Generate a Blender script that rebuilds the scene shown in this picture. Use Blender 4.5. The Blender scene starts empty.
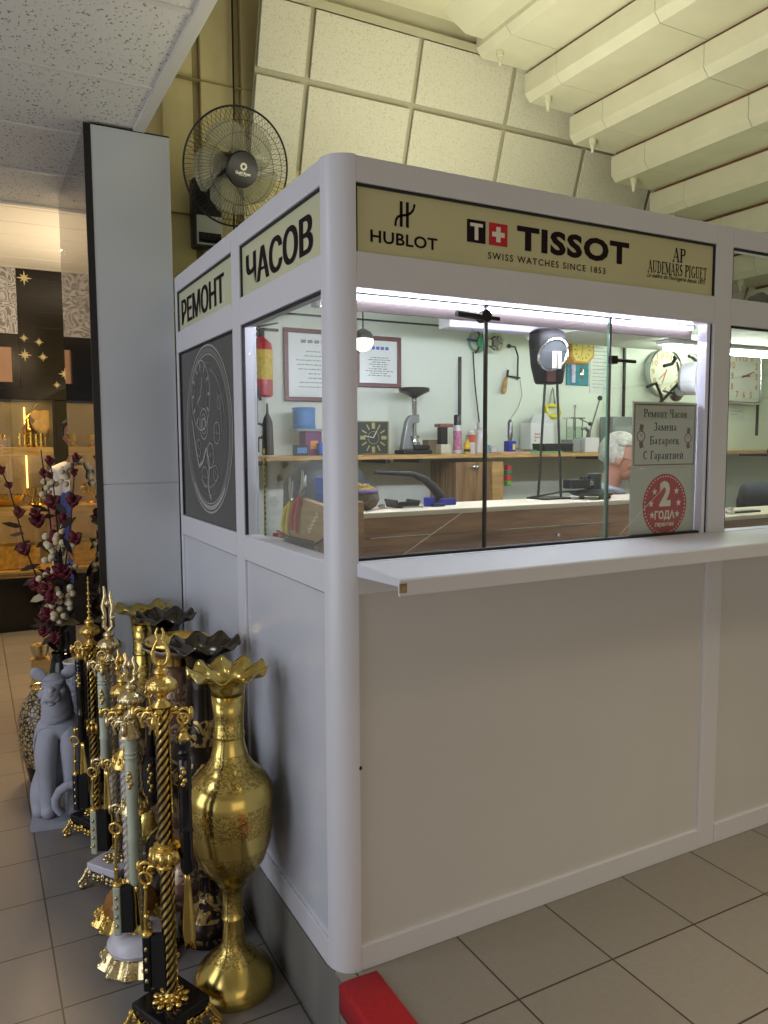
import bpy, bmesh, math, random
from mathutils import Vector, Matrix
random.seed(7)
SC = bpy.context.scene
COL = SC.collection
PI = math.pi
V = Vector

# ------------------------------------------------------------------ materials
def _nt(name):
    m = bpy.data.materials.new(name); m.use_nodes = True
    return m, m.node_tree, m.node_tree.nodes['Principled BSDF']

def srgb(r, g, b):
    f = lambda c: (c/255/12.92) if c/255 <= .04045 else ((c/255+.055)/1.055)**2.4
    return (f(r), f(g), f(b), 1)

def mat(name, rgb, rough=.5, metal=0, noise=0, nscale=20, bump=0, bscale=80, spec=.5, coat=0, stretch=None, coords='Object'):
    m, nt, b = _nt(name)
    col = srgb(*rgb)
    b.inputs['Base Color'].default_value = col
    b.inputs['Roughness'].default_value = rough
    b.inputs['Metallic'].default_value = metal
    b.inputs['Specular IOR Level'].default_value = spec
    if coat:
        b.inputs['Coat Weight'].default_value = coat
        b.inputs['Coat Roughness'].default_value = .05
    tc = nt.nodes.new('ShaderNodeTexCoord'); src = tc.outputs[coords]
    if stretch:
        mp = nt.nodes.new('ShaderNodeMapping'); mp.inputs['Scale'].default_value = stretch
        nt.links.new(src, mp.inputs['Vector']); src = mp.outputs['Vector']
    if noise:
        n = nt.nodes.new('ShaderNodeTexNoise'); n.inputs['Scale'].default_value = nscale; n.inputs['Detail'].default_value = 6
        r = nt.nodes.new('ShaderNodeValToRGB')
        r.color_ramp.elements[0].position = .3; r.color_ramp.elements[1].position = .7
        r.color_ramp.elements[0].color = tuple(c*(1-noise) for c in col[:3])+(1,)
        r.color_ramp.elements[1].color = tuple(min(1, c*(1+noise)) for c in col[:3])+(1,)
        nt.links.new(src, n.inputs['Vector']); nt.links.new(n.outputs['Fac'], r.inputs['Fac'])
        nt.links.new(r.outputs['Color'], b.inputs['Base Color'])
    if bump:
        n = nt.nodes.new('ShaderNodeTexNoise'); n.inputs['Scale'].default_value = bscale; n.inputs['Detail'].default_value = 4
        bp = nt.nodes.new('ShaderNodeBump'); bp.inputs['Strength'].default_value = bump; bp.inputs['Distance'].default_value = .004
        nt.links.new(src, n.inputs['Vector']); nt.links.new(n.outputs['Fac'], bp.inputs['Height'])
        nt.links.new(bp.outputs['Normal'], b.inputs['Normal'])
    return m

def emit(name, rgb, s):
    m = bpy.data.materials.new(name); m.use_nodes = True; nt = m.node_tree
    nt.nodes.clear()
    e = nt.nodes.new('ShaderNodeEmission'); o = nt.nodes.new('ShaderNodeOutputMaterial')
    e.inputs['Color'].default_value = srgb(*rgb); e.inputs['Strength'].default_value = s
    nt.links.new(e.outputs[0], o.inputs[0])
    return m

def glass(name, tint=(251, 254, 251), refl=1.0, rough=.01):
    m = bpy.data.materials.new(name); m.use_nodes = True; nt = m.node_tree; nt.nodes.clear()
    t = nt.nodes.new('ShaderNodeBsdfTransparent'); g = nt.nodes.new('ShaderNodeBsdfGlossy')
    t.inputs['Color'].default_value = srgb(*tint); g.inputs['Roughness'].default_value = rough
    g.inputs['Color'].default_value = (refl, refl, refl, 1)
    f = nt.nodes.new('ShaderNodeFresnel')
    ge = nt.nodes.new('ShaderNodeNewGeometry'); mr = nt.nodes.new('ShaderNodeMapRange')   # same reflectance from both sides of a pane
    mr.inputs[3].default_value = 1.5; mr.inputs[4].default_value = 1/1.5
    nt.links.new(ge.outputs['Backfacing'], mr.inputs[0]); nt.links.new(mr.outputs[0], f.inputs['IOR'])
    mx = nt.nodes.new('ShaderNodeMixShader'); o = nt.nodes.new('ShaderNodeOutputMaterial')
    nt.links.new(f.outputs[0], mx.inputs[0]); nt.links.new(t.outputs[0], mx.inputs[1]); nt.links.new(g.outputs[0], mx.inputs[2])
    nt.links.new(mx.outputs[0], o.inputs[0])
    return m

def wood(name, c1, c2, scale=(1.5, 12, 12), rough=.5, dist=4):
    m, nt, b = _nt(name)
    tc = nt.nodes.new('ShaderNodeTexCoord'); mp = nt.nodes.new('ShaderNodeMapping'); mp.inputs['Scale'].default_value = scale
    n = nt.nodes.new('ShaderNodeTexNoise'); n.inputs['Scale'].default_value = 2.2; n.inputs['Detail'].default_value = 8
    n.inputs['Distortion'].default_value = dist*.2
    r = nt.nodes.new('ShaderNodeValToRGB'); r.color_ramp.elements[0].position = .32; r.color_ramp.elements[1].position = .68
    r.color_ramp.elements[0].color = srgb(*c1); r.color_ramp.elements[1].color = srgb(*c2)
    nt.links.new(tc.outputs['Object'], mp.inputs['Vector']); nt.links.new(mp.outputs['Vector'], n.inputs['Vector'])
    nt.links.new(n.outputs['Fac'], r.inputs['Fac']); nt.links.new(r.outputs['Color'], b.inputs['Base Color'])
    b.inputs['Roughness'].default_value = rough
    return m

def tiles(name, rgb, grout, size, off, rough=.35, gw=.006, vary=.06):
    """square floor tiles on world XY with dark grout lines"""
    m, nt, b = _nt(name)
    tc = nt.nodes.new('ShaderNodeTexCoord'); mp = nt.nodes.new('ShaderNodeMapping')
    mp.inputs['Location'].default_value = (-off[0], -off[1], 0)
    br = nt.nodes.new('ShaderNodeTexBrick'); br.offset = 0; br.squash = 1
    br.inputs['Scale'].default_value = 1; br.inputs['Brick Width'].default_value = size[0]; br.inputs['Row Height'].default_value = size[1]
    br.inputs['Mortar Size'].default_value = gw/2; br.inputs['Mortar Smooth'].default_value = .1
    c = srgb(*rgb)
    br.inputs['Color1'].default_value = tuple(x*(1-vary) for x in c[:3])+(1,)
    br.inputs['Color2'].default_value = tuple(x*(1+vary) for x in c[:3])+(1,)
    br.inputs['Mortar'].default_value = srgb(*grout)
    n = nt.nodes.new('ShaderNodeTexNoise'); n.inputs['Scale'].default_value = 60; n.inputs['Detail'].default_value = 5
    mx = nt.nodes.new('ShaderNodeMix'); mx.data_type = 'RGBA'; mx.blend_type = 'MULTIPLY'; mx.inputs['Factor'].default_value = .25
    nt.links.new(tc.outputs['Object'], mp.inputs['Vector']); nt.links.new(mp.outputs['Vector'], br.inputs['Vector'])
    nt.links.new(tc.outputs['Object'], n.inputs['Vector'])
    nt.links.new(br.outputs['Color'], mx.inputs['A']); nt.links.new(n.outputs['Color'], mx.inputs['B'])
    nt.links.new(mx.outputs['Result'], b.inputs['Base Color'])
    b.inputs['Roughness'].default_value = rough
    bp = nt.nodes.new('ShaderNodeBump'); bp.inputs['Strength'].default_value = .4; bp.inputs['Distance'].default_value = .002; bp.invert = True
    nt.links.new(br.outputs['Fac'], bp.inputs['Height']); nt.links.new(bp.outputs['Normal'], b.inputs['Normal'])
    return m

def speckle(name, rgb, dark, scale, thr, stretch=(1, 1, 1), rough=.8, bump=.3):
    """mineral fibre tile: base colour with small dark fissures"""
    m, nt, b = _nt(name)
    tc = nt.nodes.new('ShaderNodeTexCoord'); mp = nt.nodes.new('ShaderNodeMapping'); mp.inputs['Scale'].default_value = stretch
    n = nt.nodes.new('ShaderNodeTexNoise'); n.inputs['Scale'].default_value = scale; n.inputs['Detail'].default_value = 2
    r = nt.nodes.new('ShaderNodeValToRGB'); r.color_ramp.elements[0].position = thr-.03; r.color_ramp.elements[1].position = thr+.03
    r.color_ramp.elements[0].color = srgb(*dark); r.color_ramp.elements[1].color = srgb(*rgb)
    nt.links.new(tc.outputs['Object'], mp.inputs['Vector']); nt.links.new(mp.outputs['Vector'], n.inputs['Vector'])
    nt.links.new(n.outputs['Fac'], r.inputs['Fac']); nt.links.new(r.outputs['Color'], b.inputs['Base Color'])
    b.inputs['Roughness'].default_value = rough
    bp = nt.nodes.new('ShaderNodeBump'); bp.inputs['Strength'].default_value = bump; bp.inputs['Distance'].default_value = .003
    nt.links.new(n.outputs['Fac'], bp.inputs['Height']); nt.links.new(bp.outputs['Normal'], b.inputs['Normal'])
    return m

def engraved(name, rgb, rgb2, rough=.2, z0=0, z1=1, scale=40, mix=.5, metal=1, strength=.5, bands=None):
    """polished metal with an engraved arabesque pattern (voronoi + rings), optional horizontal bands of second colour"""
    m, nt, b = _nt(name)
    tc = nt.nodes.new('ShaderNodeTexCoord')
    v = nt.nodes.new('ShaderNodeTexVoronoi'); v.feature = 'DISTANCE_TO_EDGE'; v.inputs['Scale'].default_value = scale
    n = nt.nodes.new('ShaderNodeTexNoise'); n.inputs['Scale'].default_value = scale*.45; n.inputs['Detail'].default_value = 1; n.inputs['Distortion'].default_value = 3
    nt.links.new(tc.outputs['Object'], v.inputs['Vector']); nt.links.new(tc.outputs['Object'], n.inputs['Vector'])
    r1 = nt.nodes.new('ShaderNodeValToRGB'); r1.color_ramp.elements[0].position = .46; r1.color_ramp.elements[1].position = .52
    nt.links.new(n.outputs['Fac'], r1.inputs['Fac'])
    sep = nt.nodes.new('ShaderNodeSeparateXYZ'); nt.links.new(tc.outputs['Object'], sep.inputs[0])
    mr = nt.nodes.new('ShaderNodeMapRange'); mr.inputs[1].default_value = z0; mr.inputs[2].default_value = z0+.01
    nt.links.new(sep.outputs['Z'], mr.inputs[0])
    mr2 = nt.nodes.new('ShaderNodeMapRange'); mr2.inputs[1].default_value = z1; mr2.inputs[2].default_value = z1-.01
    nt.links.new(sep.outputs['Z'], mr2.inputs[0])
    mul = nt.nodes.new('ShaderNodeMath'); mul.operation = 'MULTIPLY'
    nt.links.new(mr.outputs[0], mul.inputs[0]); nt.links.new(mr2.outputs[0], mul.inputs[1])
    mask = mul
    if bands:
        w = nt.nodes.new('ShaderNodeMath'); w.operation = 'PINGPONG'; w.inputs[1].default_value = bands
        nt.links.new(sep.outputs['Z'], w.inputs[0])
        g = nt.nodes.new('ShaderNodeMath'); g.operation = 'LESS_THAN'; g.inputs[1].default_value = bands*.62
        nt.links.new(w.outputs[0], g.inputs[0])
        mask = nt.nodes.new('ShaderNodeMath'); mask.operation = 'MULTIPLY'
        nt.links.new(mul.outputs[0], mask.inputs[0]); nt.links.new(g.outputs[0], mask.inputs[1])
    p = nt.nodes.new('ShaderNodeMath'); p.operation = 'MULTIPLY'
    nt.links.new(r1.outputs['Color'], p.inputs[0]); nt.links.new(mask.outputs[0], p.inputs[1])
    fm = nt.nodes.new('ShaderNodeMath'); fm.operation = 'MULTIPLY'; fm.inputs[1].default_value = mix
    nt.links.new(p.outputs[0], fm.inputs[0])
    mx = nt.nodes.new('ShaderNodeMix'); mx.data_type = 'RGBA'
    mx.inputs['A'].default_value = srgb(*rgb); mx.inputs['B'].default_value = srgb(*rgb2)
    nt.links.new(fm.outputs[0], mx.inputs['Factor']); nt.links.new(mx.outputs['Result'], b.inputs['Base Color'])
    bp = nt.nodes.new('ShaderNodeBump'); bp.inputs['Strength'].default_value = strength; bp.inputs['Distance'].default_value = .0015
    nt.links.new(p.outputs[0], bp.inputs['Height']); nt.links.new(bp.outputs['Normal'], b.inputs['Normal'])
    b.inputs['Metallic'].default_value = metal; b.inputs['Roughness'].default_value = rough
    return m

# ------------------------------------------------------------------ mesh builder
class MB:
    def __init__(s): s.bm = bmesh.new(); s.mi = 0
    def m(s, i): s.mi = i; return s
    def face(s, pts):
        f = s.bm.faces.new([s.bm.verts.new(p) for p in pts]); f.material_index = s.mi; return s
    def boxe(s, x0, x1, y0, y1, z0, z1):
        v = [s.bm.verts.new((x, y, z)) for x in (x0, x1) for y in (y0, y1) for z in (z0, z1)]
        for q in ((0,1,3,2),(4,6,7,5),(0,4,5,1),(2,3,7,6),(0,2,6,4),(1,5,7,3)):
            f = s.bm.faces.new([v[i] for i in q]); f.material_index = s.mi
        return s
    def box(s, c, size, rz=0, rot=None):
        R = rot if rot is not None else Matrix.Rotation(rz, 3, 'Z')
        c = V(c); a, b, d = (k/2 for k in size)
        v = [s.bm.verts.new(c+R@V((x, y, z))) for x in (-a, a) for y in (-b, b) for z in (-d, d)]
        for q in ((0,1,3,2),(4,6,7,5),(0,4,5,1),(2,3,7,6),(0,2,6,4),(1,5,7,3)):
            f = s.bm.faces.new([v[i] for i in q]); f.material_index = s.mi
        return s
    def ring(s, c, ax, r, seg, ph=0):
        ax = V(ax).normalized(); u = ax.orthogonal().normalized(); w = ax.cross(u)
        return [s.bm.verts.new(V(c)+u*r*math.cos(2*PI*i/seg+ph)+w*r*math.sin(2*PI*i/seg+ph)) for i in range(seg)]
    def bridge(s, a, b):
        n = len(a)
        for i in range(n):
            f = s.bm.faces.new((a[i], a[(i+1) % n], b[(i+1) % n], b[i])); f.material_index = s.mi
    def cap(s, a, flip=False):
        f = s.bm.faces.new(a[::-1] if flip else a); f.material_index = s.mi
    def cyl(s, p0, p1, r0, r1=None, seg=16):
        r1 = r0 if r1 is None else r1
        ax = V(p1)-V(p0); a = s.ring(p0, ax, r0, seg); b = s.ring(p1, ax, max(r1, 1e-4), seg)
        s.bridge(a, b); s.cap(a, True); s.cap(b)
        return s
    def tube(s, pts, r, seg=8, closed=False):
        pts = [V(p) for p in pts]; n = len(pts); rr = r if isinstance(r, (list, tuple)) else [r]*n
        prev = None; rings = []
        for i, p in enumerate(pts):
            if closed: t = pts[(i+1) % n]-pts[i-1]
            else: t = pts[min(i+1, n-1)]-pts[max(i-1, 0)]
            if t.length < 1e-9: t = V((0, 0, 1))
            t.normalize()
            u = t.orthogonal().normalized() if prev is None else (prev-t*prev.dot(t))
            if u.length < 1e-6: u = t.orthogonal()
            u.normalize(); prev = u; w = t.cross(u)
            rings.append([s.bm.verts.new(p+u*rr[i]*math.cos(2*PI*k/seg)+w*rr[i]*math.sin(2*PI*k/seg)) for k in range(seg)])
        for a, b in zip(rings, rings[1:]): s.bridge(a, b)
        if closed: s.bridge(rings[-1], rings[0])
        else: s.cap(rings[0], True); s.cap(rings[-1])
        return s
    def lathe(s, c, prof, seg=32, wave=None, caps=True, rot=None):
        """prof [(r,z)...]; wave=(n, start index, dz, dr): ruffle growing to the last point"""
        c = V(c); rings = []; n = len(prof)
        for i, (r, z) in enumerate(prof):
            k = 0
            if wave and i >= wave[1]: k = (i-wave[1]+1)/(n-wave[1])
            R = []
            for j in range(seg):
                a = 2*PI*j/seg; rr = max(r, 1e-4); zz = z
                if k:
                    cs = math.cos(wave[0]*a); rr += wave[3]*k*cs; zz += wave[2]*k*cs
                p = V((rr*math.cos(a), rr*math.sin(a), zz))
                if rot is not None: p = rot@p
                R.append(s.bm.verts.new(c+p))
            rings.append(R)
        for a, b in zip(rings, rings[1:]): s.bridge(a, b)
        if caps: s.cap(rings[0], True); s.cap(rings[-1])
        return s
    def ball(s, c, r, seg=12, sc=(1, 1, 1), rot=None):
        c = V(c); rings = []; h = max(4, seg//2)
        top = None
        def T(p):
            p = V((p[0]*sc[0], p[1]*sc[1], p[2]*sc[2]))
            return c+(rot@p if rot is not None else p)
        for i in range(1, h):
            t = PI*i/h
            rings.append([s.bm.verts.new(T((r*math.sin(t)*math.cos(2*PI*j/seg), r*math.sin(t)*math.sin(2*PI*j/seg), -r*math.cos(t)))) for j in range(seg)])
        for a, b in zip(rings, rings[1:]): s.bridge(a, b)
        a = s.bm.verts.new(T((0, 0, -r))); b = s.bm.verts.new(T((0, 0, r)))
        for j in range(seg):
            f = s.bm.faces.new((a, rings[0][(j+1) % seg], rings[0][j])); f.material_index = s.mi
            f = s.bm.faces.new((b, rings[-1][j], rings[-1][(j+1) % seg])); f.material_index = s.mi
        return s
    def torus(s, c, R, r, ax=(0, 0, 1), seg=24, ts=8, sq=1, a0=0, a1=2*PI):
        ax = V(ax).normalized(); u = ax.orthogonal().normalized(); w = ax.cross(u)
        full = abs(a1-a0-2*PI) < 1e-4; n = seg if full else seg+1
        pts = [V(c)+u*R*math.cos(a0+(a1-a0)*i/seg)+w*R*sq*math.sin(a0+(a1-a0)*i/seg) for i in range(n)]
        return s.tube(pts, r, ts, closed=full)
    def prism(s, pts, d):
        """polygon (3-D points, one plane) extruded by vector d"""
        d = V(d); a = [s.bm.verts.new(V(p)) for p in pts]; b = [s.bm.verts.new(V(p)+d) for p in pts]
        s.bridge(a, b); s.cap(a, True); s.cap(b)
        return s
    def annulus(s, O, U, W, r0, r1, seg=48, a0=0, a1=2*PI):
        O, U, W = V(O), V(U), V(W)
        n = seg+1
        for i in range(seg):
            t0 = a0+(a1-a0)*i/seg; t1 = a0+(a1-a0)*(i+1)/seg
            q = [O+(U*math.cos(t)+W*math.sin(t))*r for t, r in ((t0, r0), (t0, r1), (t1, r1), (t1, r0))]
            s.face(q)
        return s
    def line2(s, O, U, W, p, q, w):
        """flat stroke p->q (2-D) of width w in plane O,U,W"""
        O, U, W = V(O), V(U), V(W); dx, dy = q[0]-p[0], q[1]-p[1]; L = math.hypot(dx, dy) or 1e-6
        nx, ny = -dy/L*w/2, dx/L*w/2; ex, ey = 0, 0
        P = lambda x, y: O+U*x+W*y
        return s.face([P(p[0]+nx, p[1]+ny), P(p[0]-nx, p[1]-ny), P(q[0]-nx, q[1]-ny), P(q[0]+nx, q[1]+ny)])
    def text(s, body, O, U, W, w, h, bold=0, shear=0, spacing=1.0):
        """lettering fitted to a w x h box whose lower left corner is O, along unit vectors U, W"""
        cu = bpy.data.curves.new('lettering', 'FONT'); cu.body = body; cu.offset = bold; cu.shear = shear; cu.resolution_u = 3
        cu.space_character = spacing
        o = bpy.data.objects.new('lettering', cu); COL.objects.link(o)
        dg = bpy.context.evaluated_depsgraph_get(); dg.update()
        me = bpy.data.meshes.new_from_object(o.evaluated_get(dg), depsgraph=dg)
        xs = [v.co.x for v in me.vertices]; ys = [v.co.y for v in me.vertices]
        x0, y0 = min(xs), min(ys); sx = w/(max(xs)-x0); sy = h/(max(ys)-y0)
        O, U, W = V(O), V(U), V(W)
        vs = [s.bm.verts.new(O+U*(v.co.x-x0)*sx+W*(v.co.y-y0)*sy) for v in me.vertices]
        for p in me.polygons:
            try: f = s.bm.faces.new([vs[i] for i in p.vertices]); f.material_index = s.mi
            except ValueError: pass
        bpy.data.objects.remove(o); bpy.data.curves.remove(cu); bpy.data.meshes.remove(me)
        return s
    def build(s, name, mats, parent=None, bevel=0, smooth=35, recalc=True, subsurf=0, solid=0):
        if recalc: bmesh.ops.recalc_face_normals(s.bm, faces=s.bm.faces)
        off = root_loc(parent) if parent is not None else V((0, 0, 0))
        if parent is not None:
            for v in s.bm.verts: v.co -= off
        me = bpy.data.meshes.new(name); s.bm.to_mesh(me); s.bm.free()
        for mm in (mats if isinstance(mats, (list, tuple)) else [mats]): me.materials.append(mm)
        o = bpy.data.objects.new(name, me); COL.objects.link(o)
        if parent is not None: o.parent = parent
        if smooth:
            for p in me.polygons: p.use_smooth = True
            me.set_sharp_from_angle(angle=math.radians(smooth))
        if solid:
            md = o.modifiers.new('solid', 'SOLIDIFY'); md.thickness = solid; md.offset = -1
        if bevel:
            md = o.modifiers.new('bevel', 'BEVEL'); md.width = bevel; md.segments = 2; md.limit_method = 'ANGLE'; md.angle_limit = math.radians(40)
        if subsurf:
            md = o.modifiers.new('sub', 'SUBSURF'); md.levels = subsurf; md.render_levels = subsurf
        return o

def root_loc(o):
    p = V((0, 0, 0))
    while o is not None: p += o.location; o = o.parent
    return p

def tag(o, label, cat, group=None):
    o['label'] = label; o['category'] = cat
    if group: o['group'] = group
    return o

def thing(name, label, cat, loc, group=None):
    o = bpy.data.objects.new(name, None); COL.objects.link(o); o.location = loc; o.empty_display_size = .05
    return tag(o, label, cat, group)

def origin(o, loc):
    """move the object's origin to loc, keeping the mesh where it is"""
    loc = V(loc)
    o.data.transform(Matrix.Translation(-loc)); o.location = loc
    return o

def single(mb, name, mats, label, cat, group=None, loc=None, **k):
    o = mb.build(name, mats, None, **k)
    if loc is None:
        xs = [v.co for v in o.data.vertices]
        loc = (sum(c.x for c in xs)/len(xs), sum(c.y for c in xs)/len(xs), min(c.z for c in xs))
    origin(o, loc)
    return tag(o, label, cat, group)

def struct(mb, name, mats, **k):
    o = mb.build(name, mats, None, **k); o['kind'] = 'structure'; return o

def dup(root, loc, label=None):
    r = root.copy(); COL.objects.link(r); r.location = loc
    if label: r['label'] = label
    for ch in list(root.children):
        c = ch.copy(); COL.objects.link(c); c.parent = r
        for g in list(ch.children):
            d = g.copy(); COL.objects.link(d); d.parent = c
    return r

def skin(name, verts, edges, mats, parent, sub=2, extra=None, smooth=True):
    """verts [(x,y,z,r)], grown with the Skin modifier and baked to one mesh; extra(bm) adds shaped details"""
    me = bpy.data.meshes.new(name); me.from_pydata([v[:3] for v in verts], edges, []); 
    o = bpy.data.objects.new(name, me); COL.objects.link(o)
    md = o.modifiers.new('skin', 'SKIN'); md.use_smooth_shade = True; md.branch_smoothing = .6
    for i, v in enumerate(verts):
        r = v[3]; me.skin_vertices[0].data[i].radius = (r, r) if not isinstance(r, tuple) else r
    me.skin_vertices[0].data[0].use_root = True
    ss = o.modifiers.new('sub', 'SUBSURF'); ss.levels = sub; ss.render_levels = sub
    dg = bpy.context.evaluated_depsgraph_get(); dg.update()
    nm = bpy.data.meshes.new_from_object(o.evaluated_get(dg), depsgraph=dg)
    bpy.data.objects.remove(o); bpy.data.meshes.remove(me)
    mb = MB(); mb.bm.from_mesh(nm); bpy.data.meshes.remove(nm)
    for f in mb.bm.faces: f.material_index = 0
    if extra: extra(mb)
    return mb.build(name, mats, parent, smooth=60)

# ------------------------------------------------------------------ palette
M = {}
M['frame'] = mat('white_powder_coat', (214, 214, 217), .32, spec=.5, bump=.02, bscale=300)
M['panel'] = mat('white_laminate', (206, 204, 200), .22, noise=.015, nscale=3)
M['panel_side'] = mat('white_gloss_laminate', (206, 208, 212), .14, noise=.02, nscale=2.5)
M['black'] = mat('black_plastic', (16, 16, 17), .35)
M['black_gloss'] = mat('black_gloss', (10, 10, 11), .08)
M['rubber'] = mat('black_rubber', (20, 20, 22), .6)
M['steel'] = mat('dark_steel', (120, 118, 116), .3, 1)
M['dsteel'] = mat('burnished_steel', (58, 54, 50), .35, .9)
M['chrome'] = mat('chrome', (205, 207, 210), .15, 1)
M['gold'] = mat('gilt_metal', (222, 190, 108), .2, 1, bump=.35, bscale=160)
M['gold_s'] = mat('smooth_gilt_metal', (222, 190, 104), .14, 1)
M['pale_gold'] = mat('champagne_gilt_metal', (216, 198, 150), .24, 1, bump=.35, bscale=160)
M['glass'] = glass('window_glass', (251, 254, 251))
M['glass_edge'] = mat('green_glass_edge', (120, 175, 150), .1)
M['paper'] = mat('white_paper', (226, 226, 220), .7)
M['ink'] = mat('black_print', (28, 22, 24), .5)
M['wood_desk'] = wood('brown_walnut_board', (122, 86, 52), (178, 136, 90), (1.0, 9, 14), .4)
M['wood_light'] = wood('oak_laminate', (170, 128, 70), (206, 168, 104), (1.2, 10, 10), .45)
M['wood_dark'] = wood('wenge_side', (112, 82, 48), (158, 122, 78), (14, 14, 1.2), .5)
M['desktop'] = mat('pale_desk_top', (226, 214, 186), .4)
M['wall_int'] = mat('kiosk_inner_wall', (222, 230, 214), .55, noise=.02, nscale=4)
M['concrete'] = mat('yellowed_concrete', (204, 192, 142), .85, noise=.22, nscale=3, bump=.5, bscale=30, stretch=(1, 1, .35))
M['concrete_d'] = mat('concrete_groove', (158, 145, 102), .9, noise=.2, nscale=5, bump=.4, bscale=30)
M['curb'] = mat('grey_concrete_kerb', (120, 118, 110), .6, noise=.2, nscale=5, bump=.2, bscale=40, stretch=(1, 1, .3))
M['plaster'] = mat('cream_plaster', (216, 212, 182), .85, noise=.05, nscale=5, bump=.3, bscale=25)
M['plaster_r'] = mat('rough_cream_render', (198, 192, 158), .95, noise=.2, nscale=14, bump=1, bscale=45)
M['beam'] = mat('cream_painted_concrete', (214, 211, 186), .7, noise=.04, nscale=6, bump=.2, bscale=30)
M['rust'] = mat('rusty_brown_board', (120, 80, 50), .9, noise=.3, nscale=12)
M['acoustic'] = speckle('acoustic_panel', (214, 211, 192), (192, 188, 166), 150, .40, bump=.35)
M['tile_ceil'] = speckle('mineral_fibre_tile', (216, 213, 203), (126, 120, 108), 105, .36, (1, .6, 1), bump=.4)
M['tgrid'] = mat('white_ceiling_grid', (206, 203, 194), .5)
M['slat'] = mat('cream_ceiling_slats', (232, 220, 196), .5)
M['col'] = mat('pale_grey_gloss_laminate', (196, 200, 202), .16, noise=.015, nscale=2)
M['mirror'] = mat('grey_mirror_glass', (176, 174, 178), .03, 1)
M['dark_wall'] = mat('black_gloss_cladding', (14, 13, 14), .12)
M['red_carpet'] = mat('red_carpet', (176, 26, 34), .85, noise=.12, nscale=80, bump=.5, bscale=300)
M['floor_lo'] = tiles('grey_floor_tiles', (136, 131, 126), (70, 62, 54), (.335, .335), (-.677, .955), .3)
M['floor_hi'] = tiles('beige_grey_floor_tiles', (152, 146, 135), (66, 57, 46), (.345, .345), (.055, -.305), .38)

def lace():
    m, nt, b = _nt('lace_wallpaper')
    tc = nt.nodes.new('ShaderNodeTexCoord')
    n = nt.nodes.new('ShaderNodeTexNoise'); n.inputs['Scale'].default_value = 4.5; n.inputs['Detail'].default_value = 1.5; n.inputs['Distortion'].default_value = 2
    w = nt.nodes.new('ShaderNodeMath'); w.operation = 'PINGPONG'; w.inputs[1].default_value = .06
    r = nt.nodes.new('ShaderNodeValToRGB'); r.color_ramp.elements[0].position = .3; r.color_ramp.elements[1].position = .6
    r.color_ramp.elements[0].color = srgb(128, 122, 116); r.color_ramp.elements[1].color = srgb(190, 186, 180)
    s = nt.nodes.new('ShaderNodeMath'); s.operation = 'MULTIPLY'; s.inputs[1].default_value = 16
    nt.links.new(tc.outputs['Object'], n.inputs['Vector']); nt.links.new(n.outputs['Fac'], w.inputs[0])
    nt.links.new(w.outputs[0], s.inputs[0]); nt.links.new(s.outputs[0], r.inputs['Fac']); nt.links.new(r.outputs['Color'], b.inputs['Base Color'])
    b.inputs['Roughness'].default_value = .6
    return m
M['lace'] = lace()

LOW = -.26          # lower floor level; the kiosk stands on the platform at z = 0
# ------------------------------------------------------------------ the setting
mb = MB(); mb.boxe(-4, 0, -4.5, 7.4, LOW-.1, LOW); struct(mb, 'floor', M['floor_lo'], smooth=0)
mb = MB(); mb.boxe(.004, 6, -4.5, 2.4, LOW-.1, 0); struct(mb, 'floor_platform', M['floor_hi'], smooth=0)
mb = MB()
for k in range(-9, 4):
    mb.boxe(0, .05, k*.6+.003, k*.6+.6, LOW, -.002)
struct(mb, 'trim_kerb', M['curb'], smooth=0, bevel=.002)
mb = MB(); mb.boxe(0, 4.6, 2.36, 2.46, LOW, 2.4); struct(mb, 'wall_back', M['plaster'], smooth=0)

# suspended ceiling over the lower floor
mb = MB(); mb.boxe(-4, -.13, -4.5, 3.1, 2.9, 2.96); struct(mb, 'ceiling', M['tile_ceil'], smooth=0)
mb = MB()
for k in range(-10, 4):
    y = 1.31+.605*k
    if y < 3.1: mb.boxe(-4, -.13, y-.012, y+.012, 2.893, 2.901)
for k in range(7):
    x = -.735-.605*k
    if x > -4: mb.boxe(x-.012, x+.012, -4.5, 3.1, 2.892, 2.9005)
mb.boxe(-.16, -.112, -4.5, 1.76, 2.888, 2.96)
mb.boxe(-4, .02, 3.1, 3.14, 2.888, 3.22)
struct(mb, 'trim_ceiling', M['tgrid'], smooth=0, bevel=.002)
# slatted ceiling of the shop behind
mb = MB()
for k in range(9):
    mb.boxe(-4, 1.4, 3.14+.4*k, 3.14+.4*k+.388, 3.2, 3.24)
struct(mb, 'ceiling_shop', M['slat'], smooth=0, bevel=.004)
mb = MB(); mb.boxe(1.0, 1.1, 2.46, 7.4, LOW, 3.24); struct(mb, 'wall_shop_right', M['plaster'], smooth=0)

# concrete pillar behind the fan, with its shallow ribs
mb = MB()
mb.boxe(-.2, .95, 2.0, 2.3, LOW, 4.3)
mb.boxe(.02, .165, 1.955, 2.02, LOW, 4.3)
mb.boxe(.20, .36, 1.935, 2.02, LOW, 4.3)
mb.boxe(.40, .95, 1.925, 2.02, LOW, 4.3)
for z in (2.62, 3.25, 3.9): mb.m(1).boxe(.0, .95, 1.922, 1.99, z, z+.004)
mb.m(1).boxe(.168, .197, 1.965, 2.005, LOW, 4.3).boxe(.363, .397, 1.955, 2.005, LOW, 4.3)
struct(mb, 'pillar', [M['concrete'], M['concrete_d']], smooth=0, bevel=.006)

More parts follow.
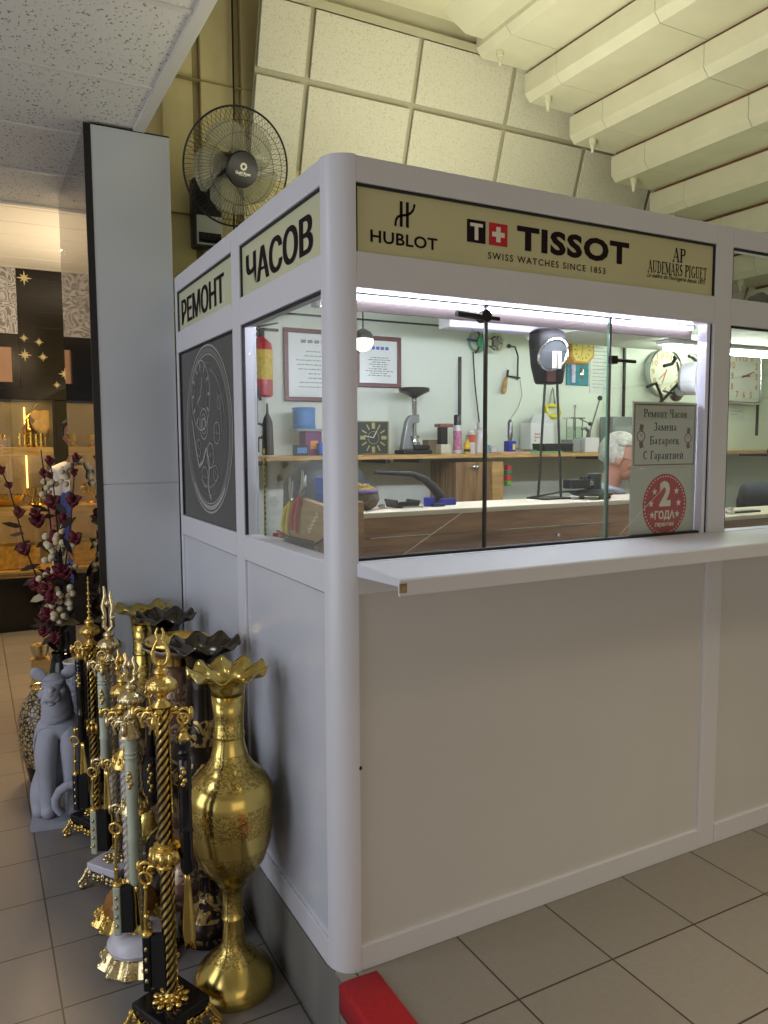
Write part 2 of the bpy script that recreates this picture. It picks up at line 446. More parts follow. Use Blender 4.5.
# clad column left of the kiosk: gloss front, grey mirror flank, black corner bead
mb = MB(); mb.boxe(-.335, -.004, 1.745, 2.85, LOW, 2.885); struct(mb, 'pillar_cladding', M['col'], smooth=0, bevel=.002)
mb = MB()
for z0, z1 in ((LOW, 1.338), (1.341, 2.885)): mb.boxe(-.338, -.004, 1.739, 1.7445, z0, z1)
struct(mb, 'pillar_panel', M['col'], smooth=0)
mb = MB(); mb.boxe(-.367, -.338, 1.737, 1.75, LOW, 2.888); mb.boxe(-.338, -.004, 1.737, 1.75, 2.885, 2.891)
struct(mb, 'trim_corner', M['black'], smooth=0)
mb = MB(); mb.boxe(-.362, -.336, 1.751, 2.85, LOW, 2.885); struct(mb, 'pillar_mirror', M['mirror'], smooth=0)

# sloping wall of acoustic panels: lies in y = 1.79 - .33 (z - 3.29)
sl = lambda x, z, o=0: V((x, 1.79-.33*(z-3.29)-o*.95, z-o*.31))
mb = MB()
for zz in ((2.25, 2.715), (2.715, 3.29), (3.29, 3.60)):
    for k in range(8):
        x0 = .545+.6*k+(0 if k else 0); x0 -= .39 if False else 0
        xa = .085+.6*k
        q = [sl(max(xa, .415)+.014, zz[0]+.014), sl(xa+.586, zz[0]+.014), sl(xa+.586, zz[1]-.014), sl(max(xa, .415)+.014, zz[1]-.014)]
        if q[1].x-q[0].x > .03: mb.prism(q, (0, -.012, -.004))
struct(mb, 'wall_sloping', M['acoustic'], smooth=0, bevel=.003)
mb = MB()
q = [sl(.425, 2.2, -.01), sl(5, 2.2, -.01), sl(5, 3.72, -.01), sl(.425, 3.72, -.01)]; mb.prism(q, (0, .012, .004))
M['wgrid'] = mat('cream_wall_grid', (184, 180, 152), .6)
struct(mb, 'trim_wall_grid', M['wgrid'], smooth=0)
mb = MB()
q = [sl(.40, 3.59, .02), sl(5, 3.59, .02), sl(5, 3.625, .02), sl(.40, 3.625, .02)]; mb.prism(q, (0, .05, .02))
struct(mb, 'trim_wall_top', M['wgrid'], smooth=0)
# plaster soffit above the panels, with the rough render where the flight starts
mb = MB(); mb.boxe(.5, 1.92, -1.2, 1.72, 3.70, 3.82); struct(mb, 'ceiling_soffit', M['plaster'], smooth=0)
mb = MB(); mb.boxe(-.13, 7, -4.5, 2.3, 4.4, 4.5); struct(mb, 'ceiling_hall', M['plaster'], smooth=0)
mb = MB()
rnd = random.Random(3)
for k in range(46):
    y = 1.62-k*.03
    x = 1.60+.05*rnd.random()-.004*k
    mb.ball((x, y, 3.69), .07+.05*rnd.random(), 10, (1, .8, .35))
struct(mb, 'ceiling_rough_edge', M['plaster_r'], smooth=80)

# underside of the stone stair: one beam per step, running towards the viewer and dropping to the right
steps = [(1.605+.325*k, 3.556-.1655*k) for k in range(12)]
for k, (x, z) in enumerate(steps):
    prof = [(x+.034, z), (x, z+.040), (x, z+.145), (x+.36, z+.145), (x+.36, z)]
    mb = MB(); y0, y1 = -4.0, 1.66
    cuts = [1.66, 1.40, .74, .05, -.7, -1.5, -2.6, -4]
    for a, b in zip(cuts, cuts[1:]):
        mb.prism([(px, a-.0012, pz) for px, pz in prof], (0, b-a+.0024, 0))
    bm_ = mb.build('stair_beam', M['beam'], None, smooth=0, bevel=.0015); bm_['kind'] = 'structure'
    mb = MB(); mb.boxe(x+.02, x+.34, -4, 1.64, z+.147, z+.165)
    o = mb.build('stair_board', M['rust'], bm_, smooth=0)
    mb = MB(); mb.lathe((x+.075, 1.55, z-.075), [(.008, 0), (.011, .03), (.014, .031), (.014, .045), (.02, .046), (.02, .075), (.03, .078)], 12)
    mb.build('bolt', M['beam'], bm_)
mb = MB(); mb.prism([(1.35, 1.6, 3.70), (1.66, 1.6, 3.70), (1.66, 1.6, 3.62), (1.5, 1.6, 3.62)], (0, -4.5, 0))
struct(mb, 'ceiling_landing_beam', M['beam'], smooth=0)

# red carpet runner wrapped over the platform edge at the kiosk corner
mb = MB()
n = 14
for i in range(n):
    y0 = -.03-1.6*i/n; y1 = -.03-1.6*(i+1)/n
    P = [(-.012, -.075), (-.014, .004), (-.006, .013), (.02, .014), (.105, .012), (.112, .001)]
    for (a, b), (c, d) in zip(P, P[1:]): mb.face([(a, y0, b), (c, y0, d), (c, y1, d), (a, y1, b)])
bmesh.ops.remove_doubles(mb.bm, verts=mb.bm.verts, dist=1e-5)
single(mb, 'carpet_runner', M['red_carpet'], 'red carpet runner folded over the step edge at the foot of the white corner post', 'carpet', solid=.006)

# ------------------------------------------------------------------ the watch repair kiosk
KR = 4.35           # the kiosk runs on to the right, beyond the picture
kiosk = thing('repair_kiosk', 'white aluminium and glass watch repair kiosk with yellow signs, on the tiled platform', 'kiosk', (0, 0, 0))
X, Y, Z = V((1, 0, 0)), V((0, 1, 0)), V((0, 0, 1))
r = .072
mb = MB()
pts = [(r-r*math.cos(a*PI/2/10), r-r*math.sin(a*PI/2/10)) for a in range(11)]+[(r, .06), (.06, r)]
mb.prism([(a, b, 0) for a, b in pts], (0, 0, 2.272)); mb.build('corner_post', M['frame'], kiosk, smooth=50)
def rail(name, *b): MB().boxe(*b).build(name, M['frame'], kiosk, smooth=0, bevel=.003)
for z0, z1 in ((2.202, 2.27), (1.93, 2.024), (1.10, 1.19), (0, .075)):
    rail('frame_rail', r, 1.474, .0, .06, z0, z1)
    rail('frame_rail', 1.562, 2.96, .0, .06, z0, z1)
    rail('frame_rail', 3.05, KR, .0, .06, z0, z1)
    rail('frame_rail', 0, .06, r, .784, z0 if z0 else -.012, z1)
    rail('frame_rail', 0, .06, .878, 1.708, z0 if z0 else -.012, z1)
for x0 in (1.474, 2.961): rail('mullion', x0, x0+.087, .0008, .06, 0, 2.27)
rail('mullion', .0008, .06, .785, .877, -.012, 2.27)
rail('mullion', .0008, .06, 1.709, 1.736, -.012, 2.27)
for x0, x1 in ((r, 1.474), (1.562, 2.96), (3.05, KR)):
    MB().boxe(x0, x1, .012, .022, .075, 1.10).build('wall_panel', M['panel'], kiosk, smooth=0)
for y0, y1 in ((r, .784), (.878, 1.708)):
    MB().boxe(.01, .02, y0, y1, .075, 1.10).build('wall_panel', M['panel_side'], kiosk, smooth=0)
    mb = MB(); mb.boxe(.002, .01, y0+.001, y1-.001, 1.099, 1.1035); mb.build('panel_bead', M['dsteel'], kiosk, smooth=0)
# black gaskets round the glazing
def gasket(ax, a0, a1, z0, z1, d=.006, w=.006):
    mb = MB()
    for u0, u1, w0, w1 in ((a0, a1, z1-w, z1), (a0, a0+w, z0, z1), (a1-w, a1, z0, z1)):
        if ax == 'x': mb.boxe(u0, u1, d, d+.01, w0, w1)
        else: mb.boxe(d, d+.01, u0, u1, w0, w1)
    mb.build('gasket', M['rubber'], kiosk, smooth=0)
gasket('x', .073, 1.473, 2.025, 2.201); gasket('y', .073, .783, 2.025, 2.201); gasket('y', .879, 1.707, 2.025, 2.201)
gasket('x', 1.563, 2.959, 2.025, 2.201); gasket('y', .073, .783, 1.191, 1.929); gasket('y', .879, 1.707, 1.191, 1.929)
gasket('x', 1.563, 2.959, 1.191, 1.929)

# sign boards
M['sign'] = mat('pale_yellow_sign_film', (202, 197, 152), .28, noise=.03, nscale=3)
M['sign_side'] = mat('pale_yellow_green_sign_film', (202, 204, 166), .25, noise=.02, nscale=3)
M['dark_print'] = mat('dark_brown_print', (34, 22, 25), .8, spec=.15)
M['red_print'] = mat('red_print', (196, 24, 40), .4)
M['white_print'] = mat('white_print', (232, 226, 208), .4)
sg = MB().boxe(.079, 1.467, .012, .02, 2.025, 2.201).build('sign_panel', M['sign'], kiosk, smooth=0)
sgl = 'pale yellow sign board with dark watch brand lettering and a red square'
sg['label'] = sgl
def fbox(a, b):   # two points on the front plane -> lower left corner, width, height
    return (min(a[0], b[0]), min(a[2], b[2]), abs(a[0]-b[0]), abs(a[2]-b[2]))
FY = .0112
def ftext(mb, body, x, z, w, h, bold=0, shear=0, sp=1): mb.text(body, (x, FY, z), X, Z, w, h, bold, shear, sp)
mb = MB()
H1 = (0.120, 0.012, 2.088); H2 = (0.120, 0.012, 2.055); H3 = (0.332, 0.012, 2.090)
zb = H2[2]; zh = H1[2]-H2[2]
ftext(mb, 'HUBLOT', H1[0], zb, H3[0]-H1[0], zh, .022, 0, 1.05)
# the H emblem over it: two bars joined by a hooked cross stroke
L1 = (0.197, 0.012, 2.106); L2 = (0.258, 0.012, 2.170)
ex, ez, ew, eh = L1[0], L1[2], L2[0]-L1[0], .068
O = (ex, FY, ez)
for a in (.30, .62): mb.line2(O, X, Z, (ew*a, 0), (ew*a, eh), ew*.15)
hook = [(0, 0), (.02, .2), (.10, .36), (.26, .43), (.46, .47), (.66, .52), (.84, .62), (.95, .78), (1, .97)]
for p_, q_ in zip(hook, hook[1:]): mb.line2(O, X, Z, (p_[0]*ew, p_[1]*eh), (q_[0]*ew, q_[1]*eh), ew*.11)
mb.build('brand_lettering', M['dark_print'], sg, smooth=0, recalc=False); mb = MB()
# black T square
T1 = (0.432, 0.012, 2.156); T2 = (0.433, 0.012, 2.092); T3 = (0.497, 0.012, 2.155)
tx, tz, tw, th = T1[0], T2[2], T3[0]-T1[0], T1[2]-T2[2]
mb.face([(tx, FY, tz), (tx+tw, FY, tz), (tx+tw, FY, tz+th), (tx, FY, tz+th)])
S1 = (0.611, 0.012, 2.162); S2 = (0.612, 0.012, 2.086); S3 = (1.067, 0.012, 2.170)
ftext(mb, 'TISSOT', S1[0], S2[2]+.003, S3[0]-S1[0], S1[2]-S2[2]-.004, .044, 0, 1.12)
W1 = (0.506, 0.012, 2.052); W2 = (0.966, 0.012, 2.076)
ftext(mb, 'SWISS WATCHES SINCE 1853', W1[0], W1[2], W2[0]-W1[0], .0195, .012, 0, 1.25)
mb.build('brand_lettering', M['dark_print'], sg, smooth=0, recalc=False)
mb = MB()
R1 = (0.509, 0.012, 2.157); R3 = (0.576, 0.012, 2.155)
rx, rw = R1[0], R3[0]-R1[0]
mb.face([(rx, FY, tz), (rx+rw, FY, tz), (rx+rw, FY, tz+th), (rx, FY, tz+th)]); mb.build('red_square', M['red_print'], sg, smooth=0, recalc=False)
mb = MB(); FY2 = .0105
O = (tx, FY2, tz)
mb.line2(O, X, Z, (tw*.16, th*.78), (tw*.84, th*.78), th*.15); mb.line2(O, X, Z, (tw*.5, th*.12), (tw*.5, th*.705), tw*.2)
mb.build('white_letter', M['white_print'], sg, smooth=0, recalc=False); mb = MB()
O = (rx, FY2, tz)
mb.line2(O, X, Z, (rw*.16, th*.5), (rw*.84, th*.5), th*.22); mb.line2(O, X, Z, (rw*.5, th*.16), (rw*.5, th*.39), rw*.24); mb.line2(O, X, Z, (rw*.5, th*.61), (rw*.5, th*.84), rw*.24)
mb.build('white_cross', M['white_print'], sg, smooth=0, recalc=False)

# stroke serif alphabet for the roman lettering: stems thick, hairlines thin
SERIF = {  # width, strokes (points..., thickness), serif bars (x, y)
 'P': (.66, [((.2, 0), (.2, 1), .17), ((.2, .96), (.46, .96), .08), ((.46, .96), (.58, .86), .13), ((.58, .87), (.58, .63), .16), ((.58, .64), (.46, .52), .13), ((.46, .52), (.2, .52), .08)], [(.2, 0), (.14, 1)]),
 'e': (.48, [((.08, .34), (.42, .34), .06), ((.42, .34), (.40, .52), .10), ((.40, .52), (.26, .64), .08), ((.26, .64), (.1, .5), .12), ((.11, .52), (.1, .18), .15), ((.1, .2), (.22, .05), .13), ((.22, .05), (.42, .13), .07)], []),
 'm': (.84, [((.16, 0), (.16, .64), .13), ((.68, 0), (.68, .64), .15), ((.16, .64), (.42, .08), .12), ((.42, .08), (.68, .64), .07)], [(.16, 0), (.68, 0), (.12, .64), (.72, .64)]),
 'o': (.54, [((.26, .64), (.1, .48), .10), ((.11, .5), (.11, .16), .15), ((.1, .18), (.26, .02), .10), ((.26, .02), (.42, .18), .10), ((.41, .16), (.41, .5), .15), ((.42, .48), (.26, .64), .10)], []),
 'n': (.62, [((.16, 0), (.16, .64), .14), ((.46, 0), (.46, .64), .14), ((.16, .33), (.46, .33), .07)], [(.16, 0), (.46, 0), (.16, .64), (.46, .64)]),
 't': (.56, [((.27, 0), (.27, .64), .15), ((.06, .62), (.48, .62), .07), ((.08, .62), (.06, .48), .06), ((.46, .62), (.48, .48), .06)], [(.27, 0)]),
 'C4': (.72, [((.16, 1), (.16, .58), .16), ((.16, .6), (.3, .44), .12), ((.3, .44), (.52, .48), .08), ((.52, 0), (.52, 1), .17)], [(.52, 0), (.52, 1), (.16, 1)]),
 'a': (.52, [((.1, .5), (.2, .62), .09), ((.2, .62), (.34, .58), .08), ((.35, .56), (.35, .06), .14), ((.35, .36), (.12, .26), .07), ((.12, .28), (.12, .1), .13), ((.12, .1), (.3, .06), .08), ((.36, .05), (.48, .06), .07)], []),
 'c': (.48, [((.4, .5), (.26, .64), .09), ((.26, .64), (.1, .48), .11), ((.1, .5), (.1, .16), .15), ((.1, .18), (.24, .03), .12), ((.24, .03), (.42, .14), .07)], []),
 'v': (.56, [((.16, 0), (.16, .64), .14), ((.16, .62), (.38, .6), .07), ((.40, .6), (.40, .38), .13), ((.16, .34), (.4, .34), .07), ((.42, .34), (.44, .06), .14), ((.16, .02), (.42, .02), .07)], []),
 'Z': (.58, [((.1, .82), (.2, .98), .09), ((.2, .98), (.4, .92), .1), ((.42, .94), (.40, .58), .15), ((.2, .53), (.40, .53), .07), ((.42, .52), (.44, .12), .16), ((.44, .1), (.2, .01), .1), ((.2, .02), (.08, .18), .09)], []),
 'B': (.68, [((.2, 0), (.2, 1), .17), ((.2, .97), (.58, .97), .08), ((.58, .97), (.58, .76), .06), ((.2, .55), (.5, .55), .08), ((.56, .52), (.56, .08), .16), ((.2, .03), (.52, .03), .08)], [(.2, 0), (.2, 1)]),
 'p': (.58, [((.15, -.25), (.15, .64), .14), ((.15, .6), (.34, .62), .08), ((.42, .52), (.42, .14), .15), ((.34, .62), (.42, .5), .1), ((.15, .05), (.34, .03), .08), ((.34, .03), (.42, .16), .1)], [(.15, -.25), (.12, .64)]),
 'k': (.60, [((.16, 0), (.16, .64), .14), ((.16, .33), (.30, .33), .07), ((.28, .33), (.46, .62), .08), ((.28, .34), (.48, .02), .14)], [(.16, 0), (.16, .64), (.48, 0)]),
 'C': (.72, [((.62, .78), (.56, .92), .08), ((.56, .92), (.36, .99), .09), ((.36, .99), (.15, .76), .13), ((.15, .78), (.15, .24), .17), ((.15, .26), (.36, .02), .13), ((.36, .02), (.62, .2), .08)], []),
 'G4': (.60, [((.2, 0), (.2, 1), .17), ((.2, .97), (.54, .97), .08), ((.54, .97), (.55, .74), .06)], [(.2, 0), (.2, 1)]),
 'i': (.64, [((.16, 0), (.16, .64), .14), ((.48, 0), (.48, .64), .14), ((.16, .08), (.48, .56), .06)], [(.16, 0), (.48, 0), (.16, .64), (.48, .64)]),
 'j': (.64, [((.16, 0), (.16, .64), .14), ((.48, 0), (.48, .64), .14), ((.16, .08), (.48, .56), .06), ((.22, .86), (.32, .78), .07), ((.32, .78), (.42, .86), .07)], [(.16, 0), (.48, 0), (.16, .64), (.48, .64)]),
 'A': (.72, [((.08, 0), (.36, 1), .06), ((.36, 1), (.62, 0), .14), ((.2, .34), (.5, .34), .06)], [(.08, 0), (.62, 0)]),
 'U': (.72, [((.16, 1), (.16, .2), .14), ((.16, .22), (.34, .02), .1), ((.34, .02), (.54, .2), .07), ((.55, .18), (.55, 1), .06)], [(.16, 1), (.55, 1)]),
 'D': (.72, [((.2, 0), (.2, 1), .14), ((.2, .97), (.42, .95), .06), ((.42, .95), (.6, .74), .1), ((.6, .76), (.6, .24), .14), ((.6, .26), (.42, .04), .1), ((.2, .03), (.42, .04), .06)], [(.2, 0), (.14, 1)]),
 'E': (.64, [((.2, 0), (.2, 1), .14), ((.2, .97), (.56, .97), .06), ((.2, .52), (.44, .52), .06), ((.2, .03), (.58, .03), .06), ((.56, .97), (.56, .8), .05), ((.58, .03), (.58, .2), .05)], [(.18, 0), (.18, 1)]),
 'M': (.9, [((.14, 0), (.14, 1), .06), ((.16, 1), (.45, .1), .14), ((.45, .1), (.72, 1), .06), ((.74, 0), (.74, 1), .14)], [(.14, 0), (.74, 0), (.12, 1), (.76, 1)]),
 'R': (.74, [((.2, 0), (.2, 1), .14), ((.2, .97), (.46, .96), .06), ((.46, .96), (.57, .84), .1), ((.57, .86), (.57, .66), .13), ((.57, .66), (.44, .53), .1), ((.44, .53), (.2, .53), .06), ((.4, .53), (.66, .02), .13)], [(.2, 0), (.16, 1), (.66, 0)]),
 'S': (.56, [((.46, .82), (.3, .98), .07), ((.3, .98), (.12, .82), .11), ((.12, .84), (.16, .6), .14), ((.16, .6), (.42, .4), .15), ((.42, .42), (.42, .16), .14), ((.44, .2), (.26, .02), .1), ((.26, .02), (.08, .2), .07)], []),
 'I': (.4, [((.2, 0), (.2, 1), .14)], [(.2, 0), (.2, 1)]),
 'G': (.76, [((.62, .8), (.36, .99), .08), ((.36, .99), (.15, .76), .12), ((.15, .78), (.15, .24), .14), ((.15, .26), (.36, .02), .12), ((.36, .02), (.6, .1), .07), ((.6, .06), (.6, .42), .13)], [(.6, .42)]),
 'T': (.66, [((.33, 0), (.33, 1), .14), ((.06, .97), (.6, .97), .06), ((.07, .97), (.06, .78), .05), ((.59, .97), (.6, .78), .05)], [(.33, 0)]),
 ' ': (.34, [], []),
}
def serif(mb, keys, O, U, W, w, h):
    tot = sum(SERIF[k][0] for k in keys); sx = w/tot; x = 0
    for k in keys:
        wd, st, sf = SERIF[k]
        for p_, q_, t in st:
            mb.line2(O, U, W, ((x+p_[0])*sx, p_[1]*h), ((x+q_[0])*sx, q_[1]*h), t*min(sx, h*1.0) if abs(p_[0]-q_[0]) < abs(p_[1]-q_[1]) else t*h)
        for a, b in sf:
            mb.line2(O, U, W, ((x+a-.15)*sx, (b-(.03 if b > .3 else -.03))*h), ((x+a+.15)*sx, (b-(.03 if b > .3 else -.03))*h), .06*h)
        x += wd
def ru(s):
    return [{'Р':'P','е':'e','м':'m','о':'o','н':'n','т':'t','Ч':'C4','а':'a','с':'c','в':'v','З':'Z','Б':'B','р':'p','к':'k','С':'C','Г':'G4','и':'i','й':'j'}.get(c, c) for c in s]
mb = MB()
A1 = (1.154, 0.012, 2.078); A2 = (1.439, 0.012, 2.080)
serif(mb, list('AUDEMARS PIGUET'), (A1[0], FY, A1[2]), X, Z, A2[0]-A1[0], .040)
mb.build('brand_lettering', M['dark_print'], sg, smooth=0, recalc=False); mb = MB()
B1 = (1.269, 0.012, 2.124); B2 = (1.322, 0.012, 2.127)
serif(mb, list('AP'), (B1[0], FY, B1[2]), X, Z, B2[0]-B1[0]+.008, .046)
mb.build('monogram', M['dark_print'], sg, smooth=0, recalc=False); mb = MB()
I1 = (1.151, 0.012, 2.062); I2 = (1.432, 0.012, 2.060)
ftext(mb, "Le maître de l'horlogerie depuis 1875", I1[0], I1[2]-.004, I2[0]-I1[0], .019, .012, .35)
mb.build('slogan_lettering', M['dark_print'], sg, smooth=0, recalc=False)

# side signs
nY = V((0, -1, 0))
for a0, a1, body, w_ in ((.879, 1.707, 'РЕМОНТ', 0), (.073, .783, 'ЧАСОВ', 1)):
    s_ = MB().boxe(.012, .02, a0+.004, a1-.004, 2.025, 2.201).build('sign_panel', M['sign_side'], kiosk, smooth=0)
    s_['label'] = 'pale yellow sign board reading %s' % body
    mb = MB()
    if w_ == 0: P1 = (0.012, 1.660, 2.065); P2 = (0.012, 0.997, 2.055); P3 = (0.012, 1.648, 2.173)
    else: P1 = (0.012, 0.737, 2.078); P2 = (0.012, 0.148, 2.057); P3 = (0.012, 0.145, 2.162)
    z0 = 2.048; z1 = 2.158
    for k_ in range(4): mb.text(body, (.0112-.0001*k_, P1[1]-.0045*k_, z0), nY, Z, P1[1]-P2[1]-.0135, z1-z0, .008, 0, 1.0)
    mb.build('dark_lettering', M['dark_print'], s_, smooth=0, recalc=False)

# printed watch picture filling the left-hand side opening
M['pic'] = mat('dark_grey_print_film', (74, 73, 68), .22, noise=.1, nscale=2)
M['pic_l'] = mat('light_grey_print', (160, 159, 153), .3)
M['pic_m'] = mat('mid_grey_print', (104, 103, 98), .3)
pp = MB().boxe(.012, .02, .884, 1.702, 1.192, 1.929).build('picture_panel', M['pic'], kiosk, smooth=0)
pp['label'] = 'dark grey picture of a skeleton pocket watch'
U_, W_ = nY, Z
mb = MB(); PX = .0112
_lay = [0]
def C(y, z):
    _lay[0] += 1
    return V((PX-.000012*_lay[0], y, z))
c0 = C(1.272, 1.575)
for r0, r1, mi in ((.338, .346, 0), (.312, .332, 1), (.303, .308, 0), (.27, .274, 1)):
    mb.m(mi).annulus(c0, U_, W_, r0, r1, 64)
mb.m(0).annulus(C(1.272, 1.575), U_, W_, .314, .330, 40, PI*1.25, PI*1.75)
c1 = C(1.37, 1.72)
for r0, r1, mi in ((.142, .148, 0), (.10, .104, 1), (.05, .054, 1)): mb.m(mi).annulus(c1, U_, W_, r0, r1, 48)
for k in range(12):
    a = 2*PI*k/12; mb.m(0).line2(C(1.37, 1.72), U_, W_, (.108*math.cos(a), .108*math.sin(a)), (.137*math.cos(a), .137*math.sin(a)), .012)
mb.m(0).line2(c1, U_, W_, (0, 0), (.03, .075), .008).line2(c1, U_, W_, (0, 0), (-.06, -.03), .008)
c2 = C(1.33, 1.60)
for r0, r1 in ((.060, .066), (.038, .042), (.018, .026)): mb.m(0).annulus(c2, U_, W_, r0, r1, 40)
rg = random.Random(5)
for cy, cz, gr, nt_ in ((1.24, 1.47, .06, 14), (1.14, 1.56, .05, 12), (1.42, 1.50, .042, 12), (1.33, 1.38, .05, 14), (1.17, 1.40, .036, 10), (1.10, 1.68, .03, 10)):
    g = C(cy, cz)
    mb.m(0).annulus(g, U_, W_, gr*.8, gr*.9, 36); mb.m(1).annulus(g, U_, W_, .001, gr*.22, 20)
    for k in range(nt_):
        a = 2*PI*k/nt_; mb.m(1).line2(g, U_, W_, (gr*.88*math.cos(a), gr*.88*math.sin(a)), (gr*math.cos(a), gr*math.sin(a)), gr*.18)
    for k in range(4):
        a = PI*k/2+gr*30; mb.m(1).line2(g, U_, W_, (gr*.2*math.cos(a), gr*.2*math.sin(a)), (gr*.82*math.cos(a), gr*.82*math.sin(a)), gr*.12)
sw = [(1.52, 1.62), (1.47, 1.50), (1.42, 1.42), (1.36, 1.44), (1.30, 1.50), (1.26, 1.44), (1.28, 1.33), (1.24, 1.29)]
for a, b in zip(sw, sw[1:]): mb.m(0).line2(C(1.272, 1.575), U_, W_, (1.272-a[0], a[1]-1.575), (1.272-b[0], b[1]-1.575), .014)
for a0_, a1_, rr in ((.2, 1.4, .24), (2.4, 3.4, .25), (4.2, 5.4, .23), (.0, .8, .2)): mb.m(1).annulus(c0, U_, W_, rr, rr+.012, 20, a0_, a1_)
mb.build('printed_watch', [M['pic_l'], M['pic_m']], pp, smooth=0, recalc=False)

# glazing
def pane(name, *b, m='glass'): return MB().boxe(*b).build(name, M[m], kiosk, smooth=0)
pane('window_pane', .032, .038, r, .784, 1.188, 1.932)
pane('window_pane', 1.56, 2.962, .030, .036, 1.188, 1.932); pane('window_pane', 1.56, 2.962, .030, .036, 2.022, 2.204)
pane('window_pane', 3.05, KR, .030, .036, 1.188, 1.932); pane('window_pane', 3.05, KR, .030, .036, 2.022, 2.204)
for x0, x1, y, edge in ((.078, .522, .036, .519), (.515, 1.00, .026, None), (.99, 1.445, .036, 1.016)):
    g = pane('sliding_pane', x0, x1, y, y+.005, 1.196, 1.926)
    if edge: MB().boxe(edge-.005, edge+.005, y-.003, y+.007, 1.196, 1.926).build('edge_strip', M['steel' if x0 > .5 else 'dsteel'], g, smooth=0, bevel=.001)
    else: MB().boxe(.9993, 1.0012, y-.0004, y+.0054, 1.196, 1.926).build('green_edge', M['glass_edge'], g, smooth=0)
    # long pale crack running across the pane
    if x0 < .1 or x0 > .9:
        mb = MB(); a, b = ((.235, 1.197), (.44, 1.31)) if x0 < .1 else ((1.075, 1.20), (1.30, 1.37))
        mb.line2((0, y-.0006, 0), X, Z, a, b, .0022); mb.build('crack', M['white_print'], g, smooth=0, recalc=False)
MB().boxe(.074, 1.45, .02, .05, 1.190, 1.197).build('window_track', M['rubber'], kiosk, smooth=0)
M['channel'] = mat('white_channel', (226, 224, 236), .3)
MB().boxe(1.450, 1.466, .012, .05, 1.19, 1.93).build('jamb_channel', M['channel'], kiosk, smooth=0)
MB().boxe(1.466, 1.474, .012, .05, 1.19, 1.93).build('jamb_gasket', M['rubber'], kiosk, smooth=0)
MB().boxe(.074, 1.45, .0785, .0845, 1.882, 1.913).build('head_track', mat('grey_brown_track', (112, 100, 95), .5), kiosk, smooth=0)
# locks on the sliding panes
mb = MB(); mb.cyl((.40, .016, 1.888), (.50, .016, 1.882), .009, seg=12); mb.cyl((.497, .000, 1.886), (.497, .034, 1.886), .018, seg=20); mb.cyl((.505, .014, 1.884), (.55, .014, 1.882), .006, seg=10)
mb.build('lock', M['dsteel'], kiosk)
mb = MB(); mb.box((1.018, .024, 1.785), (.026, .02, .026)); mb.cyl((1.02, .02, 1.785), (1.115, .02, 1.783), .006, seg=10); mb.build('lock', M['dsteel'], kiosk)

# counter ledge
mb = MB(); pr = [(.0, 1.189), (-.232, 1.180), (-.238, 1.176), (-.238, 1.136), (-.231, 1.136), (-.231, 1.160), (0, 1.150)]
mb.prism([(.066, a, b) for a, b in pr], (KR-.066, 0, 0)); ld = mb.build('counter_ledge', M['frame'], kiosk, smooth=0, bevel=.003)
mb = MB(); mb.line2((.066, -.2388, 1.144), X, Z, (0, .013), (.022, .013), .024); mb.build('sticker', mat('torn_brown_sticker', (150, 130, 96), .8, noise=.5, nscale=60), ld, smooth=0, recalc=False)
MB().boxe(.2, KR, -.012, -.001, 1.10, 1.15).build('bracket', M['frame'], ld, smooth=0)
h_ = (0.075, 0.000, 0.606)
mb = MB(); mb.ball((.0735, -.0005, h_[2]), .005, 8, (1, .5, 1.2)); mb.build('screw_hole', M['rubber'], kiosk)

# inner shell of the kiosk
BY = 1.725
MB().boxe(.06, KR, BY, 1.738, -.0, 2.25).build('back_wall', M['wall_int'], kiosk, smooth=0)
MB().boxe(.022, .05, .886, 1.70, .02, 2.2).build('side_lining', M['wall_int'], kiosk, smooth=0)
MB().boxe(.06, 1.52, .062, BY, 2.236, 2.25).build('roof_panel', M['wall_int'], kiosk, smooth=0)
MB().boxe(1.52, KR, .062, 1.1, 2.005, 2.02).build('roof_panel', M['wall_int'], kiosk, smooth=0)
MB().boxe(1.52, KR, 1.1, BY, 2.236, 2.25).build('roof_panel', M['wall_int'], kiosk, smooth=0)
MB().boxe(1.52, KR, 1.1, 1.11, 2.02, 2.236).build('roof_step', M['wall_int'], kiosk, smooth=0)
MB().boxe(.06, KR, .062, BY, .2, .22).build('floor_deck', M['wood_dark'], kiosk, smooth=0)
MB().boxe(KR-.03, KR, .06, BY, 0, 2.25).build('end_wall', M['wall_int'], kiosk, smooth=0)

# ------------------------------------------------------------------ inside the kiosk
M['tube_light'] = emit('fluorescent_tube', (230, 230, 255), 85)
M['tube_white'] = emit('white_tube', (242, 250, 238), 75)
M['bulb'] = emit('lit_globe', (255, 250, 240), 6)
M['lilac'] = mat('lilac_white_diffuser', (214, 208, 240), .4)
fa = (0.306, 0.450, 1.974); fb = (1.745, 0.450, 1.979)
t = thing('fluorescent_lamp', 'long bright fluorescent tube lamp with grey housing hung across the front window', 'lamp', (1.0, .45, fa[2]))
zt_ = fa[2]
MB().boxe(.14, fb[0], .43, .50, zt_+.016, zt_+.060).build('housing', mat('grey_lamp_housing', (150, 142, 142), .4), t, smooth=0, bevel=.004)
MB().cyl((.15, .455, zt_), (fb[0]-.01, .455, zt_), .0165, seg=16).build('tube', M['tube_light'], t)
for xa in (.14, fb[0]-.02): MB().boxe(xa, xa+.02, .435, .475, zt_-.02, zt_+.017).build('end_cap', M['frame'], t, smooth=0, bevel=.003)
for xa in (.5, 1.4): MB().cyl((xa, .465, zt_+.06), (xa, .465, 2.004), .003, seg=6).build('hanger', M['steel'], t)
la = (1.043, 1.000, 2.057); lb_ = (1.859, 1.000, 2.019)
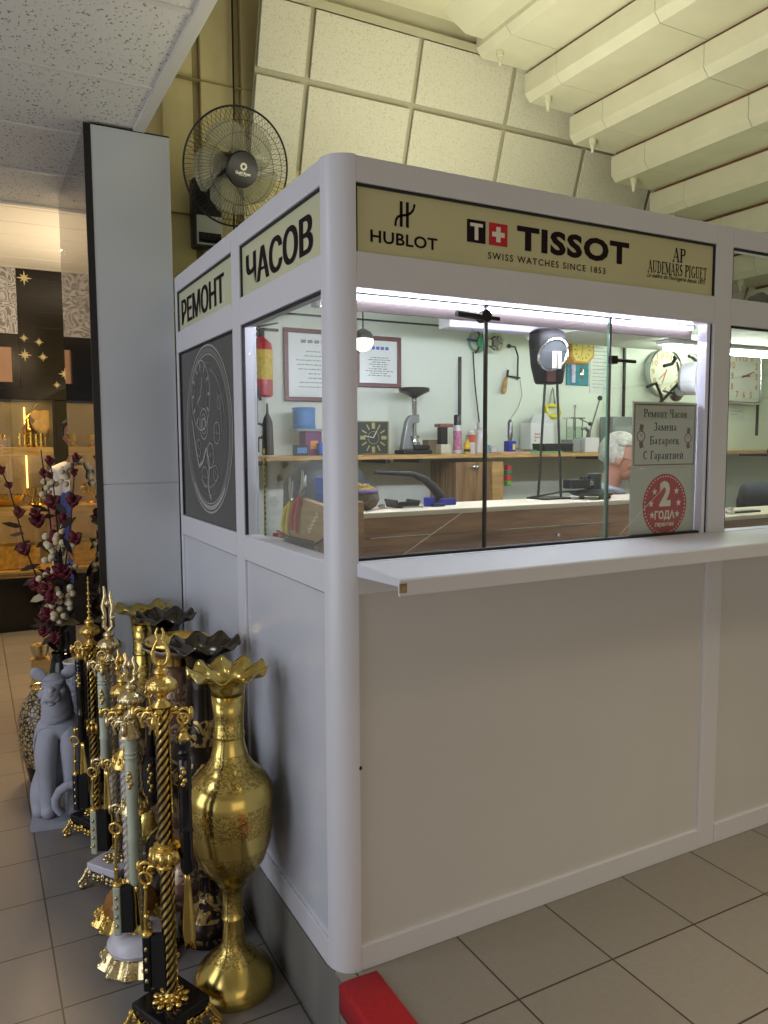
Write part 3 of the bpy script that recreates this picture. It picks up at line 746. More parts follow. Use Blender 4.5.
t = thing('fluorescent_lamp', 'lilac lamp housing with white end cap hung behind the bright tube', 'lamp', ((la[0]+lb_[0])/2, 1.0, la[2]))
MB().boxe(la[0], lb_[0], .97, 1.05, lb_[2], lb_[2]+.05).build('housing', M['lilac'], t, smooth=0, bevel=.006)
for xa in (la[0]-.05, lb_[0]): MB().boxe(xa, xa+.05, .965, 1.055, lb_[2]-.002, lb_[2]+.045).build('end_cap', M['frame'], t, smooth=0, bevel=.003)
for xa in (la[0]+.1, lb_[0]-.15): MB().cyl((xa, 1.01, lb_[2]+.045), (xa, 1.01, 2.004), .003, seg=6).build('hanger', M['steel'], t)
mb = MB(); mb.boxe(.08, 1.435, .0605, .076, 1.914, 1.924)
single(mb, 'led_strip', emit('led_glow', (226, 224, 255), 18), 'thin bright light strip along the window head of the kiosk', 'light strip', smooth=0)
t = thing('fluorescent_lamp', 'white tube lamp on the kiosk ceiling above the round clock', 'lamp', (3.2, 1.35, 2.20))
MB().boxe(3.17, 3.25, .75, 1.70, 2.205, 2.236).build('housing', M['frame'], t, smooth=0, bevel=.004)
MB().cyl((3.21, .78, 2.19), (3.21, 1.67, 2.19), .013, seg=14).build('tube', M['tube_white'], t)
for y_ in (.75, 1.68): MB().boxe(3.19, 3.23, y_, y_+.02, 2.17, 2.206).build('end_cap', M['frame'], t, smooth=0)
t = thing('ceiling_lamp', 'white tube lamp hung above the bench seen through the right-hand window', 'lamp', (2.4, .8, 1.97))
MB().boxe(2.1, 2.95, .76, .84, 1.985, 2.004).build('housing', M['frame'], t, smooth=0, bevel=.004)
MB().cyl((2.12, .8, 1.97), (2.93, .8, 1.97), .013, seg=14).build('tube', M['tube_white'], t)
# round lit globe next to the corner post
c = (0.567, 0.950, 1.929)
t = thing('globe_lamp', 'small lit globe lamp with grey cap hanging just right of the corner post', 'lamp', c)
MB().ball(V(c), .042, 20).build('globe', M['bulb'], t)
MB().lathe((c[0], c[1], c[2]), [(.044, .006), (.043, .018), (.034, .034), (.014, .046), (.006, .05)], 20).build('cap', M['steel'], t)
MB().cyl((c[0], c[1], c[2]+.045), (c[0], c[1], 2.236), .003, seg=8).build('cord', M['rubber'], t)

# black trunking along the back wall and black uprights
mb = MB(); mb.boxe(.1, 1.42, 1.712, 1.7245, 2.146, 2.154); single(mb, 'cable_trunking', M['black'], 'thin black trunking along the top of the inner wall, left length', 'trunking', smooth=0)
mb = MB(); mb.boxe(2.55, 4.25, 1.712, 1.7245, 2.136, 2.146); single(mb, 'cable_trunking', M['black'], 'thin black trunking on the inner wall above the clocks', 'trunking', smooth=0)
for (px, lab, z1_) in (((1.549, 1.715, 1.754), 'thin black upright on the inner wall left of the green fan-shaped disc', 1.99), ((2.784, 1.715, 1.782), 'black upright on the inner wall left of the round clock', 2.13), ((4.075, 1.715, 1.600), 'black upright below the square clock', 1.80)):
    mb = MB(); mb.boxe(px[0]-.007, px[0]+.007, 1.71, 1.7245, 1.56, z1_); single(mb, 'wall_upright', M['black'], lab, 'upright', smooth=0, bevel=.001)

# shelf with brackets, the two-tone cabinet under it
sh = thing('wall_shelf', 'long oak shelf along the inner back wall carrying tools', 'shelf', (2.2, 1.58, 1.44))
MB().boxe(.075, 4.3, 1.45, 1.7245, 1.438, 1.4595).build('board', M['wood_light'], sh, smooth=0, bevel=.002)
for x_ in (.30, .94, 1.13, 2.4, 3.2, 3.9): MB().boxe(x_, x_+.03, 1.46, 1.7245, 1.418, 1.438).build('bracket', M['black'], sh, smooth=0, bevel=.003)
c0_ = (1.362, 1.460, 1.377); c1_ = (1.584, 1.460, 1.373); c2_ = (1.657, 1.460, 1.371)
cb = thing('wooden_cabinet', 'two-tone wooden cabinet standing under the oak shelf', 'cabinet', ((c0_[0]+c2_[0])/2, 1.58, .22))
MB().boxe(c0_[0], c1_[0], 1.47, 1.7245, .22, 1.417).build('body', M['wood_dark'], cb, smooth=0, bevel=.003)
MB().boxe(c1_[0], c2_[0], 1.455, 1.7245, .22, 1.417).build('side_panel', M['wood_light'], cb, smooth=0, bevel=.003)
mb = MB(); h_ = (1.474, 1.450, 1.391); mb.ball(h_, .017, 12, (1.5, .6, .8)).cyl((h_[0], h_[1], h_[2]), (h_[0], 1.475, h_[2]), .008); mb.build('knob', M['chrome'], cb)
k_ = (1.705, 1.500, 1.255)
t = thing('plug_strip', 'small red and green block strip beside the wooden cabinet', 'block strip', (k_[0], 1.5, 1.30))
for i, (cc, nm) in enumerate((((196, 40, 36), 'red_block'), ((60, 120, 70), 'green_block'), ((214, 36, 40), 'red_block'), ((96, 178, 52), 'green_block'))):
    MB().boxe(k_[0]-.012, k_[0]+.016, 1.47, 1.50, 1.285+.028*(3-i), 1.311+.028*(3-i)).build(nm, mat('block%d' % i, cc, .5), t, smooth=0, bevel=.003)

# counter desk behind the glass
dk = thing('bench_counter', 'brown wooden counter with pale top behind the front window', 'counter', (1.05, .45, .22))
mb = MB()
for z0, z1 in ((.22, 1.13), (1.134, 1.205), (1.209, 1.274)): mb.boxe(.19, 1.92, .33, .35, z0, z1)
mb.build('front_board', M['wood_desk'], dk, smooth=0, bevel=.002)
MB().boxe(.18, 1.93, .328, .575, 1.274, 1.292).build('top', M['desktop'], dk, smooth=0, bevel=.003)
MB().boxe(.18, .2, .35, .57, .22, 1.274).build('end_board', M['wood_desk'], dk, smooth=0, bevel=.002)
mb = MB(); mb.cyl((1.06, .329, 1.175), (1.06, .322, 1.175), .007, seg=12); mb.build('screw', M['chrome'], dk)
DT = 1.2925; DT2 = 1.1965
dk = thing('bench_counter', 'lower wooden counter with pale top seen through the right-hand window', 'counter', (3.1, .45, .22))
MB().boxe(1.94, 4.3, .33, .35, .22, 1.178).build('front_board', M['wood_desk'], dk, smooth=0, bevel=.002)
MB().boxe(1.935, 4.3, .328, .62, 1.178, 1.196).build('top', M['desktop'], dk, smooth=0, bevel=.003)

# framed certificates
def certificate(x0, x1, z0, z1, label, head):
    t = thing('framed_certificate', label, 'certificate', ((x0+x1)/2, 1.715, z0))
    mb = MB(); f_ = .022
    for a in ((x0, x1, z0, z0+f_), (x0, x1, z1-f_, z1), (x0, x0+f_, z0+f_, z1-f_), (x1-f_, x1, z0+f_, z1-f_)): mb.boxe(a[0], a[1], 1.705, 1.7245, a[2], a[3])
    mb.build('frame', M['cert_frame'], t, smooth=0, bevel=.003)
    MB().boxe(x0+f_, x1-f_, 1.713, 1.722, z0+f_, z1-f_).build('sheet', M['cert_paper'], t, smooth=0)
    mb = MB(); W_c = x1-x0; rr = random.Random(int(x0*100))
    for k in range(9):
        ww = W_c*(.25+.4*rr.random()); zc = z1-.11-k*(z1-z0-.16)/9
        xs = x0+W_c*.5-ww/2
        while xs < x0+W_c*.5+ww/2:
            l_ = .008+.018*rr.random(); mb.line2((0, 1.7125, 0), X, Z, (xs, zc), (xs+l_, zc), .0045); xs += l_+.005
    mb.build('printed_lines', M['grey_print'], t, smooth=0, recalc=False)
    mb = MB(); ww = W_c*.5
    for k in range(5): mb.line2((0, 1.7122, 0), X, Z, (x0+W_c*.5-ww/2+k*ww/5, z1-.062), (x0+W_c*.5-ww/2+(k+.75)*ww/5, z1-.060), .016)
    mb.build('heading', M[head], t, smooth=0, recalc=False)
M['cert_frame'] = mat('mahogany_frame', (96, 48, 46), .35); M['cert_paper'] = mat('certificate_paper', (220, 226, 218), .25); M['grey_print'] = mat('grey_print', (130, 138, 136), .6); M['blue_print'] = mat('blue_print', (70, 92, 170), .6)
certificate(.517, .875, 1.726, 2.082, 'larger framed certificate seen through the left side window', 'grey_print')
certificate(.905, 1.172, 1.807, 2.070, 'smaller framed certificate with blue heading right of the corner post', 'blue_print')

# fire extinguisher with discharge horn
e0 = (0.369, 1.620, 1.736); e1 = (0.374, 1.620, 2.001)
ex, ez = e0[0], e0[2]
M['ext_red'] = mat('extinguisher_red', (176, 30, 46), .3); M['ext_lab'] = mat('yellow_instruction_label', (206, 178, 62), .5, noise=.25, nscale=60)
t = thing('fire_extinguisher', 'red fire extinguisher with yellow label hung in the back left corner of the kiosk', 'fire extinguisher', (ex, 1.62, ez))
R_ = .052; hh = e1[2]-ez
MB().lathe((ex, 1.62, ez), [(.044, 0), (R_, .008), (R_, hh-.04), (.047, hh-.015), (.03, hh), (.018, hh+.01), (.016, hh+.02)], 28).build('cylinder', M['ext_red'], t)
MB().lathe((ex, 1.62, ez), [(R_+.001, hh*.30), (R_+.001, hh*.82)], 28, caps=False).build('label', M['ext_lab'], t)
mb = MB(); mb.cyl((ex, 1.62, ez+hh+.015), (ex, 1.62, ez+hh+.045), .017, seg=14); mb.box((ex+.03, 1.62, ez+hh+.05), (.11, .022, .012)); mb.box((ex+.035, 1.62, ez+hh+.072), (.10, .02, .008), rot=Matrix.Rotation(-.22, 3, 'Y')); mb.build('valve_handle', M['black'], t, bevel=.002)
mb = MB(); mb.tube([(ex-.015, 1.60, ez+hh+.03), (ex-.06, 1.57, ez+hh), (ex-.064, 1.56, ez+.1), (ex-.03, 1.555, ez-.02)], .008, 10); mb.build('hose', M['rubber'], t)
h0 = (0.376, 1.570, 1.464); h1 = (0.375, 1.570, 1.697)
mb = MB(); mb.lathe((h0[0], 1.57, h0[2]), [(.026, 0), (.028, .004), (.024, .15), (.018, .17), (.006, .195), (.004, .24)], 20)
single(mb, 'file_pouch', M['rubber'], 'long black rubber tool pouch hanging below the fire extinguisher', 'pouch')
q_ = (0.339, 1.600, 1.577)
t = thing('magnifying_glass', 'oval magnifying glass hanging left of the black pouch', 'magnifier', q_)
mb = MB(); mb.torus(q_, .034, .006, (.5, 1, 0), sq=1.0); mb.cyl((q_[0], q_[1], q_[2]-.032), (q_[0], q_[1], q_[2]-.10), .006); mb.build('rim', M['black'], t)
mb = MB(); mb.cyl((q_[0]-.001, q_[1]-.002, q_[2]), (q_[0]+.001, q_[1]+.002, q_[2]), .033, seg=24); mb.build('lens', M['glass'], t)
mb = MB(); mb.cyl((q_[0], q_[1], q_[2]+.034), (q_[0], q_[1], 1.80), .0025, seg=6); mb.build('cord', M['rubber'], t)
y0_ = (0.105, 0.844, 1.449); y1_ = (0.105, 0.870, 1.175)
mb = MB(); mb.boxe(.10, .103, y0_[1]-.008, y0_[1]+.008, y1_[2], y0_[2]+.05); mb.m(1)
for k in range(16): mb.boxe(.0995, .1035, y0_[1]-.008, y0_[1], y1_[2]+.02*k, y1_[2]+.02*k+.008)
single(mb, 'measuring_tape', [mat('yellow_tape', (226, 206, 84), .5), M['black']], 'yellow measuring tape hanging inside the left side window', 'tape measure', smooth=0)

# things on the shelf
SZ = 1.460
a = (0.567, 1.600, 1.640); b = (0.613, 1.600, 1.582)
M['blue_tin'] = mat('blue_tin', (70, 124, 178), .4); M['purple'] = mat('purple_carton', (104, 44, 96), .5); M['blue_b'] = mat('bright_blue_plastic', (28, 92, 190), .35)
x_ = (0.612, 1.600, 1.486)[0]
t = thing('carton', 'purple carton with an orange badge under the blue tin on the shelf', 'carton', (x_, 1.6, SZ))
MB().boxe(x_-.05, x_+.035, 1.56, 1.64, SZ, SZ+.115).build('box', M['purple'], t, smooth=0, bevel=.002)
mb = MB(); mb.line2((x_-.005, 1.5592, SZ+.05), X, Z, (-.02, 0), (.02, 0), .04); mb.build('badge', mat('orange_badge', (226, 150, 60), .5), t, smooth=0, recalc=False)
mb = MB(); mb.boxe(x_-.10, x_+.05, 1.55, 1.65, SZ+.115, SZ+.128); single(mb, 'tray', mat('grey_tray', (150, 160, 160), .4), 'flat grey tray lying on the purple carton', 'tray', smooth=0, bevel=.003)
x2 = (0.571, 1.600, 1.606)[0]
mb = MB(); mb.lathe((x2, 1.6, SZ+.129), [(.055, 0), (.057, .004), (.057, .018), (.054, .02), (.054, .09), (.057, .092), (.057, .10), (.04, .102)], 28)
single(mb, 'tin', M['blue_tin'], 'round blue tin stacked on top of the purple carton', 'tin')
x3 = (0.642, 1.560, 1.486)[0]
mb = MB(); mb.boxe(x3-.03, x3+.06, 1.51, 1.55, SZ, SZ+.06); single(mb, 'small_box', M['blue_b'], 'small blue box beside the purple carton on the shelf', 'box', smooth=0, bevel=.004)
x4 = (0.519, 1.550, 1.487)[0]
mb = MB(); mb.boxe(x4-.03, x4+.03, 1.50, 1.545, SZ, SZ+.05); mb.m(1).boxe(x4-.025, x4+.025, 1.499, 1.5, SZ+.012, SZ+.038); single(mb, 'small_box', [M['black'], M['blue_tin']], 'small dark box at the left of the purple carton', 'box', smooth=0)
# square dark clock
p0 = (0.906, 1.600, 1.468); p1 = (1.033, 1.600, 1.630)
x0, x1, z1 = p1[0]-.19, p1[0], p1[2]
t = thing('desk_clock', 'square dark green clock with gilt numerals standing on the shelf', 'clock', ((x0+x1)/2, 1.6, SZ))
MB().boxe(x0, x1, 1.585, 1.62, SZ, z1).build('case', mat('gilt_edge_case', (176, 160, 112), .35, .6), t, smooth=0, bevel=.003)
MB().boxe(x0+.006, x1-.012, 1.580, 1.5855, SZ+.006, z1-.006).build('dial', mat('dark_green_dial', (44, 58, 52), .3), t, smooth=0)
mb = MB(); cc = ((x0+x1)/2, 1.5795, (SZ+z1)/2)
for k in range(12):
    a_ = PI*k/6; mb.line2(cc, X, Z, (.045*math.cos(a_), .045*math.sin(a_)), (.075*math.cos(a_), .075*math.sin(a_)), .007 if k % 3 else .018)
mb.annulus(cc, X, Z, .030, .032, 30); mb.build('numerals', mat('dull_gilt', (176, 158, 100), .4), t, smooth=0, recalc=False)
mb = MB(); mb.line2(cc, X, Z, (0, 0), (.02, .035), .004).line2(cc, X, Z, (0, 0), (-.05, .01), .003); mb.build('hands', M['white_print'], t, smooth=0, recalc=False)

# case press with a dished black top
c = (1.169, 1.580, 1.466); px_, zt = c[0], (1.169, 1.580, 1.800)[2]
M['cast'] = mat('grey_cast_metal', (142, 146, 144), .35, .5)
t = thing('case_press', 'grey watch case press with a wide black hand wheel on top', 'press', (px_, 1.58, SZ))
mb = MB(); mb.boxe(px_-.085, px_+.09, 1.53, 1.63, SZ, SZ+.022); mb.boxe(px_-.01, px_+.07, 1.52, 1.6, SZ+.022, SZ+.05); mb.build('base', M['black'], t, smooth=0, bevel=.006)
mb = MB(); ap = [(-.075, .022), (-.06, .10), (-.045, .17), (-.02, .20), (.028, .205), (.03, .165), (-.01, .155), (-.022, .10), (-.012, .045), (.05, .04), (.05, .022)]
mb.prism([(px_+a_, 1.56, SZ+b_) for a_, b_ in ap], (0, .04, 0)); mb.build('frame', M['cast'], t, smooth=0, bevel=.006)
mb = MB(); mb.cyl((px_+.008, 1.58, SZ+.085), (px_+.008, 1.58, zt-.03), .011, seg=16)
for k in range(8): mb.torus((px_+.008, 1.58, SZ+.215+k*.009), .012, .003, seg=14, ts=6)
mb.lathe((px_+.008, 1.58, SZ+.05), [(.03, 0), (.03, .012), (.022, .014), (.02, .03), (.026, .032), (.026, .045)], 20); mb.build('spindle', M['chrome'], t)
MB().lathe((px_+.008, 1.58, zt-.055), [(.012, 0), (.02, .008), (.06, .028), (.078, .036), (.08, .05), (.077, .055), (.05, .05), (.0, .048)], 28).build('hand_wheel', M['black'], t)
# bottles, cans and small stuff
def bottle(px, name, prof, mats_, label, cat, yy=1.58, cap=None, capm=None, band=None):
    t = thing(name, label, cat, (px, yy, SZ))
    MB().lathe((px, yy, SZ), prof, 20).build('body', mats_, t)
    if band: MB().lathe((px, yy, SZ), band[0], 20, caps=False).build('label_wrap', band[1], t)
    if cap: MB().lathe((px, yy, SZ), cap, 18).build('cap', capm, t)
    return t
M['can'] = mat('white_can', (214, 208, 206), .35); M['lab_red'] = mat('lilac_red_label', (190, 120, 150), .5, noise=.4, nscale=60)
M['clear'] = glass('clear_plastic', (224, 236, 228)); M['liquid'] = mat('pale_pink_liquid', (206, 200, 188), .2)
x_ = (1.431, 1.560, 1.464)[0]
bottle(x_, 'spray_can', [(.020, 0), (.022, .004), (.022, .145), (.016, .16)], M['can'], 'white spray can with tall black cap on the shelf', 'spray can', 1.56, [(.020, .15), (.020, .20), (.018, .205)], M['black'], ([(.0225, .02), (.0225, .12)], M['lab_red']))
x_ = (1.479, 1.560, 1.463)[0]
bottle(x_, 'small_bottle', [(.016, 0), (.017, .004), (.017, .05), (.010, .06), (.008, .075)], mat('yellow_oil', (226, 188, 40), .25), 'small bottle of yellow oil between the spray can and the clear bottle', 'bottle', 1.54, [(.009, .075), (.009, .10)], M['chrome'], ([(.0175, .01), (.0175, .024)], M['black']))
x_ = (1.591, 1.580, 1.462)[0]
bottle(x_, 'clear_bottle', [(.036, 0), (.040, .005), (.040, .105), (.032, .125), (.014, .135), (.014, .145)], M['liquid'], 'square-shouldered clear bottle of pale liquid with a white stopper', 'bottle', 1.58, [(.017, .14), (.017, .165), (.015, .168)], M['frame'])
x_ = (1.511, 1.550, 1.463)[0]
bottle(x_, 'small_bottle', [(.020, 0), (.021, .004), (.021, .115), (.012, .122)], M['can'], 'white bottle with red printing in front of the clear bottle', 'bottle', 1.545, None, None, ([(.0215, .06), (.0215, .10)], mat('red_label', (206, 88, 50), .5, noise=.3, nscale=50)))
x_ = (1.356, 1.580, 1.464)[0]
t = thing('stamp_stand', 'brown topped black tool stand left of the white spray can', 'tool stand', (x_, 1.58, SZ))
mb = MB(); mb.boxe(x_-.035, x_+.03, 1.55, 1.61, SZ, SZ+.05); mb.build('base', mat('cream_box', (210, 206, 180), .5), t, smooth=0, bevel=.003)
MB().boxe(x_-.028, x_+.014, 1.56, 1.60, SZ+.05, SZ+.14).build('column', M['black'], t, smooth=0, bevel=.003)
MB().boxe(x_-.042, x_+.045, 1.55, 1.61, SZ+.14, SZ+.158).build('top', mat('brown_knob', (140, 84, 70), .4), t, smooth=0, bevel=.005)
for (pp_, lab, cc, w_, h_) in (((1.303, 1.600, 1.464), 'small brown wooden box behind the press', (120, 100, 72), .03, .075), ((1.630, 1.560, 1.462), 'little blue and white pot at the edge of the steel strip', (120, 150, 170), .014, .045), ((1.699, 1.600, 1.461), 'frosted jar at the right of the steel strip', (196, 206, 196), .022, .04)):
    mb = MB()
    if w_ == .03: mb.boxe(pp_[0]-w_, pp_[0]+w_, 1.60, 1.66, SZ, SZ+h_)
    else: mb.lathe((pp_[0], pp_[1], SZ), [(w_*.9, 0), (w_, .003), (w_, h_*.7), (w_*.8, h_*.75), (w_*.85, h_*.8), (w_*.85, h_)], 16)
    single(mb, 'small_pot' if w_ != .03 else 'wooden_box', mat('pot%d' % int(cc[0]), cc, .4), lab, 'pot' if w_ != .03 else 'box', bevel=.002)
# ink bottle and brush, mats, trays
x_ = (1.778, 1.560, 1.471)[0]
t = thing('ink_bottle', 'blue square bottle with a yellow label and a steel brush standing in it', 'bottle', (x_, 1.56, SZ+.008))
MB().boxe(x_-.026, x_+.026, 1.535, 1.585, SZ+.008, SZ+.068).build('body', mat('ink_blue', (22, 40, 150), .3), t, smooth=0, bevel=.006)
MB().boxe(x_, x_+.018, 1.534, 1.535, SZ+.018, SZ+.05).build('paper_label', mat('yellow_label', (226, 214, 120), .5), t, smooth=0)
MB().lathe((x_, 1.56, SZ+.068), [(.012, 0), (.012, .015), (.015, .016), (.015, .10), (.009, .112), (.004, .118)], 14).build('brush', M['steel'], t)
for (a, b, y_, lab, cc, hgt) in (((1.648, 1.530, 1.467), (1.852, 1.530, 1.465), 1.53, 'pink work mat lying on the oak shelf', (226, 160, 140), .007), ((1.852, 1.530, 1.465), (2.081, 1.530, 1.463), 1.53, 'green work mat on the oak shelf under the black tray', (96, 172, 124), .009)):
    mb = MB(); mb.boxe(a[0], b[0]-.004, 1.465, 1.70, SZ, SZ+hgt); single(mb, 'work_mat', mat('mat%d' % cc[0], cc, .6), lab, 'mat', smooth=0, bevel=.002)
a = (1.947, 1.500, 1.476); b = (2.150, 1.500, 1.474)
mb = MB(); w0, w1 = a[0], b[0]; zt_ = SZ+.0095
pr = [(0, 0), (w1-w0, 0), (w1-w0+.008, .042), (w1-w0, .042), (w1-w0-.006, .006), (.006, .006), (0, .042), (-.008, .042)]
mb.prism([(w0+p_, 1.47, zt_+q_) for p_, q_ in pr], (0, .10, 0)); mb.boxe(w0, w1, 1.466, 1.47, zt_, zt_+.042)
single(mb, 'tool_tray', M['black'], 'black open tool tray on the green mat', 'tray', smooth=0, bevel=.002)
for k in range(3):
    y_ = 1.5+.02*k; mb = MB(); mb.cyl((w0-.03-.02*k, y_, SZ+.012), (w0-.16+.01*k, y_+.01, SZ+.02+.004*k), .006, .003, 10); single(mb, 'screwdriver', [M['chrome'], M['wood_light'], M['steel']][k], ['bright steel screwdriver lying on the green mat, nearest the edge', 'wooden handled screwdriver lying in the middle on the green mat', 'dark steel screwdriver lying at the back of the green mat'][k], 'screwdriver', 'screwdrivers on the green mat')
a = (1.944, 1.620, 1.532); b = (2.132, 1.620, 1.664)
t = thing('carton', 'white carton with open slanted lid and red print behind the black tray', 'carton', ((a[0]+b[0])/2, 1.64, SZ+.009))
x0, x1, z1 = a[0]+.01, b[0]-.01, b[2]-.035
MB().boxe(x0, x1, 1.60, 1.695, SZ+.009, z1).build('box', M['paper'], t, smooth=0, bevel=.002)
mb = MB(); mb.prism([(x0, 1.60, z1), (x1, 1.60, z1), (x1-.01, 1.65, z1+.055), (x0+.06, 1.65, z1+.05)], (0, .003, .002)); mb.build('lid', M['frame'], t, smooth=0)
mb = MB(); O = (x0+.02, 1.5993, SZ+.06); rr = random.Random(9)
for k in range(7): mb.line2(O, X, Z, (.008+.014*(k % 3), .045-.018*(k//3)), (.017+.014*(k % 3), .045-.018*(k//3)), .010)
mb.build('print', mat('red_box_print', (196, 90, 92), .5), t, smooth=0, recalc=False)
# glass bell tool and lever press
c = (2.277, 1.600, 1.490)
t = thing('staking_tool', 'small steel frame tool with glass chamber on the shelf', 'tool', (c[0], 1.6, SZ))
cx_ = c[0]; z0 = SZ
MB().boxe(cx_-.05, cx_+.07, 1.56, 1.66, SZ, SZ+.075).build('base', mat('grey_tool_base', (140, 146, 142), .4), t, smooth=0, bevel=.004)
mb = MB()
for dx in (-.034, .034):
    for dy in (-.03, .03): mb.cyl((cx_+dx, 1.6+dy, SZ+.075), (cx_+dx, 1.6+dy, SZ+.20), .0035, seg=8)
mb.boxe(cx_-.06, cx_+.05, 1.565, 1.635, SZ+.195, SZ+.202); mb.cyl((cx_, 1.6, SZ+.13), (cx_, 1.6, SZ+.265), .005, seg=10); mb.cyl((cx_, 1.6, SZ+.255), (cx_, 1.6, SZ+.275), .008, seg=12)
mb.build('cage', M['chrome'], t)
MB().boxe(cx_-.036, cx_+.036, 1.567, 1.633, SZ+.08, SZ+.15).build('chamber', M['clear'], t, smooth=0)
mb = MB(); mb.ball((cx_+.075, 1.55, SZ+.165), .012, 12); mb.cyl((cx_+.075, 1.55, SZ+.165), (cx_+.02, 1.58, SZ+.195), .003, seg=8); mb.build('knob', M['black'], t)
c = (2.348, 1.560, 1.484); e = (2.406, 1.530, 1.775)
t = thing('lever_press', 'lever press with a long steel arm ending in a black ball', 'press', (c[0], 1.57, SZ))
MB().boxe(c[0]-.05, c[0]+.06, 1.53, 1.62, SZ, SZ+.085).build('base', M['frame'], t, smooth=0, bevel=.005)
mb = MB(); mb.tube([(c[0]-.05, 1.56, SZ+.135), (c[0]-.02, 1.56, SZ+.14), (c[0]+.005, 1.56, SZ+.12), (c[0], 1.56, SZ+.084)], [.008, .010, .012, .014], 10); mb.build('neck', M['steel'], t)
mb = MB(); mb.cyl((c[0]+.003, 1.555, SZ+.11), e, .005, seg=10); mb.build('arm', M['chrome'], t)
MB().ball(e, .015, 14).build('ball_knob', M['black'], t)
a = (2.569, 1.620, 1.495); b = (2.759, 1.620, 1.672)
t = thing('storage_drawers', 'grey translucent drawer box at the right end of the shelf, above the seated man', 'drawer box', ((a[0]+b[0])/2, 1.64, SZ))
MB().boxe(a[0], b[0]+.05, 1.585, 1.70, SZ, b[2]).build('case', mat('grey_plastic', (124, 132, 128), .35), t, smooth=0, bevel=.004)
for k in range(3): MB().boxe(a[0]+.008, b[0]+.042, 1.578, 1.585, SZ+.008+k*.05, SZ+.05+k*.05).build('drawer', mat('grey_drawer%d' % k, (146, 152, 148), .25), t, smooth=0, bevel=.003)

# hung on the wall
c = (1.691, 1.700, 2.077)
M['green_disc'] = mat('green_sparkle', (36, 150, 98), .3, noise=.3, nscale=80)
t = thing('tool_holder', 'green disc with blue-tipped tools clipped round it hanging on the inner wall', 'tool holder', c)
MB().lathe(V(c), [(0.0, -.006), (.040, -.006), (.042, 0), (.040, .006), (0, .006)], 28, rot=Matrix.Rotation(PI/2, 3, 'X')).build('disc', M['green_disc'], t)
mb = MB(); mb.torus((c[0]-.03, c[1]+.012, c[2]+.0), .055, .008, (0, 1, 0), 32); mb.build('clear_ring', M['clear'], t)
for k in range(7):
    a_ = .4+2*PI*k/7; d = V((math.cos(a_), -.1, math.sin(a_)))
    MB().cyl(V(c)+d*.042, V(c)+d*.085, .006, seg=8).build('clip', M['black'], t)
    if k % 2: MB().cyl(V(c)+d*.085, V(c)+d*.115, .008, .005, 8).build('tip', M['blue_b'], t)
mb = MB(); mb.cyl((c[0]-.03, c[1], c[2]+.055), (c[0]-.035, c[1]+.01, c[2]+.12), .004, seg=6); mb.build('hook', M['chrome'], t)
c = (1.780, 1.700, 2.076)
t = thing('tape_reel', 'pale transparent reel hanging right of the green disc', 'reel', c)
MB().torus(c, .05, .010, (0, 1, 0), 30).build('rim', mat('pale_reel', (214, 216, 178), .3), t)
mb = MB(); mb.cyl((c[0], c[1]-.008, c[2]), (c[0], c[1]+.008, c[2]), .022, seg=18)
for k in range(5):
    a_ = 2*PI*k/5; mb.cyl(V(c), V(c)+V((math.cos(a_), 0, math.sin(a_)))*.05, .006, seg=6)
mb.build('hub', M['steel'], t)
mb = MB(); a = (1.628, 1.705, 2.019); mb.tube([a, (1.642, 1.705, 1.838), (1.667, 1.700, 1.645), (1.647, 1.660, 1.577)], .004, 6)
single(mb, 'cable', M['rubber'], 'thin black cable running down the inner wall to the clear bottle', 'cable')
# fret saw
pts = [(1.875, 1.705, 2.065), (1.918, 1.705, 2.062), (1.940, 1.705, 2.012), (1.938, 1.705, 1.876)]
t = thing('fret_saw', 'small fret saw with wooden handle hanging on the inner wall', 'saw', pts[0])
mb = MB(); mb.tube(pts, .005, 8); mb.cyl((1.870, 1.705, 1.896), (1.956, 1.705, 1.888), .005, seg=8); mb.cyl((1.870, 1.705, 1.930), (1.863, 1.705, 1.885), .007, seg=8); mb.ball(pts[0], .013, 10); mb.build('frame', M['dsteel'], t)
mb = MB(); a, b = V((1.859, 1.705, 1.890)), V((1.839, 1.705, 1.794)); mb.cyl(a, a+(b-a)*.3, .008, .013, 12); mb.cyl(a+(b-a)*.3, a+(b-a)*.85, .013, .015, 12); mb.cyl(a+(b-a)*.85, b, .015, .008, 12); mb.build('handle', M['wood_light'], t)
mb = MB(); mb.tube([(1.964, 1.715, 1.878), (1.980, 1.715, 1.792), (1.952, 1.715, 1.717), (1.860, 1.660, 1.657)], .002, 6); single(mb, 'wire', M['steel'], 'thin steel wire trailing from the fret saw to the blue bottle', 'wire')

# hooded black magnifier with oval rim, on two poles that stand on the counter
b1 = ((1.131, 0.530, 1.296)[0], .53); b2 = ((1.232, 0.510, 1.318)[0], .51)
Hc = (1.194, 0.550, 1.836); hx, hz = Hc[0], Hc[2]
t = thing('bench_magnifier', 'black hooded magnifier with an oval silver rim standing on two thin black poles', 'magnifier', (hx, .55, DT))
zlo = (1.196, 0.550, 1.749)[2]; zhi = (1.192, 0.550, 1.934)[2]; hw = .058
mb = MB(); n_ = 10; A_ = []
for (zz, wx, wy, oy) in ((zlo, .050, .035, 0), (zlo+.008, .056, .040, 0), (zlo+.07, .068, .048, .005), (zhi-.02, .072, .055, .01), (zhi+.02, .066, .05, .015), (zhi+.03, .05, .035, .015)):
    ring_ = []
    for k in range(20):
        a_ = 2*PI*k/20; ca, sa = math.cos(a_), math.sin(a_)
        ring_.append(mb.bm.verts.new((hx+wx*math.copysign(abs(ca)**.6, ca), .55+oy+wy*math.copysign(abs(sa)**.6, sa), zz)))
    if A_: mb.bridge(A_[-1], ring_)
    A_.append(ring_)
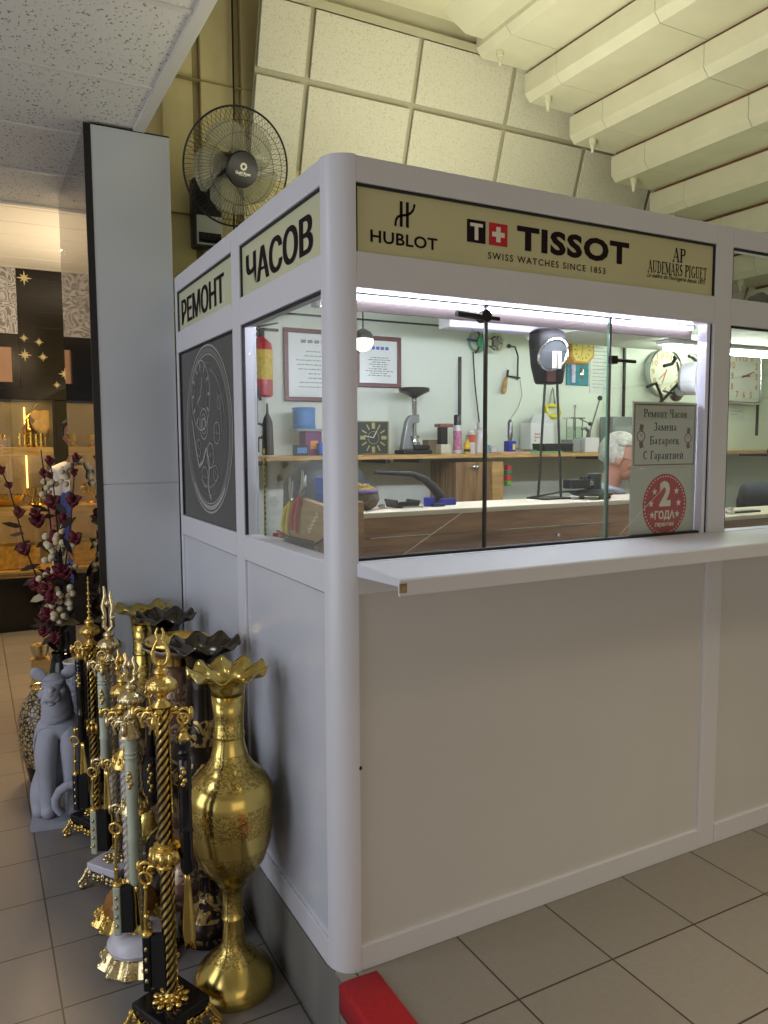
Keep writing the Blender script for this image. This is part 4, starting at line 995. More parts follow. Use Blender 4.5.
mb.cap(A_[0], True); mb.cap(A_[-1]); mb.build('hood', mat('deep_black_hood', (7, 7, 8), .6, spec=.2), t, smooth=60)
oc = V((hx-.024, .497, hz+.022)); u_ = V((math.cos(.5), 0, math.sin(.5))); w_ = V((-math.sin(.5), 0, math.cos(.5)))
pts = [oc+u_*.036*math.cos(2*PI*k/36)*1.0+w_*.062*math.sin(2*PI*k/36) for k in range(36)]
pts = [oc+(V((1, 0, .55)).normalized())*.076*math.cos(2*PI*k/36)+(V((-.55, 0, 1)).normalized())*.056*math.sin(2*PI*k/36) for k in range(36)]
MB().tube(pts, .005, 8, closed=True).build('silver_rim', M['chrome'], t)
mb = MB(); mb.prism([q for q in pts[::1]], (0, .004, 0)); mb.build('lens_face', mat('smoky_lens', (70, 74, 76), .25), t, smooth=0)
mb = MB(); mb.boxe(hx-.044, hx-.002, .505, .512, zlo+.006, zlo+.052); mb.build('plate', mat('maroon_plate', (84, 30, 32), .4), t, smooth=0, bevel=.002)
mb = MB(); mb.tube([(hx-.066, .53, hz+.0), (hx-.056, .52, hz+.05), (hx-.03, .515, hz+.085), (hx+.02, .515, hz+.09)], .009, 8); mb.build('strap', M['black'], t)
mb = MB(); mb.boxe(hx-.028, hx-.012, .49, .498, hz-.03, hz+.035); mb.boxe(hx-.002, hx+.012, .49, .498, hz-.03, hz+.035); mb.build('bright_bars', M['white_print'], t, smooth=0)
MB().cyl((hx+.055, .53, hz+.02), (hx+.075, .53, hz+.02), .010, seg=12).build('knob', M['chrome'], t)
for (bx, by), (tx_, ty_) in ((b1, (hx-.018, .55)), (b2, (hx+.044, .55))): MB().cyl((bx, by, DT), (tx_, ty_, zlo+.01), .0052, seg=10).build('pole', M['black'], t)
MB().boxe(b1[0]-.02, b2[0]+.02, .47, .565, DT, DT+.006).build('foot_plate', M['black'], t, smooth=0, bevel=.002)
# yellow hexagonal clock
c = (2.362, 1.640, 2.061)
hexp = [(-.088, .06), (-.092, -.03), (-.06, -.075), (.045, -.08), (.098, -.035), (.098, .05), (.05, .085), (-.05, .088)]
t = thing('wall_clock', 'yellow wooden polygon clock with pale yellow dial hanging on the inner wall', 'clock', (c[0], 1.67, c[2]-.08))
mb = MB(); mb.prism([(c[0]+a_, 1.64, c[2]+b_) for a_, b_ in hexp], (0, .084, 0)); mb.build('case', mat('honey_wood', (196, 140, 54), .4), t, smooth=0, bevel=.004)
mb = MB(); mb.prism([(c[0]+a_*.84, 1.636, c[2]+b_*.84) for a_, b_ in hexp], (0, .004, 0)); mb.build('dial', mat('yellow_dial', (222, 198, 96), .4, noise=.08, nscale=30), t, smooth=0)
mb = MB()
for k in range(12):
    a_ = PI*k/6; mb.line2((c[0], 1.6355, c[2]), X, Z, (.05*math.cos(a_), .045*math.sin(a_)), (.062*math.cos(a_), .056*math.sin(a_)), .006)
mb.line2((c[0], 1.6355, c[2]), X, Z, (0, 0), (0, .045), .003).line2((c[0], 1.6355, c[2]), X, Z, (0, 0), (-.01, -.035), .004); mb.build('hands_and_marks', mat('brown_marks', (90, 70, 30), .5), t, smooth=0, recalc=False)
# blister pack, scissors handle, notices
a = (2.314, 1.712, 1.860); b = (2.485, 1.712, 2.004)
t = thing('blister_pack', 'teal blister pack hanging below the yellow clock', 'pack', ((a[0]+b[0])/2, 1.715, a[2]))
MB().boxe(a[0], b[0], 1.712, 1.722, a[2], b[2]).build('card', mat('teal_card', (30, 124, 140), .4, noise=.12, nscale=30), t, smooth=0, bevel=.002)
MB().boxe(a[0]+.03, a[0]+.06, 1.704, 1.712, a[2]+.015, b[2]-.01).build('tube', mat('blue_white_tube', (196, 190, 214), .3, noise=.3, nscale=60), t, smooth=0, bevel=.004)
mb = MB(); mb.ball(((a[0]+b[0])/2+.03, 1.712, (a[2]+b[2])/2), .03, 14, (.6, .4, 1.2)); mb.build('bubble', M['chrome'], t)
c = (2.192, 1.700, 1.703)
t = thing('hacksaw', 'yellow handled saw hanging on the inner wall behind the black poles', 'saw', c)
pts = [V((c[0]+a_, 1.70, c[2]+b_)) for a_, b_ in ((-.045, .03), (.0, .036), (.045, .022), (.062, -.012), (.05, -.03), (.0, -.03), (-.036, -.026))]
MB().tube(pts, [.012, .011, .010, .010, .012, .014, .014], 8, closed=True).build('handle', mat('yellow_plastic', (222, 208, 24), .35), t)
mb = MB(); mb.tube([(c[0]-.01, 1.708, c[2]+.035), (c[0]-.005, 1.708, c[2]+.09), (c[0]+.01, 1.708, c[2]+.14)], [.007, .005, .003], 8); mb.tube([(c[0]+.03, 1.708, c[2]+.03), (c[0]+.02, 1.708, c[2]+.09), (c[0]+.015, 1.708, c[2]+.13)], [.006, .004, .003], 8); mb.build('blade', M['steel'], t)
def notice(a, b, lab):
    t = thing('paper_notice', lab, 'notice', ((a[0]+b[0])/2, 1.722, a[2]))
    MB().boxe(a[0], b[0], 1.721, 1.7245, a[2], b[2]).build('sheet', M['cert_paper'], t, smooth=0)
    mb = MB(); rr = random.Random(4); n_ = int((b[2]-a[2])/.022)
    for k in range(1, n_):
        xs = a[0]+.02; xe = a[0]+(b[0]-a[0])*(.5+.42*rr.random())
        while xs < xe: l_ = .01+.02*rr.random(); mb.line2((0, 1.7205, 0), X, Z, (xs, b[2]-k*.022), (min(xs+l_, xe), b[2]-k*.022), .004); xs += l_+.006
    mb.build('printed_lines', M['grey_print'], t, smooth=0, recalc=False)
notice((2.505, 1.720, 1.818), (2.685, 1.720, 2.160), 'typed paper notice on the inner wall right of the yellow clock')
notice((3.771, 1.720, 1.674), (3.943, 1.720, 1.773), 'small typed notice below the square clock')

# round wall clock
c = V((3.104, 1.690, 1.963)); R_ = .150
t = thing('wall_clock', 'large round white wall clock with gilt numerals', 'clock', (c.x, 1.7, c.z-R_))
rx = Matrix.Rotation(PI/2, 3, 'X')
MB().lathe((c.x, 1.7245, c.z), [(R_*.97, 0), (R_, .01), (R_, .05), (R_*.985, .055), (R_*.95, .05)], 48, rot=rx, caps=False).build('rim', M['chrome'], t)
MB().lathe((c.x, 1.7245, c.z), [(R_*.97, .002), (R_*.955, .046), (0.0, .046)], 48, rot=rx, caps=False).build('dial', mat('clock_dial', (224, 228, 210), .4), t)
mb = MB(); cy_ = 1.6775
for k in range(12):
    a_ = PI/2-PI*k/6; s_ = str(12 if k == 0 else k); w_ = .03*len(s_)**.7; mb.text(s_, (c.x+.112*math.cos(a_)-w_/2, cy_, c.z+.112*math.sin(a_)-.018), X, Z, w_ if s_ != '1' else .012, .036, .02)
mb.build('numerals', mat('gilt_numerals', (196, 160, 96), .4), t, smooth=0, recalc=False)
mb = MB(); mb.line2((c.x, cy_-.001, c.z), X, Z, (.01, .02), (-.03, -.07), .010).line2((c.x, cy_-.001, c.z), X, Z, (.015, .012), (-.06, -.045), .007).line2((c.x, cy_-.002, c.z), X, Z, (.01, .03), (-.045, -.11), .003); mb.build('hands', mat('rose_gilt', (190, 120, 84), .4), t, smooth=0, recalc=False)
# square wall clock
a, b = (3.729, 1.700, 1.782), (4.059, 1.700, 2.150)
x0, x1, z0, z1 = b[0]-.36, b[0], a[2], b[2]; cx_, cz_ = (x0+x1)/2, (z0+z1)/2
t = thing('wall_clock', 'square white wall clock with rounded silver frame and orange numerals', 'clock', (cx_, 1.7, z0))
def rrect(x0, x1, z0, z1, r_, y):
    o_ = []
    for (qx, qz, a0) in ((x1-r_, z1-r_, 0), (x0+r_, z1-r_, PI/2), (x0+r_, z0+r_, PI), (x1-r_, z0+r_, 1.5*PI)):
        o_ += [V((qx+r_*math.cos(a0+PI/2*k/5), y, qz+r_*math.sin(a0+PI/2*k/5))) for k in range(6)]
    return o_
MB().prism(rrect(x0, x1, z0, z1, .035, 1.69), (0, .034, 0)).build('case', M['frame'], t, smooth=40)
MB().tube(rrect(x0, x1, z0, z1, .035, 1.688), .009, 8, closed=True).build('bezel', M['chrome'], t)
MB().prism(rrect(x0+.014, x1-.014, z0+.014, z1-.014, .025, 1.685), (0, .005, 0)).build('dial', M['paper'], t, smooth=0)
mb = MB(); cy_ = 1.6845
for k in range(12):
    a_ = PI/2-PI*k/6; s_ = str(12 if k == 0 else k); m_ = max(abs(math.cos(a_)), abs(math.sin(a_))); rx_, rz_ = .125*math.cos(a_)/m_, .125*math.sin(a_)/m_
    w_ = (.048 if len(s_) == 2 else .026 if s_ != '1' else .012); mb.text(s_, (cx_+rx_-w_/2, cy_, cz_+rz_-.023), X, Z, w_, .046, .02)
mb.build('numerals', mat('orange_numerals', (206, 140, 96), .4), t, smooth=0, recalc=False)
mb = MB(); mb.line2((cx_, cy_-.001, cz_), X, Z, (-.03, -.01), (.10, .035), .008).line2((cx_, cy_-.001, cz_), X, Z, (-.02, .0), (.06, .006), .012); mb.build('hands', mat('rose_gilt2', (176, 110, 80), .4), t, smooth=0, recalc=False)

# ring lamp on a jointed arm in front of the round clock
c = V((2.820, 1.250, 1.879)); rot_ = Matrix.Rotation(.5, 3, 'Z')@Matrix.Rotation(PI/2, 3, 'X')
t = thing('magnifier_lamp', 'white drum-shaped magnifier lamp on a black jointed arm in front of the round clock', 'lamp', c)
MB().lathe(c, [(.0, -.05), (.06, -.05), (.092, -.03), (.095, .03), (.09, .045), (.075, .05), (.072, .03), (0, .028)], 36, rot=rot_).build('drum', mat('lilac_white_plastic', (216, 212, 234), .35), t)
f_ = rot_@V((0, 0, -1))
mb = MB(); mb.boxe(c.x-.045, c.x-.012, c.y-.112, c.y-.108, c.z-.05, c.z+.03)
mb2 = MB(); u_ = rot_@V((1, 0, 0)); w_ = rot_@V((0, 1, 0))
o_ = c-rot_@V((0, 0, 1))*-.0515
mb2.line2(c+rot_@V((0, 0, 1))*.0522, u_, w_, (0, -.04), (0, .04), .03); mb2.build('label_strip', mat('pink_yellow_label', (226, 150, 120), .5, noise=.25, nscale=40), t, smooth=0, recalc=False); mb.bm.free()
arm = [(2.539, 1.300, 1.828), (2.609, 1.300, 1.852), (2.652, 1.300, 1.786), (2.661, 1.300, 1.746)]
mb = MB(); mb.tube([V(q) for q in arm], .009, 8); mb.tube([(2.670, 1.300, 1.951), (2.734, 1.300, 1.965), (2.765, 1.300, 2.001), (2.749, 1.300, 2.005)], .010, 8); mb.tube([(2.774, 1.300, 1.978), (2.803, 1.300, 1.899), (2.810, 1.290, 1.853)], [.005, .008, .011], 8)
mb.tube([(2.667, 1.300, 1.809), (2.741, 1.300, 1.799), (2.779, 1.290, 1.794)], [.004, .007, .012], 8); mb.cyl((2.797, 1.320, 1.785), (2.749, 1.250, 1.808), .035, .03, 18)
mb.cyl((2.795, 1.290, 1.795), tuple(c), .02, seg=12); mb.build('arm', M['black'], t)
mb = MB(); mb.tube([(2.837, 1.270, 2.012), (2.863, 1.270, 2.008), (2.915, 1.270, 1.976), (2.951, 1.270, 1.925)], .010, 8); mb.cyl((2.933, 1.270, 1.936), tuple(c+V((0, .02, .06))), .012, seg=10); mb.tube([tuple(c+V((.0, .05, 0))), (c.x+.05, 1.5, c.z-.12), (c.x+.06, 1.62, SZ+.0)], .010, 8); mb.cyl((c.x+.06, 1.62, SZ), (c.x+.06, 1.62, SZ+.02), .05, seg=20); mb.build('stand', M['black'], t)

# things on the counter
b = V(((0.666, 0.530, 1.306)[0], .53, DT))
t = thing('desk_lamp', 'black curved desk lamp arching low over the counter', 'lamp', b)
pts = [b+V((0, 0, .004)), b+V((.002, 0, .03)), V((0.640, 0.530, 1.355)), V((0.601, 0.530, 1.386)), V((0.551, 0.530, 1.405)), V((0.480, 0.530, 1.410)), V((0.396, 0.530, 1.415))]
mb = MB(); mb.tube(pts, [.016, .016, .015, .013, .010, .008, .006], 12)
for v in mb.bm.verts: v.co.y = .53+(v.co.y-.53)*1.7
mb.build('arm', M['rubber'], t)
MB().lathe(b, [(.04, 0), (.042, .003), (.04, .010), (.02, .012)], 24).build('base', M['black'], t)
mb = MB(); a = V((.66, .47, DT)); x0, x1 = (0.439, 0.470, 1.294)[0], (0.528, 0.470, 1.290)[0]
pr = [(0, 0), (x1-x0-.01, 0), (x1-x0, .024), (x1-x0-.006, .024), (x1-x0-.014, .004), (.008, .004), (-.004, .028), (-.010, .028)]
mb.prism([(x0+p_, .43, DT+q_) for p_, q_ in pr], (0, .09, 0)); mb.boxe(x0, x1-.008, .427, .43, DT, DT+.022)
single(mb, 'pen_tray', M['black'], 'small black tray on the counter left of the curved lamp', 'tray', smooth=0, bevel=.002)
mb = MB(); mb.cyl((x0+.01, .42, DT+.004), (x0+.08, .40, DT+.004), .003, seg=8); single(mb, 'tweezers', M['chrome'], 'thin steel tweezers lying in front of the small black tray', 'tweezers')
for k, (pa, pb, lab, h_) in enumerate((((0.551, 0.440, 1.302), (0.588, 0.440, 1.301), 'upright blue block tool at the foot of the curved lamp', .032), ((0.568, 0.420, 1.292), (0.618, 0.420, 1.290), 'flat dark blue block lying in front of the lamp foot', .012), ((0.633, 0.450, 1.291), (0.693, 0.450, 1.288), 'slanted blue block at the right of the lamp foot', .024))):
    mb = MB(); mb.boxe(pa[0], pb[0], .43+.012*k-.03*(k == 1), .452+.012*k-.03*(k == 1), DT, DT+h_)
    single(mb, 'blue_block', mat('navy%d' % k, ((40, 56, 170), (22, 30, 84), (34, 46, 130))[k], .4), lab, 'block', smooth=0, bevel=.003)
mb = MB(); q_ = (0.385, 0.450, 1.291); mb.ball((q_[0], .45, DT+.008), .016, 12, (1, 1, .5)); single(mb, 'watch_case', M['chrome'], 'small round steel watch case on the counter', 'watch case')
# basket heaped with stones/parts
q_ = (0.316, 0.450, 1.325); bx_ = q_[0]-.015
t = thing('woven_basket', 'dark woven basket with purple rim at the left end of the counter', 'basket', (bx_, .45, DT))
MB().lathe((bx_, .45, DT), [(.035, 0), (.055, .012), (.066, .035), (.062, .055), (.055, .062), (.05, .058)], 28).build('bowl', mat('dark_wicker', (92, 82, 62), .8, noise=.4, nscale=70, bump=1, bscale=120), t)
MB().torus((bx_, .45, DT+.062), .056, .007).build('rim', mat('purple_cord', (104, 84, 130), .7), t)
mb = MB(); rr = random.Random(2)
for k in range(26):
    a_, d_ = rr.random()*6.28, rr.random()**.5*.045; mb.ball((bx_+d_*math.cos(a_), .45+d_*math.sin(a_), DT+.06+.03*(1-d_/.045)*rr.random()+.004), .009+.006*rr.random(), 8, (1, .8, .8))
o = single(mb, 'watch_parts', mat('brass_bits', (198, 170, 110), .35, .6), 'heap of small brass parts in the woven basket', 'parts'); o['kind'] = 'stuff'
# bench head with motor (black) and cable, black flat tools
c = V((1.33, .43, DT))
t = thing('bench_polisher', 'black bench machine with a silver barrel on a flat three-footed base', 'machine', c)
x0, x1 = (1.208, 0.430, 1.292)[0], (1.430, 0.430, 1.283)[0]; cx_ = (x0+x1)/2+.02
mb = MB(); mb.lathe((cx_, .45, DT+.012), [(.07, 0), (.085, .004), (.085, .012), (.05, .022), (.03, .026)], 28); mb.build('base', M['black'], t)
for a_ in (3.4, 4.5, 5.9): MB().cyl((cx_+.07*math.cos(a_), .45+.07*math.sin(a_), DT), (cx_+.07*math.cos(a_), .45+.07*math.sin(a_), DT+.014), .010, seg=12).build('foot', M['rubber'], t)
MB().boxe(cx_-.008, cx_+.035, .43, .47, DT+.03, DT+.10).build('column', mat('dark_green_paint', (40, 54, 48), .4), t, smooth=0, bevel=.004)
p0, p1 = V((1.207, 0.430, 1.354)), V((1.310, 0.430, 1.351))
MB().box(((p0.x+p1.x)/2, .45, (p0.z+p1.z)/2), (p1.x-p0.x, .05, .036)).build('motor', M['black'], t, smooth=0, bevel=.005)
MB().cyl((p1.x-.005, .45, p1.z), (p1.x+.06, .45, p1.z+.002), .019, seg=20).build('barrel', M['chrome'], t)
mb = MB()
for k in range(3): mb.cyl((p1.x-.03+.02*k, .45, p1.z+.016), (p1.x-.03+.02*k, .45, p1.z+.030), .006, seg=10)
mb.boxe(p1.x-.036, p1.x+.02, .444, .456, p1.z+.018, p1.z+.022); mb.build('clamps', M['black'], t)
mb = MB(); mb.tube([(p1.x+.05, .46, p1.z-.01), (p1.x+.04, .45, DT+.05), (1.303, 0.450, 1.323), (1.183, 0.460, 1.322), (1.141, 0.500, 1.310), (1.1, .56, DT+.004)], .0042, 8); mb.build('cable', M['rubber'], t)
mb = MB(); a, b = (2.122, 0.420, 1.185), (2.244, 0.420, 1.198)
mb.boxe(2.13, 2.32, .40, .44, DT2, DT2+.008); single(mb, 'flat_file', M['black'], 'flat black tool lying on the counter in the right-hand window', 'tool', smooth=0, bevel=.002)
mb = MB(); q_ = (2.122, 0.410, 1.195); mb.lathe((2.10, .39, DT2), [(.016, 0), (.017, .012), (.012, .016), (.012, .03)], 14); single(mb, 'small_jar', mat('cream_jar', (220, 214, 196), .4), 'small cream jar on the counter in the right-hand window', 'jar')

# left side window: cardboard holder with pliers, machine behind
q0, q1 = (0.110, 0.841, 1.159), (0.110, 0.410, 1.189)
M['card'] = wood('corrugated_card', (150, 122, 84), (176, 146, 104), (3, 3, 20), .8)
t = thing('cardboard_holder', 'slanted cardboard holder with handwriting standing inside the left side window', 'holder', (.15, .45, 1.20))
pl = [(.10, .62, 1.20), (.10, .58, 1.30), (.105, .50, 1.335), (.11, .30, 1.32), (.11, .28, 1.205)]
MB().prism(pl, (.03, .01, 0)).build('board', M['card'], t, smooth=0, bevel=.002)
mb = MB(); O = V((.0985, .44, 1.222)); dU = V((.02, -.17, .10)).normalized(); dW = V((0, .5, .86)).normalized(); rr = random.Random(8)
for k in range(5): mb.annulus(V((.1005, .42-.016*k, 1.235+.014*k)), nY, Z, .006, .0085, 14)
mb.build('handwriting', M['white_print'], t, smooth=0, recalc=False)
MB().boxe(.12, .16, .14, .26, 1.19, 1.345).build('side_piece', M['wood_desk'], t, smooth=0, bevel=.002)
M['red_grip'] = mat('red_grip', (176, 40, 50), .4); M['yel_grip'] = mat('yellow_grip', (214, 186, 40), .4)
def pliers(y, z, gm, lean, lab):
    t = thing('pliers', lab, 'pliers', (.095, y, z-.05))
    mb = MB(); mb.tube([(.094, y, z), (.092, y+.05, z-.03), (.091, y+.075, z-.08), (.091, y+.07, z-.12)], [.006, .007, .007, .006], 8); mb.tube([(.094, y, z), (.092, y+.02, z-.04), (.091, y+.035, z-.09), (.091, y+.03, z-.125)], [.006, .007, .007, .006], 8); mb.build('grips', gm, t)
    mb = MB(); mb.ball((.095, y-.008, z+.010), .012, 10, (.6, 1, 1)); mb.tube([(.095, y-.008, z+.008), (.095, y-.022-lean, z+.045), (.095, y-.02-lean, z+.085)], [.008, .006, .003], 8); mb.tube([(.095, y-.008, z+.008), (.095, y-.045-lean, z+.035), (.095, y-.05-lean, z+.07)], [.008, .006, .003], 8); mb.build('jaws', M['chrome'], t)
pliers(.475, 1.345, M['red_grip'], .0, 'pliers with red grips hooked over the cardboard holder')
pliers(.56, 1.32, M['yel_grip'], -.03, 'pliers with yellow grips at the left edge of the cardboard holder')
mb = MB(); mb.tube([(.082, .66, 1.212), (.08, .5, 1.198), (.084, .34, 1.20), (.088, .24, 1.235), (.09, .19, 1.29)], .004, 8); single(mb, 'cable', M['rubber'], 'black cable looped along the bottom of the left side window', 'cable')
mb = MB(); mb.boxe(.07, .09, .60, .68, 1.192, 1.204); single(mb, 'red_tool', M['red_grip'], 'small red tool lying on the sill of the left side window', 'tool', smooth=0, bevel=.004)
c = V((.42, 1.0, 0))
t = thing('carry_bag', 'bulky dark tool bag behind the cardboard holder in the left side window', 'bag', (.42, 1.0, .22))
mb = MB(); rr = random.Random(1); P_ = []
for (zz, wx, wy) in ((.22, .16, .12), (.6, .17, .13), (1.2, .17, .13), (1.36, .165, .12), (1.43, .12, .08), (1.45, .06, .04)):
    ring_ = [mb.bm.verts.new((.42+wx*math.copysign(abs(math.cos(2*PI*k/20))**.55, math.cos(2*PI*k/20)), 1.0+wy*math.copysign(abs(math.sin(2*PI*k/20))**.55, math.sin(2*PI*k/20)), zz)) for k in range(20)]
    if P_: mb.bridge(P_[-1], ring_)
    P_.append(ring_)
mb.cap(P_[0], True); mb.cap(P_[-1]); mb.build('body', mat('dark_nylon', (44, 52, 56), .6, noise=.3, nscale=12, bump=.6, bscale=40), t, smooth=60)
MB().torus((.42, .88, 1.40), .075, .010, (0, 1, 0), sq=.6, a0=-.2, a1=PI+.2).build('handle', M['black'], t)
MB().torus((.40, .865, 1.32), .020, .004, (0, 1, 0), sq=1).build('ring_badge', M['gold_s'], t)
mb = MB()
mb.boxe(.186, .216, .452, .572, DT, 1.402); mb.m(1).boxe(.1855, .2165, .4515, .5725, DT+.045, DT+.054)
single(mb, 'blue_case', [M['blue_b'], M['black']], 'bright blue plastic case on the left end of the counter beside the corner post', 'case', smooth=0, bevel=.006)
# dark clutter on the dropped kiosk roof, behind the upper right pane
for k, (x_, w_, h_, lab) in enumerate(((1.62, .09, .07, 'dark crumpled bag on the kiosk roof at the left edge of the upper right pane'), (1.80, .06, .035, 'low dark bag on the kiosk roof behind the upper right pane'), (2.0, .05, .09, 'tall dark bag on the kiosk roof behind the upper right pane'), (2.16, .06, .05, 'small dark bag on the kiosk roof furthest right in the upper pane'))):
    mb = MB(); rr = random.Random(k+20)
    mb.ball((x_, .22, 2.02+h_*.5), .5, 14, (w_*2, .14, h_))
    for v in mb.bm.verts: v.co += V((rr.uniform(-.012, .012), rr.uniform(-.01, .01), rr.uniform(-.006, .01))); v.co.z = max(v.co.z, 2.0205)
    single(mb, 'crumpled_bag', M['rubber'], lab, 'bag', smooth=60)

# notices taped inside the right sliding pane
NY = .0425
def q3(a): return V((a[0], NY, a[2]))
A = [(1.132, 0.035, 1.654), (1.466, 0.035, 1.652), (1.461, 0.035, 1.423), (1.134, 0.035, 1.427)]
x0, x1, z0, z1 = A[0][0], 1.447, A[3][2], A[0][2]
M['notice'] = mat('grey_white_notice', (206, 206, 202), .45); M['seal_red'] = mat('seal_red', (186, 22, 42), .4); M['brown_print'] = mat('brown_print', (122, 84, 70), .5)
t = thing('notice_sheet', 'framed notice listing watch repair and battery change, taped above the red seal', 'notice', ((x0+x1)/2, NY, z0))
MB().boxe(x0, x1, NY-.0006, NY, z0, z1).build('sheet', M['notice'], t, smooth=0)
TY = NY-.0011
mb = MB(); w_ = x1-x0; h_ = z1-z0; b_ = .010
for p_, q_ in (((x0+b_, z0+b_), (x1-b_, z0+b_)), ((x0+b_, z1-b_), (x1-b_, z1-b_)), ((x0+b_, z0+b_), (x0+b_, z1-b_)), ((x1-b_, z0+b_), (x1-b_, z1-b_))): mb.line2((0, TY, 0), X, Z, p_, q_, .004)
mb.build('border', M['brown_print'], t, smooth=0, recalc=False)
mb = MB()
for s_, fx0, fx1, fz in (('Ремонт Часов', .16, .84, .765), ('Замена', .32, .68, .565), ('Батареек', .26, .73, .355), ('С Гарантией', .165, .80, .13)):
    serif(mb, ru(s_), (x0+w_*fx0, TY, z0+h_*fz), X, Z, w_*(fx1-fx0), h_*.125)
mb.build('serif_lettering', M['dark_print'], t, smooth=0, recalc=False)
mb = MB()
for fx, fz, rr_ in ((.13, .48, .020), (.865, .45, .018)):
    o_ = (x0+w_*fx, TY, z0+h_*fz); mb.m(0).annulus(o_, X, Z, rr_*.8, rr_, 24); mb.m(0).line2(o_, X, Z, (0, rr_), (.004, rr_*2), rr_*.9).line2(o_, X, Z, (0, -rr_), (.004, -rr_*2), rr_*.9); mb.m(0).line2(o_, X, Z, (0, 0), (rr_*.4, rr_*.5), .002).line2(o_, X, Z, (0, 0), (-rr_*.3, rr_*.5), .002)
mb.build('printed_watches', M['brown_print'], t, smooth=0, recalc=False)
x0b = (1.127, 0.035, 1.319)[0]; z1b = z0-.002; z0b = (1.131, 0.035, 1.182)[2]
t = thing('notice_sheet', 'white notice with a round red two year guarantee seal, at the foot of the window', 'notice', ((x0b+x1)/2, NY, z0b))
MB().boxe(x0b, x1, NY-.0006, NY, z0b, z1b).build('sheet', M['notice'], t, smooth=0)
cc = (1.297, 0.034, 1.295); Rw, Rh = .112, .118
O = (cc[0], TY, cc[2])
mb = MB(); rx_, rz_ = Rw, Rh
ptsr = [(O[0]+.108*math.cos(2*PI*k/64), TY, O[2]+.110*math.sin(2*PI*k/64)) for k in range(64)]
mb.face(ptsr); mb.build('red_seal', M['seal_red'], t, smooth=0, recalc=False)
mb = MB(); TY2 = TY-.0006; O = (cc[0], TY2, cc[2])
for k in range(48):
    a_ = 2*PI*k/48; mb.annulus((O[0]+.099*math.cos(a_), TY2, O[2]+.101*math.sin(a_)), X, Z, 0.0001, .0032, 8)
mb.text('2', (O[0]-.028, TY2, O[2]-.005), X, Z, .056, .090, .05)
mb.text('ГОДА', (O[0]-.050, TY2, O[2]-.055), X, Z, .100, .036, .04)
mb.text('гарантии', (O[0]-.046, TY2, O[2]-.080), X, Z, .092, .018, .03)
for sx_, sz_ in ((-.052, .048), (.056, .048), (-.068, .006), (.068, .006), (-.062, -.034), (.062, -.034)):
    st = []
    for k in range(10):
        a_ = PI/2+PI*k/5; r_ = .014 if k % 2 == 0 else .0058; st.append((O[0]+sx_+r_*math.cos(a_), TY2, O[2]+sz_+r_*math.sin(a_)))
    cv = (O[0]+sx_, TY2, O[2]+sz_)
    for k in range(10): mb.face([cv, st[k], st[(k+1) % 10]])
mb.build('white_lettering', M['white_print'], t, smooth=0, recalc=False)

# ------------------------------------------------------------------ wall fan
fc = V((0.264, 1.600, 2.756)); n_ = V((.12, -1, -.40)).normalized()
fu = V((0, 0, 1)).cross(n_).normalized()*-1; fu = n_.cross(V((0, 0, 1))).normalized()*-1
fu = V((0, 0, 1)).cross(n_).normalized(); fu = -fu if fu.x < 0 else fu
fw = fu.cross(n_).normalized(); fw = -fw if fw.z < 0 else fw
fan = thing('wall_fan', 'round wire guarded wall fan with translucent blades hung on the concrete pillar above the kiosk', 'fan', fc)
FR = .249
def fp(r_, a_, d_): return fc+fu*(r_*math.cos(a_))+fw*(r_*math.sin(a_))+n_*d_
M['wire'] = mat('dark_wire', (52, 46, 40), .4, .5)
M['blade'] = None
def translucent(name, rgb, a):
    m = bpy.data.materials.new(name); m.use_nodes = True; nt = m.node_tree; b = nt.nodes['Principled BSDF']
    b.inputs['Base Color'].default_value = srgb(*rgb); b.inputs['Roughness'].default_value = .15; b.inputs['Alpha'].default_value = a
    return m
M['blade'] = translucent('smoky_clear_plastic', (176, 176, 150), .42)
prof_f = [(.062, .055), (.10, .062), (.15, .060), (.20, .045), (.238, .012), (FR, 0)]
prof_b = [(.05, -.075), (.12, -.07), (.19, -.055), (.236, -.02), (FR, 0)]
mb = MB()
for k in range(84):
    a_ = 2*PI*k/84; mb.tube([fp(r_, a_+.18*(r_-.06)/.18, d_) for r_, d_ in prof_f], .00095, 4)
for r_, d_ in ((.198, .046), (.150, .061), (.062, .055)): mb.tube([fp(r_, 2*PI*k/64, d_) for k in range(64)], .0014, 5, closed=True)
mb.build('front_guard', M['wire'], fan, smooth=80)
mb = MB()
for k in range(60):
    a_ = 2*PI*k/60; mb.tube([fp(r_, a_-.1*(r_-.06)/.18, d_) for r_, d_ in prof_b], .0010, 4)
mb.tube([fp(.15, 2*PI*k/64, -.066) for k in range(64)], .0014, 5, closed=True)
mb.build('rear_guard', M['wire'], fan, smooth=80)
MB().tube([fp(FR, 2*PI*k/72, 0) for k in range(72)], .0046, 8, closed=True).build('guard_rim', M['black'], fan)
for k in range(5):
    a0 = .35+2*PI*k/5; mb = MB(); rows = []
    for i in range(9):
        t_ = i/8; r_ = .045+.155*t_; w0 = a0+.55*t_-.30-.28*math.sin(PI*t_*.9); w1 = a0+.75*t_+.30+.18*math.sin(PI*t_)
        if i == 8: w0 += .12; w1 -= .10
        rows.append([mb.bm.verts.new(fp(r_, w0+(w1-w0)*j/6, -.022+.040*(j/6)*(1-.3*t_))) for j in range(7)])
    for A_, B_ in zip(rows, rows[1:]):
        for j in range(6): mb.bm.faces.new((A_[j], A_[j+1], B_[j+1], B_[j]))
    mb.build('blade', M['blade'], fan, smooth=80, solid=.0022)
rotf = Matrix((fu, fw, n_)).transposed()
MB().lathe(fc, [(.074, .050), (.077, .058), (.072, .066), (.05, .069), (0, .070)], 40, rot=rotf).build('hub_cap', M['black'], fan)
hc = fan.children[-1]
mb = MB(); o_ = fc+n_*.0705
